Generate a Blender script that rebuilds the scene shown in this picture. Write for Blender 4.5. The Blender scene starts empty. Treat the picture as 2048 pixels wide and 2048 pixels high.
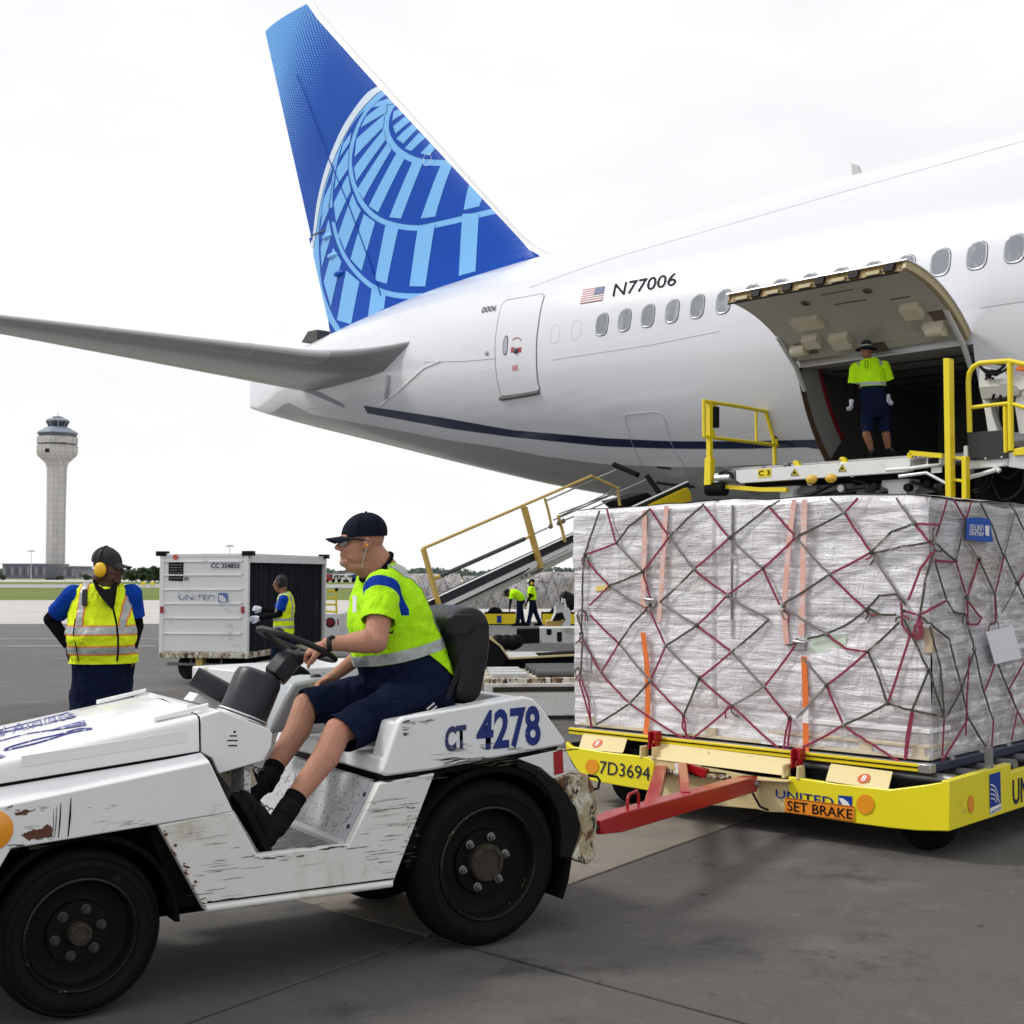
import bpy, bmesh, math, random
import numpy as np
from mathutils import Vector, Matrix
random.seed(7)
scene = bpy.context.scene
COL = scene.collection
R = math.radians
# ---------------------------------------------------------------- camera
FP = 2600.0                      # focal length in photograph pixels (2048 wide)
CH = 1.75                        # camera height
PHI = math.atan(126 / FP)        # pitch
cam_d = bpy.data.cameras.new('camera'); cam = bpy.data.objects.new('camera', cam_d); COL.objects.link(cam)
cam_d.sensor_width = 36; cam_d.lens = FP / 2048 * 36
cam_d.clip_start = .05; cam_d.clip_end = 6000
cam.location = (0, 0, CH); cam.rotation_euler = (math.pi / 2 + PHI, 0, 0)
cam_d.dof.use_dof = True; cam_d.dof.focus_distance = 6.6; cam_d.dof.aperture_fstop = 10
scene.camera = cam
# ---------------------------------------------------------------- world, sun, exposure
W = bpy.data.worlds.new('World'); scene.world = W; W.use_nodes = True
nt = W.node_tree; nt.nodes.clear()
SUN_EL, SUN_AZ = R(46), R(278)        # azimuth clockwise from +Y: soft light comes from the left
sky = nt.nodes.new('ShaderNodeTexSky'); sky.sky_type = 'NISHITA'; sky.sun_disc = False
sky.sun_elevation = SUN_EL; sky.sun_rotation = SUN_AZ
tc = nt.nodes.new('ShaderNodeTexCoord')
mp = nt.nodes.new('ShaderNodeMapping'); mp.inputs['Scale'].default_value = (1.6, 1.6, 4.0)
nz = nt.nodes.new('ShaderNodeTexNoise'); nz.inputs['Scale'].default_value = 2.2; nz.inputs['Detail'].default_value = 7; nz.inputs['Roughness'].default_value = .55
nt.links.new(tc.outputs['Generated'], mp.inputs['Vector']); nt.links.new(mp.outputs[0], nz.inputs['Vector'])
cr = nt.nodes.new('ShaderNodeValToRGB'); cr.color_ramp.elements[0].position = .3; cr.color_ramp.elements[1].position = .62
cr.color_ramp.elements[0].color = (10.75, 10.8, 10.95, 1); cr.color_ramp.elements[1].color = (12.3, 12.3, 12.3, 1)
nt.links.new(nz.outputs['Fac'], cr.inputs['Fac'])
mx = nt.nodes.new('ShaderNodeMix'); mx.data_type = 'RGBA'; mx.inputs[0].default_value = .9
nt.links.new(sky.outputs[0], mx.inputs[6]); nt.links.new(cr.outputs[0], mx.inputs[7])
bg = nt.nodes.new('ShaderNodeBackground'); bg.inputs['Strength'].default_value = .065
wo = nt.nodes.new('ShaderNodeOutputWorld')
nt.links.new(mx.outputs[2], bg.inputs[0]); nt.links.new(bg.outputs[0], wo.inputs[0])
sd = bpy.data.lights.new('sun', 'SUN'); sd.energy = 1.5; sd.angle = R(11); sd.color = (1, .96, .9)
so = bpy.data.objects.new('sun', sd); COL.objects.link(so)
so.rotation_euler = (R(90) - SUN_EL, 0, -SUN_AZ + math.pi)
_d = Vector((math.sin(SUN_AZ) * math.cos(SUN_EL), math.cos(SUN_AZ) * math.cos(SUN_EL), math.sin(SUN_EL)))
so.rotation_euler = (-_d).to_track_quat('-Z', 'Y').to_euler()
scene.view_settings.view_transform = 'Standard'; scene.view_settings.look = 'None'
scene.view_settings.exposure = 0.5; scene.view_settings.gamma = 1
scene.view_settings.use_curve_mapping = False
scene.render.engine = 'CYCLES'
# ---------------------------------------------------------------- geometry of the place: rays and frames
_c, _s = math.cos(PHI), math.sin(PHI)
def ray(px, py):
    u, v = px - 1024, 1024 - py
    return np.array([u, FP * _c - v * _s, FP * _s + v * _c]) / FP
CAMP = np.array([0, 0, CH])
def gp(px, py, z=0.):
    r = ray(px, py); return CAMP + r * ((z - CH) / r[2])
class Fr:
    """a frame standing on the ground: u along e1, w along e2 (away from the camera), z up"""
    def __init__(s, x, y, yaw, z=0.):
        s.O = np.array([x, y, z]); s.yaw = R(yaw); a = s.yaw
        s.e1 = np.array([math.cos(a), math.sin(a), 0]); s.e2 = np.array([-math.sin(a), math.cos(a), 0])
    def loc(s, p):
        q = np.asarray(p) - s.O; return (float(q @ s.e1), float(q @ s.e2), float(q[2]))
    def wor(s, p): return s.O + s.e1 * p[0] + s.e2 * p[1] + np.array([0, 0, p[2]])
    def hw(s, px, py, w):
        r = ray(px, py); return s.loc(CAMP + r * ((w - (CAMP - s.O) @ s.e2) / (r @ s.e2)))
    def hu(s, px, py, u):
        r = ray(px, py); return s.loc(CAMP + r * ((u - (CAMP - s.O) @ s.e1) / (r @ s.e1)))
    def hz(s, px, py, z): return s.loc(gp(px, py, z + s.O[2]))
    def uz(s, pts, w):
        return [(a[0], a[2]) for a in (s.hw(x, y, w) for x, y in pts)]
# ---------------------------------------------------------------- objects
def tag(o, label=None, cat=None, group=None, kind=None):
    if label: o['label'] = label
    if cat: o['category'] = cat
    if group: o['group'] = group
    if kind: o['kind'] = kind
    return o
def thing(name, fr, label, cat, group=None):
    o = bpy.data.objects.new(name, None); COL.objects.link(o); o.empty_display_size = .2
    o.location = fr.O; o.rotation_euler = (0, 0, fr.yaw)
    return tag(o, label, cat, group)
def copy_tree(o, parent=None):
    c = o.copy(); COL.objects.link(c); c.parent = parent
    for ch in list(o.children): copy_tree(ch, c)
    return c
def link_mesh(name, me, mats, parent=None, smooth=None, bevel=0, label=None):
    o = bpy.data.objects.new(name, me); COL.objects.link(o)
    if not isinstance(mats, (list, tuple)): mats = [mats]
    if len(me.materials) == 0:
        for m in mats: me.materials.append(m)
    if smooth is not None:
        me.polygons.foreach_set('use_smooth', [True] * len(me.polygons))
        me.set_sharp_from_angle(angle=R(smooth))
    if bevel:
        b = o.modifiers.new('bevel', 'BEVEL'); b.width = bevel; b.segments = 2; b.limit_method = 'ANGLE'; b.angle_limit = R(30)
        b.harden_normals = False
        if smooth is None:
            me.polygons.foreach_set('use_smooth', [True] * len(me.polygons)); me.set_sharp_from_angle(angle=R(25))
    if parent: o.parent = parent
    if label: o['label'] = label
    return o
class MB:
    def __init__(s): s.v = []; s.f = []; s.m = []; s.mi = 0; s.T = None
    def vs(s, pts):
        k = len(s.v)
        for p in pts:
            p = Vector(p)
            if s.T is not None: p = s.T @ p
            s.v.append(tuple(p))
        return k
    def face(s, idx): s.f.append(tuple(idx)); s.m.append(s.mi)
    def quad(s, *pts):
        k = s.vs(pts); s.face(range(k, k + len(pts))); return s
    def hexa(s, b, t):
        """b and t: four points each, bottom counter-clockwise seen from above"""
        k = s.vs(list(b) + list(t))
        for q in ((3, 2, 1, 0), (4, 5, 6, 7), (0, 1, 5, 4), (1, 2, 6, 5), (2, 3, 7, 6), (3, 0, 4, 7)): s.face([k + i for i in q])
        return s
    def box(s, x0, x1, y0, y1, z0, z1):
        return s.hexa([(x0, y0, z0), (x1, y0, z0), (x1, y1, z0), (x0, y1, z0)], [(x0, y0, z1), (x1, y0, z1), (x1, y1, z1), (x0, y1, z1)])
    def prism(s, poly, w0, w1, f=None):
        """poly in (u, z); swept from w0 to w1. w1 may be a function"""
        f = f or (lambda a, w, b: (a, w, b))
        n = len(poly); area = sum(poly[i][0] * poly[(i + 1) % n][1] - poly[(i + 1) % n][0] * poly[i][1] for i in range(n))
        if area < 0: poly = poly[::-1]
        k = s.vs([f(a, w0, b) for a, b in poly] + [f(a, w1, b) for a, b in poly])
        s.face([k + i for i in range(n)]); s.face([k + n + i for i in reversed(range(n))])
        for i in range(n):
            j = (i + 1) % n; s.face([k + j, k + i, k + n + i, k + n + j])
        return s
    def loft(s, rings, closed=True, caps=True):
        n = len(rings[0]); k = s.vs([p for r in rings for p in r])
        for i in range(len(rings) - 1):
            for j in range(n if closed else n - 1):
                j2 = (j + 1) % n
                s.face([k + i * n + j, k + i * n + j2, k + (i + 1) * n + j2, k + (i + 1) * n + j])
        if caps and closed:
            s.face([k + j for j in reversed(range(n))]); s.face([k + (len(rings) - 1) * n + j for j in range(n)])
        return s
    def tube(s, pts, r, n=8, close=False, flat=None, up=None, caps=True):
        P = [Vector(p) for p in pts]; m = len(P); rr = r if isinstance(r, (list, tuple)) else [r] * m
        rings = []; prev = None
        for i in range(m):
            if close: d = (P[(i + 1) % m] - P[i - 1])
            else: d = (P[min(i + 1, m - 1)] - P[max(i - 1, 0)])
            if d.length < 1e-9: d = Vector((0, 0, 1))
            d.normalize()
            if up is not None: a = Vector(up)
            else: a = prev if prev is not None else (Vector((0, 0, 1)) if abs(d.z) < .9 else Vector((1, 0, 0)))
            x = (a - d * a.dot(d))
            if x.length < 1e-6: x = Vector((1, 0, 0)) - d * d.x
            x.normalize(); prev = x; y = d.cross(x)
            fl = flat if flat else 1
            o = math.pi / n if n == 4 else 0
            k2 = 1.414 if n == 4 else 1
            rings.append([P[i] + (x * math.cos(2 * math.pi * j / n + o) * fl + y * math.sin(2 * math.pi * j / n + o)) * rr[i] * k2 for j in range(n)])
        if close:
            rings.append(rings[0]); return s.loft(rings, True, False)
        return s.loft(rings, True, caps)
    def lathe(s, prof, o=(0, 0, 0), ax=(0, 0, 1), n=24, sx=1, sy=1, caps=True):
        """prof: (radius, height)"""
        a = Vector(ax).normalized(); q = Vector((0, 0, 1)).rotation_difference(a); o = Vector(o)
        rings = [[o + q @ Vector((r * math.cos(2 * math.pi * j / n) * sx, r * math.sin(2 * math.pi * j / n) * sy, h)) for j in range(n)] for r, h in prof]
        return s.loft(rings, True, caps)
    def ball(s, c, r, n=12, m=8):
        rx, ry, rz = r if isinstance(r, (tuple, list)) else (r, r, r)
        rings = [[(c[0] + rx * math.sin(t) * math.cos(p), c[1] + ry * math.sin(t) * math.sin(p), c[2] - rz * math.cos(t)) for p in [2 * math.pi * j / n for j in range(n)]] for t in [math.pi * (i + .02) / (m + .04) for i in range(m + 1)]]
        return s.loft(rings, True, True)
    def build(s, name, mats, parent=None, smooth=None, bevel=0, label=None):
        me = bpy.data.meshes.new(name); me.from_pydata(s.v, [], s.f)
        if not isinstance(mats, (list, tuple)): mats = [mats]
        for m in mats: me.materials.append(m)
        if any(s.m): me.polygons.foreach_set('material_index', s.m)
        me.validate(); me.update()
        return link_mesh(name, me, mats, parent, smooth, bevel, label)
def arc(cx, cz, r, a0, a1, n=10):
    return [(cx + r * math.cos(R(a0 + (a1 - a0) * i / n)), cz + r * math.sin(R(a0 + (a1 - a0) * i / n))) for i in range(n + 1)]
def rrect(x0, x1, z0, z1, r, n=4):
    return arc(x1 - r, z1 - r, r, 0, 90, n) + arc(x0 + r, z1 - r, r, 90, 180, n) + arc(x0 + r, z0 + r, r, 180, 270, n) + arc(x1 - r, z0 + r, r, 270, 360, n)
# ---------------------------------------------------------------- lettering: built-in font turned into a mesh, x right, y up
_tc = {}
def text_mesh(txt, bold=0., italic=0., ex=0.0):
    cu = bpy.data.curves.new('lettering', 'FONT'); cu.body = txt; cu.size = 1; cu.offset = bold; cu.shear = italic; cu.extrude = ex
    cu.resolution_u = 3; cu.align_x = 'LEFT'
    o = bpy.data.objects.new('tmp', cu); COL.objects.link(o)
    dg = bpy.context.evaluated_depsgraph_get(); dg.update()
    me = bpy.data.meshes.new_from_object(o.evaluated_get(dg), depsgraph=dg)
    bpy.data.objects.remove(o); bpy.data.curves.remove(cu)
    return me
def text_on(name, txt, quad, mat, parent, bold=0., italic=0., sub=0, off=0., mapf=None, label=None, ex=0.):
    """fit the text's bounding box into quad = bottom-left, bottom-right, top-right, top-left (local 3D points)"""
    me = text_mesh(txt, bold, italic)
    if sub:
        bm = bmesh.new(); bm.from_mesh(me)
        for _ in range(sub): bmesh.ops.subdivide_edges(bm, edges=[e for e in bm.edges], cuts=1)
        bmesh.ops.triangulate(bm, faces=bm.faces); bm.to_mesh(me); bm.free()
    xs = [v.co.x for v in me.vertices]; ys = [v.co.y for v in me.vertices]
    x0, x1, y0, y1 = min(xs), max(xs), min(ys), max(ys)
    q = [Vector(p) for p in quad]
    for v in me.vertices:
        a = (v.co.x - x0) / (x1 - x0); b = (v.co.y - y0) / (y1 - y0)
        p = (q[0] * (1 - a) + q[1] * a) * (1 - b) + (q[3] * (1 - a) + q[2] * a) * b
        v.co = mapf(p) if mapf else p
    me.materials.clear()
    return link_mesh(name, me, mat, parent, label=label)
# ---------------------------------------------------------------- materials
MATS = {}
def M(name, col, rough=.5, metal=0., var=.08, vs=3., bump=0., bs=60., wear=None, bd=.01, coat=0., spec=None, sheen=0., fine=0., alpha=None, bstretch=None):
    """wear: list of (colour, threshold, softness, scale, stretch) patches; all in object coordinates"""
    if name in MATS: return MATS[name]
    m = bpy.data.materials.new(name); m.use_nodes = True; t = m.node_tree; N = t.nodes; L = t.links
    b = N['Principled BSDF']; b.inputs['Roughness'].default_value = rough; b.inputs['Metallic'].default_value = metal
    if coat: b.inputs['Coat Weight'].default_value = coat; b.inputs['Coat Roughness'].default_value = .08
    if spec is not None: b.inputs['Specular IOR Level'].default_value = spec
    if sheen: b.inputs['Sheen Weight'].default_value = sheen
    tcn = N.new('ShaderNodeTexCoord')
    def noise(scale, stretch=(1, 1, 1), detail=5, seed=0., rgh=.6):
        mpn = N.new('ShaderNodeMapping'); mpn.inputs['Scale'].default_value = stretch; mpn.inputs['Location'].default_value = (seed, seed * 1.7, seed * .6)
        n = N.new('ShaderNodeTexNoise'); n.inputs['Scale'].default_value = scale; n.inputs['Detail'].default_value = detail; n.inputs['Roughness'].default_value = rgh
        L.new(tcn.outputs['Object'], mpn.inputs[0]); L.new(mpn.outputs[0], n.inputs['Vector']); return n
    def mixc(fac, a, bb):
        x = N.new('ShaderNodeMix'); x.data_type = 'RGBA'
        if hasattr(fac, 'links') or hasattr(fac, 'is_linked'): L.new(fac, x.inputs[0])
        else: x.inputs[0].default_value = fac
        for i, c in ((6, a), (7, bb)):
            if isinstance(c, tuple): x.inputs[i].default_value = (*c, 1)
            else: L.new(c, x.inputs[i])
        return x.outputs[2]
    col = tuple(col)
    dk = tuple(c * (1 - var) for c in col); lt = tuple(min(1, c * (1 + var)) for c in col)
    cur = mixc(noise(vs).outputs['Fac'], dk, lt)
    rr = None
    if fine:
        g = noise(90, detail=4, rgh=.8)
        cur2 = mixc(g.outputs['Fac'], tuple(1 - fine for _ in col), tuple(1 + fine for _ in col))
        x = N.new('ShaderNodeMix'); x.data_type = 'RGBA'; x.blend_type = 'MULTIPLY'; x.inputs[0].default_value = 1
        L.new(cur, x.inputs[6]); L.new(cur2, x.inputs[7]); cur = x.outputs[2]
    for i, wv in enumerate(wear or []):
        wc, th, sf, sc, st = wv
        n = noise(sc, st, 8, 3.1 * (i + 1), .68)
        mr = N.new('ShaderNodeMapRange'); mr.inputs['From Min'].default_value = th; mr.inputs['From Max'].default_value = th + sf
        L.new(n.outputs['Fac'], mr.inputs[0]); cur = mixc(mr.outputs[0], cur, tuple(wc))
    L.new(cur, b.inputs['Base Color'])
    if bump:
        n = noise(bs, bstretch or (1, 1, 1), 4)
        bp = N.new('ShaderNodeBump'); bp.inputs['Strength'].default_value = bump; bp.inputs['Distance'].default_value = bd
        L.new(n.outputs['Fac'], bp.inputs['Height']); L.new(bp.outputs[0], b.inputs['Normal'])
    MATS[name] = m; return m
RUST = (.12, .045, .02); DIRT = (.03, .025, .02)
m_white = M('tug_white_paint', (.74, .75, .76), .32, var=.05, coat=.3, wear=[((.42, .40, .36), .60, .12, 4, (1, 1, 1)), (DIRT, .735, .02, 9, (.45, .45, 3.2)), ((.3, .3, .3), .70, .06, 60, (1, 1, 1))])
m_white_clean = M('hood_white_paint', (.78, .79, .80), .28, var=.03, coat=.4, wear=[((.5, .5, .5), .70, .06, 6, (.5, .5, 2)), ((.2, .18, .16), .76, .02, 30, (1, 1, 1))])
m_white_worn = M('side_white_paint_worn', (.68, .68, .66), .42, var=.08, wear=[((.46, .41, .31), .55, .14, 3.0, (1, 1, .5)), ((.42, .39, .33), .61, .04, 5, (.30, .30, 8)), (DIRT, .665, .012, 6, (.28, .28, 9)), (RUST, .68, .02, 14, (.5, .5, 3)), (DIRT, .665, .012, 22, (.22, .22, 5)), (DIRT, .70, .02, 30, (1, 1, 1))])
m_rusty = M('rusty_white_steel', (.62, .60, .52), .6, var=.1, bump=.5, bs=30, wear=[((.36, .30, .18), .46, .08, 9, (1, 1, .6)), (RUST, .54, .03, 11, (1, 1, .45)), (DIRT, .56, .02, 19, (1, 1, .45))])
m_grime = M('scuffed_grey_steel', (.52, .53, .55), .4, var=.1, bump=.2, bs=90, wear=[((.12, .12, .13), .56, .03, 60, (1, 1, 1)), ((.2, .2, .2), .6, .06, 12, (1, 1, 1))])
m_floor = M('scuffed_floor_plate', (.10, .10, .11), .4, var=.2, bump=.4, bs=50, wear=[((.5, .5, .52), .56, .05, 22, (.5, 2, 1)), ((.02, .02, .02), .6, .04, 40, (1, 1, 1))])
m_black = M('black_paint', (.008, .008, .009), .55, var=.2, spec=0.12)
m_under = M('underbody_black', (.006, .006, .006), .9, var=.3, bump=.4, bs=30, spec=0.03)
m_rubber = M('tyre_rubber', (.009, .009, .010), .78, var=.35, vs=9, bump=.25, bs=120, wear=[((.022, .021, .019), .62, .1, 5, (1, 1, 1))], spec=0.06)
m_rim = M('wheel_rim_black', (.006, .006, .007), .5, var=.3, bump=.2, bs=70, wear=[((.05, .04, .03), .66, .04, 20, (1, 1, 1))], spec=0.1)
m_rimedge = M('worn_rim_edge', (.018, .016, .013), .4, .4, var=.4, wear=[((.3, .25, .15), .62, .03, 16, (1, 1, 1))], spec=0.25)
m_nut = M('wheel_nut_steel', (.20, .20, .20), .4, .7, var=.3)
m_hub = M('rusty_hub', (.05, .042, .032), .6, .3, var=.3, bump=.5, bs=60, spec=0.2)
m_plastic = M('black_plastic', (.018, .018, .020), .42, var=.15, bump=.12, bs=260, spec=0.22)
m_column = M('column_cover_plastic', (.020, .021, .027), .36, var=.12, bump=.08, bs=200, spec=0.3)
m_vinyl = M('seat_vinyl', (.013, .014, .017), .38, var=.15, bump=.2, bs=150, spec=0.25)
m_steel = M('bare_steel', (.45, .45, .46), .35, .8, var=.15)
m_glass = M('dark_glass', (.03, .035, .04), .08, var=.05, coat=.5)
m_blue = M('navy_lettering', (.006, .025, .20), .4, var=.05, wear=[((.62, .62, .62), .68, .02, 30, (.5, .5, 3))], spec=0.15)
m_navy = M('dark_navy_lettering', (.012, .02, .06), .4, var=.05, spec=0.15)
m_bluelogo = M('blue_logo', (.012, .05, .28), .4, var=.05, spec=0.15)
m_whitedec = M('white_decal', (.8, .8, .82), .4, var=.02)
m_red = M('reflector_red', (.32, .008, .012), .25, var=.1, coat=.5)
m_amber = M('reflector_amber', (.80, .30, .01), .3, var=.06, coat=.4)
m_yel = M('safety_yellow_paint', (.78, .62, .015), .38, var=.06, coat=.2, wear=[((.45, .36, .06), .66, .08, 8, (1, 1, 1)), (DIRT, .75, .02, 30, (1, 1, 2))], spec=0.3)
m_yelbright = M('dolly_lemon_yellow', (.80, .70, .012), .36, var=.05, coat=.3, wear=[((.55, .45, .08), .64, .08, 5, (1, 1, 2)), ((.1, .09, .05), .75, .03, 20, (.4, .4, 3))])
m_cream = M('dolly_cream_paint', (.70, .58, .30), .5, var=.07, bump=.25, bs=120, wear=[((.35, .28, .15), .64, .06, 9, (1, 1, 1)), (DIRT, .74, .02, 24, (1, 1, 1))])
m_ochre = M('ochre_rail_paint', (.52, .36, .09), .45, var=.08)
m_redpaint = M('tow_bar_red', (.35, .008, .014), .32, var=.12, coat=.3, wear=[((.55, .2, .2), .70, .05, 14, (1, 1, 1)), (DIRT, .72, .03, 24, (1, 1, 1))], spec=0.3)
m_alu = M('aluminium', (.62, .63, .64), .38, .6, var=.1, wear=[((.2, .2, .2), .64, .08, 14, (1, 1, 1))])
m_skin = M('skin_light', (.43, .215, .145), .6, var=.22, vs=7, fine=.16, bump=.3, bs=160, wear=[((.50, .20, .15), .56, .12, 9, (1, 1, 1)), ((.24, .13, .09), .64, .06, 26, (1, 1, 1))], spec=0.22)
m_skin2 = M('skin_dark', (.085, .042, .028), .45, var=.15, vs=9, spec=0.25)
m_skin3 = M('skin_tan', (.26, .125, .075), .5, var=.12, vs=9, spec=0.22)
m_hiviz = M('hiviz_lime_fabric', (.50, .90, .01), .75, var=.08, vs=6, bump=.8, bs=9, bd=.04, bstretch=(1, 1, .45), spec=0.1)
m_hiviz_y = M('hiviz_yellow_fabric', (.80, .90, .03), .75, var=.08, vs=6, bump=.8, bs=9, bd=.04, bstretch=(1, 1, .45), spec=0.1)
m_tape = M('reflective_grey_tape', (.36, .39, .38), .4, .1, var=.12, vs=12, bump=.3, bs=16)
m_orange = M('orange_trim', (.75, .20, .03), .6, var=.05)
m_royal = M('royal_blue_cloth', (.004, .045, .33), .8, var=.14, bump=.8, bs=9, bd=.04, spec=0.08)
m_cloth = M('navy_cloth', (.007, .011, .032), .9, var=.3, vs=7, bump=.9, bs=8, bd=.05, bstretch=(1, 1, .6), spec=0.05)
m_blackcloth = M('black_cloth', (.006, .006, .008), .9, var=.2, bump=.4, bs=20, spec=0.05)
m_boot = M('boot_leather', (.005, .005, .006), .7, var=.4, vs=14, bump=.3, bs=40, wear=[((.05, .045, .045), .63, .08, 12, (1, 1, 1))], spec=0.12)
m_mesh = M('cap_mesh', (.05, .045, .055), .8, var=.2, bump=.6, bs=400)
m_cap = M('cap_cloth', (.008, .010, .020), .85, var=.15, bump=.3, bs=200, spec=0.08)
m_glove = M('pale_glove', (.55, .57, .66), .8, var=.1, bump=.3, bs=60)
m_earyel = M('earmuff_yellow', (.85, .50, .01), .35, var=.05)
m_lens = M('sunglass_lens', (.008, .008, .009), .12, var=.1, coat=.6)
m_beard = M('grey_stubble', (.36, .25, .2), .8, var=.2, bump=.3, bs=200)
m_hair = M('dark_hair', (.015, .012, .01), .7, var=.3, bump=.6, bs=200)
m_seamfaint = M('faint_seam', (.57, .58, .62), .4)
m_jet = M('fuselage_white_paint', (.66, .675, .72), .25, var=.03, vs=.4, coat=.4, wear=[((.58, .59, .63), .54, .16, .7, (.3, 1, 1.6)), ((.48, .48, .50), .66, .10, 2.2, (.2, 1, 3)), ((.42, .40, .38), .73, .04, 6, (.25, 1, 3))])  # patches paint faint reflections as well as grime
m_belly = M('belly_grey_paint', (.30, .305, .305), .35, var=.06, vs=.6, coat=.3, wear=[((.26, .26, .25), .60, .10, 1.1, (.3, 1, 1))])
m_stripe = M('cheatline_navy', (.008, .016, .055), .3, var=.08, coat=.4, spec=0.15)
m_seamgrey = M('panel_seam_grey', (.50, .51, .54), .5, var=.1)
m_stab = M('stabiliser_grey', (.30, .305, .315), .38, var=.06, vs=.7, coat=.2)
m_stabedge = M('stabiliser_leading_edge', (.46, .465, .475), .3, .35, var=.06, vs=.8)
# ================================================================ GROUND
def ground_mat(name, col, dark, sc, bump=.3, wear=None, fine=.55):
    return M(name, col, .85, var=.16, vs=sc, bump=bump, bs=35, wear=wear, fine=fine, spec=.3)
m_tarmac = ground_mat('apron_tarmac', (.115, .115, .118), 0, .5, wear=[((.17, .17, .17), .56, .12, .35, (1, 5, 1)), ((.075, .075, .08), .60, .1, .8, (1, 3, 1)), ((.03, .03, .03), .73, .03, 3, (1, 1, 1))])
m_pale = ground_mat('pale_concrete', (.46, .44, .42), 0, .1, wear=[((.36, .35, .33), .55, .15, .12, (1, 4, 1))])
m_slabd = ground_mat('slab_concrete_dark', (.088, .083, .079), 0, 1.2, bump=.6, wear=[((.125, .115, .108), .52, .14, .9, (1, 1, 1)), ((.055, .053, .052), .55, .12, 2.1, (1, 1, 1)), ((.11, .103, .097), .56, .14, 7, (1, 1, 1)), ((.025, .024, .024), .66, .03, 3.2, (1, 1, 1)), ((.14, .13, .12), .60, .05, 70, (1, 1, 1)), ((.045, .043, .04), .60, .06, 90, (1, 1, 1))])
m_slabl = ground_mat('slab_concrete_tan', (.20, .178, .152), 0, 1.2, bump=.6, wear=[((.15, .135, .118), .52, .15, 1.1, (1, 1, 1)), ((.24, .215, .185), .6, .1, 3, (1, 1, 1)), ((.05, .05, .05), .72, .02, 6, (1, 1, 1))])
m_joint = M('joint_filler', (.02, .02, .02), .9)
m_grass = M('mown_grass', (.135, .175, .045), .95, var=.2, vs=.05, bump=.5, bs=3, wear=[((.19, .19, .08), .55, .12, .03, (1, 6, 1))], spec=.1)
m_line = M('worn_white_marking', (.5, .5, .5), .8, var=.1, wear=[((.2, .2, .2), .6, .1, 1.5, (1, 1, 1))])
def sheet(name, x0, x1, y0, y1, z, m, nx=1, ny=1):
    b = MB(); b.quad((x0, y0, z), (x1, y0, z), (x1, y1, z), (x0, y1, z)); o = b.build(name, m); tag(o, kind='structure'); return o
sheet('grass_field', -2500, 2500, -60, 5500, -.16, m_grass)
sheet('apron', -90, 120, -30, 48, -.05, m_tarmac)
sheet('concrete_taxi_lane', -400, 400, 48, 93, -.046, m_pale)
sheet('taxiway', -700, 700, 190, 262, -.12, ground_mat('taxiway_asphalt', (.30, .30, .30), 0, .05))
sheet('runway', -1500, 1500, 350, 560, -.11, m_pale)
for y, x0, x1, wd in ((36.5, -60, -9, .18), (32.8, -60, -9, .22), (33.9, 6, 60, .2)):
    sheet('painted_line', x0, x1, y, y + wd, -.040, m_line)
# concrete slabs, each a piece of the apron surface; joints are real gaps
slabroot = bpy.data.objects.new('slab_pavement', None); COL.objects.link(slabroot); slabroot['kind'] = 'structure'
jo = np.array([-.4125, 6.4015]); ja = np.array([math.cos(R(55.0)), math.sin(R(55.0))]); jb = np.array([math.cos(R(-42.8)), math.sin(R(-42.8))])
SL = 8.6; g = .012
JA = [-17.2, -8.6, 0, 8.6, 17.2]; JB = [-11.8, -3.2, 0, 8.6, 17.2, 25.8]
for i in range(4):
    for j in range(5):
        b = MB(); q = []
        for a_, b_ in ((0, 0), (0, 1), (1, 1), (1, 0)):
            p = jo + ja * (JA[i + a_] + (g if a_ == 0 else -g)) + jb * (JB[j + b_] + (g if b_ == 0 else -g)); q.append((p[0], p[1]))
        # orientation: make counter-clockwise
        ar = sum(q[k][0] * q[(k + 1) % 4][1] - q[(k + 1) % 4][0] * q[k][1] for k in range(4))
        if ar < 0: q = q[::-1]
        b.hexa([(x, y, -.12) for x, y in q], [(x, y, 0) for x, y in q])
        tan = (j == 1 and i == 2)
        b.build('concrete_slab', m_slabl if tan else m_slabd, slabroot, bevel=.006)
# ================================================================ AIRLINER
_th = R(46.5); _rt = np.array([-math.sin(_th), -math.cos(_th), 0]); A0 = np.array([1.553, 22.5, 6.12]) - _rt * 3.02
A = Fr(A0[0], A0[1], -46.5)
plane = thing('airliner', A, 'white wide-body airliner with blue globe tail and open cargo door', 'airplane')
_sk = [-18, -15.5, -13, -10, -7, -4, -1, 2, 6, 16.]
def _sm(k, v):
    g_ = np.linspace(-18, 16, 341); y = np.interp(g_, k, v); yy = np.pad(y, 8, mode='reflect', reflect_type='odd'); ker = np.hanning(17); ker /= ker.sum()
    return g_, np.convolve(yy, ker, 'valid')
_ft = _sm(_sk, [7.2, 7.34, 7.72, 8.08, 8.36, 8.46, 8.47, 8.5, 8.5, 8.5]); _fb = _sm(_sk, [6.9, 6.29, 5.65, 4.98, 4.3, 3.64, 3.11, 2.71, 2.38, 2.04])
_fw = _sm([-18, -15.9, -15.4, -13, -9, -5, -1, 3, 16], [.16, .18, .34, 1.15, 2.0, 2.65, 3.0, 3.1, 3.1])
def sec(s):
    t = float(np.interp(s, *_ft)); b = float(np.interp(s, *_fb)); return (t + b) / 2, (t - b) / 2, float(np.interp(s, *_fw))
def fpx(px, py):
    w = -3.
    for _ in range(30):
        u, _q, z = A.hw(px, py, w); zc, h, a = sec(u); q = max(-1, min(1, (z - zc) / h)); w = .5 * w - .5 * a * math.sqrt(1 - q * q)
    return u, z
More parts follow.
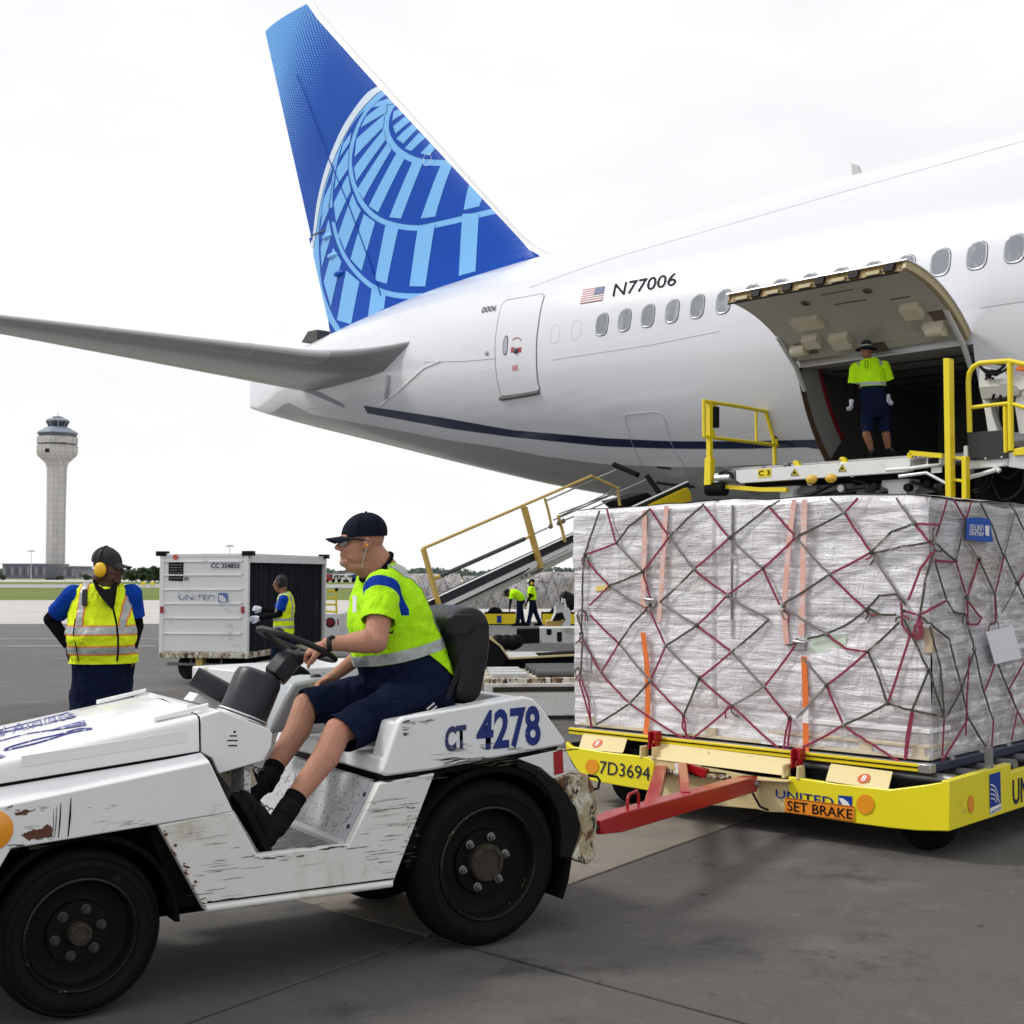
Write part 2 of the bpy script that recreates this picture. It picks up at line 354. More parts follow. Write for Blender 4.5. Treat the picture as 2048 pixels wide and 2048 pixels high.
def fsurf(s, z, off=0.):
    zc, h, a = sec(s); q = max(-1, min(1, (z - zc) / h)); c = math.sqrt(max(0, 1 - q * q))
    n = Vector((0, -c / a, q / h)).normalized()
    return Vector((s, -a * c, z)) + n * off
def fmap(off): return lambda p: fsurf(p[0], p[2], off)
BK = [fpx(*p) for p in ((578, 805), (625, 829), (739, 850), (900, 881), (980, 892), (1086, 912), (1211, 929), (1397, 935))]
BK = sorted(BK) + [(4.0, 3.5), (30, 3.3)]
def zbound(s): return float(np.interp(s, [b[0] for b in BK], [b[1] for b in BK]))
S0, S1, ZT = 4.02, 6.86, 4.88; TAIL = -15.7
ss = sorted(set(list(np.round(np.arange(TAIL, -9, .35), 3)) + list(np.round(np.arange(-9, 30, .5), 3)) + [S0, S1]))
ss = [s for s in ss if all(abs(s - q) > .12 or s == q for q in (S0, S1))]
NB, NO, NU = 9, 12, 22
def ring_angles(s):
    zc, h, a = sec(s); tb = math.degrees(math.asin(max(-.98, min(.5, (zbound(s) - zc) / h)))); to = math.degrees(math.asin(max(-.9, min(.9, (ZT - zc) / h))))
    if s < -3: to = tb + (90 - tb) * .3
    else:
        k = min(1, (s + 3) / 3.); to = (tb + (90 - tb) * .3) * (1 - k) + to * k
    return list(np.linspace(-90, tb, NB, endpoint=False)) + list(np.linspace(tb, to, NO, endpoint=False)) + list(np.linspace(to, 90, NU + 1))
bw, bg_ = MB(), MB()
rows = []
for s in ss:
    an = ring_angles(s); zc, h, a = sec(s)
    pw_ = 1 if s > -13 else 1 - .72 * min(1, (-13 - s) / 2.2)
    st = [(s, -a * max(0, math.cos(R(t))) ** pw_, zc + h * abs(math.sin(R(t))) ** pw_ * (1 if t > 0 else -1)) for t in an]; pt = [(p[0], -p[1], p[2]) for p in st[1:-1]][::-1]
    rows.append(st + pt)
n = len(rows[0]); nst = NB + NO + NU + 1
for B in (bw, bg_): B.vs([p for r in rows for p in r])
for i in range(len(ss) - 1):
    for j in range(n):
        j2 = (j + 1) % n
        inop = (ss[i] >= S0 - 1e-6 and ss[i + 1] <= S1 + 1e-6 and NB <= j < NB + NO)
        if inop: continue
        grey = (j < NB) or (j >= n - NB)
        f = (i * n + j, i * n + j2, (i + 1) * n + j2, (i + 1) * n + j)
        (bg_ if grey else bw).face(f)
bw.face([j for j in range(n)][::-1])
def clean(o):
    bm = bmesh.new(); bm.from_mesh(o.data); bmesh.ops.delete(bm, geom=[v for v in bm.verts if not v.link_faces], context='VERTS')
    bmesh.ops.recalc_face_normals(bm, faces=bm.faces); bm.to_mesh(o.data); bm.free()
o = bw.build('fuselage', m_jet, plane, smooth=40); clean(o); o.data.set_sharp_from_angle(angle=R(40))
o = bg_.build('belly', m_belly, plane, smooth=60)
def ribbon(name, top, bot, mat, off=.006, n=60, parent=None, world=True):
    """a strip of paint between two polylines given in (s, z) on the starboard skin"""
    top = sorted(top); bot = sorted(bot)
    b = MB(); s_ = np.linspace(max(top[0][0], bot[0][0]), min(top[-1][0], bot[-1][0]), n)
    rs = []
    for s in s_:
        zt = float(np.interp(s, *zip(*top))); zb = float(np.interp(s, *zip(*bot)))
        rs.append([fsurf(s, zb + (zt - zb) * k / 4, off) for k in range(5)])
    b.loft(rs, closed=False, caps=False); return b.build(name, mat, parent or plane, smooth=60)
st_t = [fpx(*p) for p in ((727, 811), (890, 836), (1024, 860), (1211, 876), (1335, 882), (1407, 882.5), (1500, 882), (1629, 879))]
st_b = [fpx(*p) for p in ((727, 825), (900, 857), (1024, 874), (1211, 892.6), (1335, 897), (1407, 897.5), (1500, 897), (1629, 894))]
ribbon('cheatline', [q for q in st_t if q[0] < S0] + [(S0, 3.83)], [q for q in st_b if q[0] < S0] + [(S0, 3.69)], m_stripe)
ribbon('cheatline', [(S1, 3.83), (20, 3.8)], [(S1, 3.69), (20, 3.66)], m_stripe)
ribbon('tail_cheatline', [fpx(*p) for p in ((562, 761), (640, 784), (695, 812))], [fpx(*p) for p in ((575, 768), (640, 795), (690, 816))], M('faded_cheatline', (.22, .24, .32), .4, var=.15), off=.008)
# skin seams
def seam(pts, wd=.012, mat=None, name='skin_seam', off=.004, parent=None, n=1):
    b = MB(); P = []
    for a_, c_ in zip(pts[:-1], pts[1:]):
        k = max(2, int(math.hypot(c_[0] - a_[0], c_[1] - a_[1]) / .12))
        P += [(a_[0] + (c_[0] - a_[0]) * i / k, a_[1] + (c_[1] - a_[1]) * i / k) for i in range(k)]
    P.append(pts[-1]); b.tube([fsurf(s, z, off) for s, z in P], wd, 6)
    return b.build(name, mat or m_seamgrey, parent or plane, smooth=50)
seam([fpx(*p) for p in ((1060, 575), (1230, 515), (1560, 420))] + [(9, 8.05), (16, 8.05)], .003, m_seamfaint)
seam([fpx(*p) for p in ((1102, 720), (1300, 690), (1440, 662))] , .003, m_seamfaint)
seam([(7, 5.35), (18, 5.3)], .003, m_seamfaint)
seam([fpx(*p) for p in ((848, 724), (930, 722), (1000, 716))], .005)
seam([fpx(*p) for p in ((760, 812), (800, 780), (850, 735), (880, 722))], .02, M('fairing_highlight', (.86, .86, .88), .3), name='fairing_highlight_strip')  # bright strip put on as a highlight along the fairing
seam([fpx(*p) for p in ((1250, 838), (1252, 830), (1265, 827), (1312, 823), (1322, 827), (1330, 840), (1342, 885), (1365, 925), (1386, 968))], .006)
seam([fpx(*p) for p in ((1250, 838), (1262, 880), (1280, 920), (1305, 965))], .006)
# passenger windows: frame > pane
m_pane = M('cabin_window_pane', (.20, .22, .25), .12, var=.06, coat=.6, wear=[((.34, .36, .40), .5, .1, 3, (1, 1, .4))])
m_wframe = M('window_surround', (.36, .37, .39), .3, .3, var=.04)
def wz(s): return 6.12 + (6.08 - 6.12) * s / 7.5
def wring(cs, cz, a, b, off, n=20, p=2.9):
    return [fsurf(cs + a * (abs(math.cos(t)) ** (2 / p)) * (1 if math.cos(t) > 0 else -1), cz + b * (abs(math.sin(t)) ** (2 / p)) * (1 if math.sin(t) > 0 else -1), off) for t in [2 * math.pi * i / n for i in range(n)]]
for i in range(30):
    s = .533 * i; z = wz(s)
    if s > 17: break
    b = MB(); b.loft([wring(s, z, .150, .205, .003), wring(s, z, .146, .200, .012), wring(s, z, .128, .182, .012), wring(s, z, .124, .178, .008)], True, False)
    fr = b.build('window', m_wframe, plane, smooth=60)
    b = MB(); r_ = wring(s, z, .130, .184, .0085); b.face(list(range(b.vs([tuple(p) for p in r_]), 20))); b.build('pane', m_pane, fr)
    b = MB(); b.loft([wring(s, z, .154, .209, .002), wring(s, z, .149, .204, .006)], True, False); b.build('seal', m_black, fr)
for s in (-.533 * 1 - .1, -.533 * 2 - .12):
    b = MB(); b.loft([wring(s, 6.12, .125, .18, .002), wring(s, 6.12, .119, .174, .004)], True, False); b.build('window_plug_outline', M('plug_outline', (.58, .59, .63), .4), plane)
# aft passenger door
dr = [fpx(*p) for p in ((1002, 789), (996, 765), (991, 712), (997, 640), (1003, 612), (1012, 601), (1084, 588), (1089, 592), (1077, 650), (1073, 715), (1076, 765), (1080, 777), (1074, 783), (1010, 791))]
def patch(poly, off, name, mat, parent, step=.15):
    b = MB(); b.face([b.vs([(p[0], 0, p[1]) for p in poly]) + k for k in range(len(poly))])
    o = b.build(name, mat, parent); bm = bmesh.new(); bm.from_mesh(o.data); bmesh.ops.triangulate(bm, faces=bm.faces)
    for _ in range(6):
        e = [e for e in bm.edges if e.calc_length() > step]
        if not e: break
        bmesh.ops.subdivide_edges(bm, edges=e, cuts=1); bmesh.ops.triangulate(bm, faces=bm.faces)
    for v in bm.verts: v.co = fsurf(v.co.x, v.co.z, off)
    bm.to_mesh(o.data); bm.free(); o.data.polygons.foreach_set('use_smooth', [True] * len(o.data.polygons)); return o
door = patch(dr, .009, 'passenger_door', m_jet, plane)
seam(dr + [dr[0]], .011, M('door_seam', (.17, .175, .18), .4), 'door_seam', parent=door)
seam([fpx(1001, 797), fpx(1040, 791), fpx(1079, 784)], .045, M('door_sill_grey', (.10, .105, .10), .5), 'door_sill', parent=door)
dw = fpx(1011.5, 691)
b = MB(); b.face([b.vs(wring(dw[0], dw[1], .06, .17, .014)) + k for k in range(20)]); b.build('door_window', m_pane, door)
b = MB(); b.loft([wring(dw[0], dw[1], .075, .19, .011), wring(dw[0], dw[1], .062, .174, .018)], True, False); b.build('window_seal', m_black, door)
m_redprint = M('red_print', (.35, .03, .05), .5)
arcp = [fpx(1035 + 9 * math.cos(R(t)), 684 - 8 * math.sin(R(t))) for t in range(20, 165, 12)]
seam(arcp, .010, m_redprint, 'arrow_decal', off=.010, parent=door)
for px in (1026, 1040):
    s, z = fpx(px, 700); patch([(s - .05, z - .05), (s + .05, z - .05), (s + .05, z + .05), (s - .05, z + .05)], .012, 'handle_decal', m_redprint, door)
s, z = fpx(1033, 702); b = MB(); b.ball(fsurf(s, z, .01), .06, 10, 6); b.build('door_handle', M('handle_grey', (.1, .1, .11), .4), door)
s, z = fpx(1031, 736); patch([(s - .09, z - .05), (s + .09, z - .05), (s + .09, z + .05), (s - .09, z + .05)], .012, 'small_placard', M('pink_print', (.5, .25, .28), .5), door)
s, z = fpx(974, 706); b = MB(); b.ball(fsurf(s, z, 0), .05, 8, 6); b.build('static_port', m_seamgrey, plane)
# registration and flag
def ftext(name, txt, q, mat, **k):
    qq = [(fpx(*p)[0], 0, fpx(*p)[1]) for p in q]; return text_on(name, txt, qq, mat, plane, mapf=fmap(.012), sub=2, **k)
m_reg = M('registration_black', (.004, .006, .02), .5, spec=.05)
ftext('registration_lettering', 'N77006', ((1225, 594), (1352, 571), (1355, 545), (1229, 568)), m_reg, italic=.06, bold=.006)
ftext('fleet_number_lettering', '0006', ((963.5, 626.7), (991.4, 622), (995, 610), (966, 614.5)), m_reg, italic=.05)
fq = [fpx(*p) for p in ((1160, 608.5), (1205, 601), (1210, 573), (1167, 580))]
def bil(q, a, b): return tuple((q[0][k] * (1 - a) + q[1][k] * a) * (1 - b) + (q[3][k] * (1 - a) + q[2][k] * a) * b for k in (0, 1))
fl = patch(fq, .008, 'flag', m_whitedec, plane)
for k in range(7):
    b0, b1 = k / 6.5, min(1, (k + .5) / 6.5); patch([bil(fq, 0, b0), bil(fq, 1, b0), bil(fq, 1, b1), bil(fq, 0, b1)], .012, 'flag_stripe', M('flag_red', (.28, .03, .05), .5), fl)
patch([bil(fq, .58, .46), bil(fq, 1, .46), bil(fq, 1, 1), bil(fq, .58, 1)], .016, 'flag_canton', M('flag_blue', (.03, .05, .16), .5), fl)
# ---- fin
TEr, TEt, LEr, LEt = (-12.17, 7.6), (-15.52, 17.03), (-4.95, 8.9), (-13.14, 17.15)
def fin_te(z): return TEr[0] + (TEt[0] - TEr[0]) * (z - 7.96) / (17.03 - 7.96)
lp = [A.hw(x, y, 0)[::2] for x, y in ((1105, 509), (1085, 501), (1066, 489), (1049, 473), (1030, 453), (746, 141), (628, 11))]
lz = [p[1] for p in lp]; ls = [p[0] for p in lp]
def fin_le(z): return float(np.interp(z, [7.2] + lz, [ls[0] + 1.5] + ls))
def fin_t(s, z):
    le, te = fin_le(z), fin_te(z); c = (le - s) / (le - te); c = min(1, max(0, c)); ch = le - te
    th = (.9 - .55 * min(1, max(0, (z - 8) / 9))) * .5
    return max(.004, th * 2.6 * (math.sqrt(c) * .62 - .3 * c - .32 * c ** 4 * 1))
m_fin = bpy.data.materials.new('tail_blue_paint'); m_fin.use_nodes = True
t = m_fin.node_tree; N = t.nodes; L = t.links; bs_ = N['Principled BSDF']; bs_.inputs['Roughness'].default_value = .35; bs_.inputs['Coat Weight'].default_value = .0; bs_.inputs['Specular IOR Level'].default_value = .12
tcn = N.new('ShaderNodeTexCoord'); sp = N.new('ShaderNodeSeparateXYZ'); L.new(tcn.outputs['Object'], sp.inputs[0])
def mth(op, a, b=None, clamp=False):
    x = N.new('ShaderNodeMath'); x.operation = op; x.use_clamp = clamp
    for i, v in enumerate((a, b)):
        if v is None: continue
        if isinstance(v, (int, float)): x.inputs[i].default_value = v
        else: L.new(v, x.inputs[i])
    return x.outputs[0]
pit = 1 / .11
uu = mth('MULTIPLY', mth('ADD', sp.outputs[0], mth('MULTIPLY', sp.outputs[2], .5)), pit); vv = mth('MULTIPLY', mth('SUBTRACT', sp.outputs[2], mth('MULTIPLY', sp.outputs[0], .5)), pit)
fu = mth('SUBTRACT', mth('FRACT', uu), .5); fv = mth('SUBTRACT', mth('FRACT', vv), .5)
dist = mth('SQRT', mth('ADD', mth('MULTIPLY', fu, fu), mth('MULTIPLY', fv, fv)))
# gradient towards the upper trailing corner
gr = mth('ADD', mth('MULTIPLY', mth('SUBTRACT', sp.outputs[2], 11.3), .10), mth('MULTIPLY', mth('ADD', sp.outputs[0], 14.0), -.16))
dot = mth('LESS_THAN', dist, gr)
nzz = N.new('ShaderNodeTexNoise'); nzz.inputs['Scale'].default_value = .5; L.new(tcn.outputs['Object'], nzz.inputs['Vector'])
c1 = N.new('ShaderNodeMix'); c1.data_type = 'RGBA'; L.new(nzz.outputs['Fac'], c1.inputs[0]); c1.inputs[6].default_value = (.001, .055, .34, 1); c1.inputs[7].default_value = (.001, .085, .47, 1)
c2 = N.new('ShaderNodeMix'); c2.data_type = 'RGBA'; L.new(dot, c2.inputs[0]); L.new(c1.outputs[2], c2.inputs[6]); c2.inputs[7].default_value = (.12, .36, .78, 1)
L.new(c2.outputs[2], bs_.inputs['Base Color'])
bf, be = MB(), MB()
zs = [7.2, 7.8] + list(np.linspace(8.2, 10, 12)) + list(np.linspace(10.4, 17.0, 14))
csm = [0, .04, .09, .15, .22]; csf = [.06, .12, .2, .3, .4, .5, .6, .7, .8, .9, .97, 1]
grid = []
for z in zs:
    le, te = fin_le(z), fin_te(z); ch_ = le - te; cs_ = [q / ch_ for q in csm] + [.22 / ch_ + (1 - .22 / ch_) * q for q in csf]
    r1 = [(le + (te - le) * c, -fin_t(le + (te - le) * c, z) if c > 0 else 0, z + (.0 if z < 16.9 else (.08 * (1 - c)))) for c in cs_]
    r2 = [(p[0], -p[1], p[2]) for p in r1[1:-1]][::-1]
    grid.append(r1 + r2)
nn = len(grid[0])
for B in (bf, be): B.vs([p for r in grid for p in r])
for i in range(len(grid) - 1):
    for j in range(nn):
        j2 = (j + 1) % nn; edge = j < 4 or j >= nn - 4
        (be if edge else bf).face((i * nn + j, (i + 1) * nn + j, (i + 1) * nn + j2, i * nn + j2))
k = (len(grid) - 1) * nn; bf.face([k + j for j in range(nn)])
fin = bf.build('tail_fin', m_fin, plane, smooth=50); clean(fin)
le_o = be.build('leading_edge', M('fin_leading_edge', (.75, .75, .76), .3, .2, var=.03), fin, smooth=60); clean(le_o)
def bez(P, n=6):
    """smooth curve through points"""
    P = [np.array(p, float) for p in P]; out = []
    for i in range(len(P) - 1):
        p0, p1, p2, p3 = P[max(0, i - 1)], P[i], P[i + 1], P[min(len(P) - 1, i + 2)]
        for k in range(n):
            t_ = k / n; out.append(tuple(.5 * ((2 * p1) + (p2 - p0) * t_ + (2 * p0 - 5 * p1 + 4 * p2 - p3) * t_ ** 2 + (3 * p1 - p0 - 3 * p2 + p3) * t_ ** 3)))
    out.append(tuple(P[-1])); return out
def clipq(px):
    def clip(P, f):
        o = []
        for i in range(len(P)):
            a_, c_ = P[i - 1], P[i]; fa, fc = f(a_), f(c_)
            if (fa >= 0) != (fc >= 0):
                t_ = fa / (fa - fc); o.append((a_[0] + (c_[0] - a_[0]) * t_, a_[1] + (c_[1] - a_[1]) * t_))
            if fc >= 0: o.append(c_)
        return o
    px = clip(list(px), lambda p: 772 + .93 * (p[1] - 475) - p[0]); px = clip(px, lambda p: p[0] - (134 + .2216 * (p[1] - 180)))
    return px
def fpatch(px, name, mat, off=.012, step=.5):
    px = clipq(px)
    if len(px) < 3: return None
    pts = [A.hw(480 + x * .3624, y * .3624, 0) for x, y in px]
    b = MB(); b.face([b.vs([(p[0], 0, p[2]) for p in pts]) + k for k in range(len(pts))])
    o = b.build(name, mat, fin); bm = bmesh.new(); bm.from_mesh(o.data); bmesh.ops.triangulate(bm, faces=bm.faces)
    for _ in range(5):
        e = [e for e in bm.edges if e.calc_length() > step]
        if not e: break
        bmesh.ops.subdivide_edges(bm, edges=e, cuts=1); bmesh.ops.triangulate(bm, faces=bm.faces)
    for v in bm.verts:
        le, te = fin_le(v.co.z) - .12, fin_te(v.co.z) + .01
        v.co = Vector((v.co.x, -fin_t(v.co.x, v.co.z) - off, v.co.z))
    bm.to_mesh(o.data); bm.free(); return o
m_sky = M('tail_sky_blue_print', (.20, .48, .86), .35, var=.03, spec=.12); m_db = M('tail_deep_blue_print', (.001, .062, .41), .35, var=.12, vs=.6, spec=.12); m_wl = M('tail_white_outline', (.62, .72, .85), .3)
def pz6(pts): return [((x - 480) / .3624, y / .3624) for x, y in pts]
def f1(*p): return [((700 + .2747 * x - 480) / .3624, (150 + .2747 * y) / .3624) for x, y in p]
def f2(*p): return [((600 + .2931 * x - 480) / .3624, (160 + .2931 * y) / .3624) for x, y in p]
def f3(*p): return [((600 + .2564 * x - 480) / .3624, (400 + .2564 * y) / .3624) for x, y in p]
def resample(c, n):
    d = [0]
    for a_, b_ in zip(c[:-1], c[1:]): d.append(d[-1] + math.hypot(b_[0] - a_[0], b_[1] - a_[1]))
    t_ = np.linspace(0, d[-1], n); return list(zip(np.interp(t_, d, [p[0] for p in c]), np.interp(t_, d, [p[1] for p in c])))
def region(ca, cb, name, mat, off, n=36):
    """the field between two curves, laid on the fin's skin"""
    A_, B_ = resample(ca, n), resample(cb, n); b = MB()
    for i in range(n - 1):
        q = clipq([A_[i], A_[i + 1], B_[i + 1], B_[i]])
        if len(q) < 3: continue
        m_ = 6; pts = []
        for x, y in q: p = A.hw(480 + x * .3624, y * .3624, 0); pts.append((p[0], 0, p[2]))
        b.face([b.vs(pts) + k for k in range(len(pts))])
    o = b.build(name, mat, fin); bm = bmesh.new(); bm.from_mesh(o.data); bmesh.ops.triangulate(bm, faces=bm.faces)
    for _ in range(5):
        e = [e for e in bm.edges if e.calc_length() > .14]
        if not e: break
        bmesh.ops.subdivide_edges(bm, edges=e, cuts=1); bmesh.ops.triangulate(bm, faces=bm.faces)
    for v in bm.verts: v.co = Vector((v.co.x, -fin_t(v.co.x, v.co.z) - off, v.co.z))
    bm.to_mesh(o.data); bm.free(); return o
def offs(curve, w0, w1):
    c = bez(curve, 6); out = []
    for i in range(len(c)):
        a_, b_ = np.array(c[max(0, i - 1)]), np.array(c[min(len(c) - 1, i + 1)]); d = b_ - a_; d = d / (np.linalg.norm(d) + 1e-9); w = w0 + (w1 - w0) * i / (len(c) - 1)
        out.append((c[i][0] - d[1] * w, c[i][1] + d[0] * w))
    return out
outer = bez(f2((575, 30), (560, 45), (490, 100), (400, 230), (330, 350), (280, 460), (230, 580), (180, 720), (140, 860), (110, 1000)) + f3((92, 370)), 5)
inner = bez(f2((610, 60), (590, 70), (545, 108), (440, 240), (365, 370), (310, 480), (262, 590), (205, 740), (165, 870), (135, 1000)) + f3((104, 395)), 5)
region(outer, inner, 'globe_outline', m_wl, .018)
ledge_ = bez([(860, 550), (1000, 690), (1200, 910), (1400, 1120), (1600, 1340), (1700, 1450)], 4)
tedge_ = bez(f3((100, 400), (130, 540), (180, 760), (235, 1000), (250, 1070)), 4)
# light ground of the whole globe
lg1 = inner + tedge_[1:]
region(lg1, [(x, y) for x, y in resample([(820, 500), (1300, 1010), (1700, 1450), (1100, 1650), (700, 1780), (505, 1860)], 40)], 'globe_field', m_sky, .007, 60)
arcs = [f1((385, 200), (355, 225), (330, 290), (322, 370), (335, 440), (375, 510), (430, 560), (500, 600), (560, 618), (640, 624), (730, 622), (820, 612)),
        f1((305, 128), (285, 148), (230, 208), (172, 282), (130, 360), (102, 440), (80, 530), (68, 620), (74, 700), (90, 780), (120, 855)) + f2((480, 826), (535, 895), (600, 945), (680, 978), (770, 998), (880, 1003)) + [(1110, 1238), (1250, 1203), (1415, 1152), (1600, 1090)],
        f2((480, 215), (430, 275), (372, 370), (330, 470), (298, 590), (272, 740), (262, 860), (268, 980)) + f3((300, 60), (318, 180), (352, 310), (405, 430), (480, 530), (560, 610), (650, 675), (750, 718), (860, 738), (1014, 742), (1150, 730)) + [(1350, 1580), (1560, 1520), (1800, 1440)],
        f2((270, 610), (235, 690), (195, 810), (165, 950)) + f3((180, 180), (166, 300), (162, 420), (166, 560), (178, 670), (215, 790), (265, 900), (330, 1000), (370, 1050))]
# deep blue rings between the light bands
region(offs(arcs[0], 0, 0), [(940, 560), (1000, 640), (1080, 730), (1160, 810), (1230, 870), (1300, 900)], 'globe_ring', m_db, .014)
region(offs(arcs[0][:], 34, 36), offs(arcs[1], 0, 0), 'globe_ring', m_db, .014, 60)
region(offs(arcs[1][4:], 20, 36), offs(arcs[2], 0, 0), 'globe_ring', m_db, .014, 60)
region(offs(arcs[2][4:-3], 14, 34), offs(arcs[3], 0, 0), 'globe_ring', m_db, .014, 60)
fpatch(f3((225, 940), (300, 1045), (240, 1065)), 'globe_ring', m_db, .014)
bars = [f1((350, 272), (385, 258), (412, 290), (345, 345)), f1((355, 385), (438, 300), (472, 335), (375, 440)), f1((382, 475), (485, 358), (517, 398), (432, 512)), f1((445, 548), (530, 430), (577, 462), (490, 566)), f1((555, 582), (612, 500), (648, 538), (615, 597)),
        f1((700, 650), (772, 650), (680, 1045), (580, 1060)), f1((505, 640), (575, 650), (438, 1060), (352, 1052)), f1((892, 798), (985, 910), (975, 965), (875, 995)),
        f1((388, 585), (445, 625), (270, 1015), (200, 970)), f1((325, 505), (352, 560), (158, 920), (115, 845)), f1((292, 410), (308, 485), (105, 790), (86, 690)), f1((290, 300), (285, 395), (90, 612), (100, 480)), f1((300, 200), (300, 285), (128, 398), (160, 320)), f1((330, 170), (345, 215), (200, 250), (240, 205)),
        f3((990, 240), (1120, 200), (1060, 690), (935, 688)), f3((738, 215), (840, 240), (752, 668), (655, 640)), f3((565, 125), (655, 190), (545, 565), (452, 472)), f3((470, 0), (540, 95), (405, 405), (352, 280)),
        f2((415, 790), (460, 900), (345, 1100), (300, 1080)) , f2((380, 660), (402, 770), (290, 985), (276, 850)), f2((385, 480), (380, 620), (283, 760), (300, 620)), f2((400, 370), (390, 440), (322, 540), (345, 450)),
        [(1285, 1035), (1352, 1098), (1345, 1145), (1272, 1167)], [(1265, 1190), (1350, 1185), (1352, 1508), (1263, 1534)],
        f3((630, 690), (745, 745), (728, 860), (590, 930)), f3((412, 560), (525, 650), (440, 975), (310, 940)), f3((300, 380), (372, 490), (255, 835), (196, 640)), f3((268, 160), (290, 280), (185, 530), (182, 380)), f3((270, 30), (270, 90), (188, 240), (205, 150)), f2((270, 690), (240, 850), (172, 950), (200, 820))]
for q in bars: fpatch(q, 'globe_bar', m_sky, .021, .14)
fpatch(f3((72, 300), (104, 290), (86, 372)), 'globe_gap', m_db, .026, .14)
# rudder hinge fairings, rudder seam, small details on the fin
def fp3(x, y, off): p = A.hw(480 + x * .3624, y * .3624, 0); return (p[0], -fin_t(p[0], p[2]) - off - .03, p[2])
for x, y in ((510, 1310), (540, 1415), (578, 1515)):
    b = MB(); c = fp3(x, y, .0); b.ball(c, (.24, .05, .07), 12, 8); b.build('rudder_fairing', m_sky if y < 1500 else m_db, fin, smooth=60)
b = MB(); b.tube([fp3(x, y, .006) for x, y in ((345, 420), (440, 660), (530, 890), (640, 1130), (760, 1440), (830, 1640))], .012, 6); b.build('rudder_seam', m_db, fin)
b = MB(); b.tube([fp3(x, y, .0) for x, y in ((392, 1304), (440, 1290), (500, 1275))], .016, 6); b.build('rudder_gap', M('rudder_gap_grey', (.10, .12, .18), .5), fin)
b = MB(); c = fp3(1070, 890, .03); b.tube([(c[0] + .15 * math.cos(t_), c[1], c[2] + .15 * math.sin(t_)) for t_ in [i * .5236 for i in range(12)]], .005, 6, close=True); b.build('nav_light', m_whitedec, fin)
# ---- stabiliser
def stab_ring(t_, nose=0.):
    kk = max(0, min(1, (2.3 - t_) / 1.5)) ** 2.2; le = -6.35 - .72 * t_ + 1.25 * kk; te = -11.4 - .28 * t_; z = 6.26 + .12 * t_; w = -1.5 - t_; ch = le - te; th = (.102 * (-6.35 - .72 * t_ - te))
    pts = []
    for c in (0, .004, .015, .035, .07, .13, .22, .35, .5, .7, .85, 1): pts.append((le - ch * c, w, z + th * (1.35 * math.sqrt(c) - .9 * c - .45 * c * c) * .85 * (1 - .5 * kk * (1 - min(1, c * 4))) + .02 - .0 * c + .34 * kk * max(0, 1 - c * 5)))
    low = [(le - ch * c, w, z - th * (1.35 * math.sqrt(c) - .9 * c - .45 * c * c) * .85 * (1 - .5 * kk * (1 - min(1, c * 4))) - .02 - .0 * c + .34 * kk * max(0, 1 - c * 5)) for c in (.85, .7, .5, .35, .22, .13, .07, .035, .015, .004)]
    return pts + low
b = MB(); be = MB(); rr = [stab_ring(t_) for t_ in list(np.linspace(-.6, 2.6, 18)) + list(np.linspace(2.8, 9.2, 22))]; ns = len(rr[0])
for B in (b, be): B.vs([p for r in rr for p in r])
for i in range(len(rr) - 1):
    for j in range(ns):
        j2 = (j + 1) % ns; e_ = (j < 5 or j >= ns - 5) and i > 12
        (be if e_ else b).face((i * ns + j, i * ns + j2, (i + 1) * ns + j2, (i + 1) * ns + j))
b.face([(len(rr) - 1) * ns + j for j in range(ns)])
stab = b.build('stabiliser', m_stab, plane, smooth=60); clean(stab)
o = be.build('leading_edge', m_stabedge, stab, smooth=80); clean(o)
for t_ in (3.1, 5.6):
    q = stab_ring(t_); b = MB(); b.tube([(p[0], p[1], p[2]) for p in q[:6][::-1] + q[-6:][::-1]], .012, 6); b.build('leading_edge_joint', m_seamgrey, stab)
# far stabiliser, seen only as a hint above the tail cone
b = MB(); b.loft([[(p[0], -p[1], p[2]) for p in stab_ring(t_)] for t_ in (0, 5, 9.2)]); o = b.build('stabiliser', m_stab, plane, smooth=60); clean(o)
q0 = [A.hw(x, y, -.4) for x, y in ((609, 686), (622, 664), (641, 660), (640, 684))]
b = MB(); b.prism([(p[0], p[2]) for p in q0], -.5, -.1); b.build('exhaust_flap', M('flap_dark', (.06, .06, .055), .6), plane)
q0 = [A.hw(x, y, -1.2) for x, y in ((635, 768), (641, 768), (646, 797), (637, 795))]
b = MB(); b.prism([(p[0], p[2]) for p in q0], -1.3, -1.1); b.build('tail_strut', m_whitedec, plane)
q0 = [fsurf(*fpx(x, y), .03) for x, y in ((778, 752), (776, 775), (773, 795))]
b = MB(); b.tube(q0, .05, 8); b.build('tail_mast', m_seamgrey, plane)
q0 = [A.hw(x, y, 0) for x, y in ((1708, 349), (1706, 328), (1716, 331), (1726, 343))]
b = MB(); b.prism([(p[0], p[2] + (-.1 if i in (0, 3) else .0)) for i, p in enumerate(q0)], -.05, .05); b.build('antenna', M('antenna_grey', (.5, .5, .5), .4), plane)
for q_ in (((1228, 929), (1276, 950)), ((1294, 952), (1318, 985))):
    b = MB(); b.tube([A.hw(x, y, -3.3) for x, y in q_], .045, 8); b.build('door_bumper', m_rubber, plane, smooth=50)
seam([fpx(1314, 965), fpx(1345, 969), fpx(1388, 973)], .03, m_black, 'drain_slot', off=.0)
seam([fpx(1315, 934), fpx(1342, 937)], .02, m_black, 'drain_slot', off=.0)
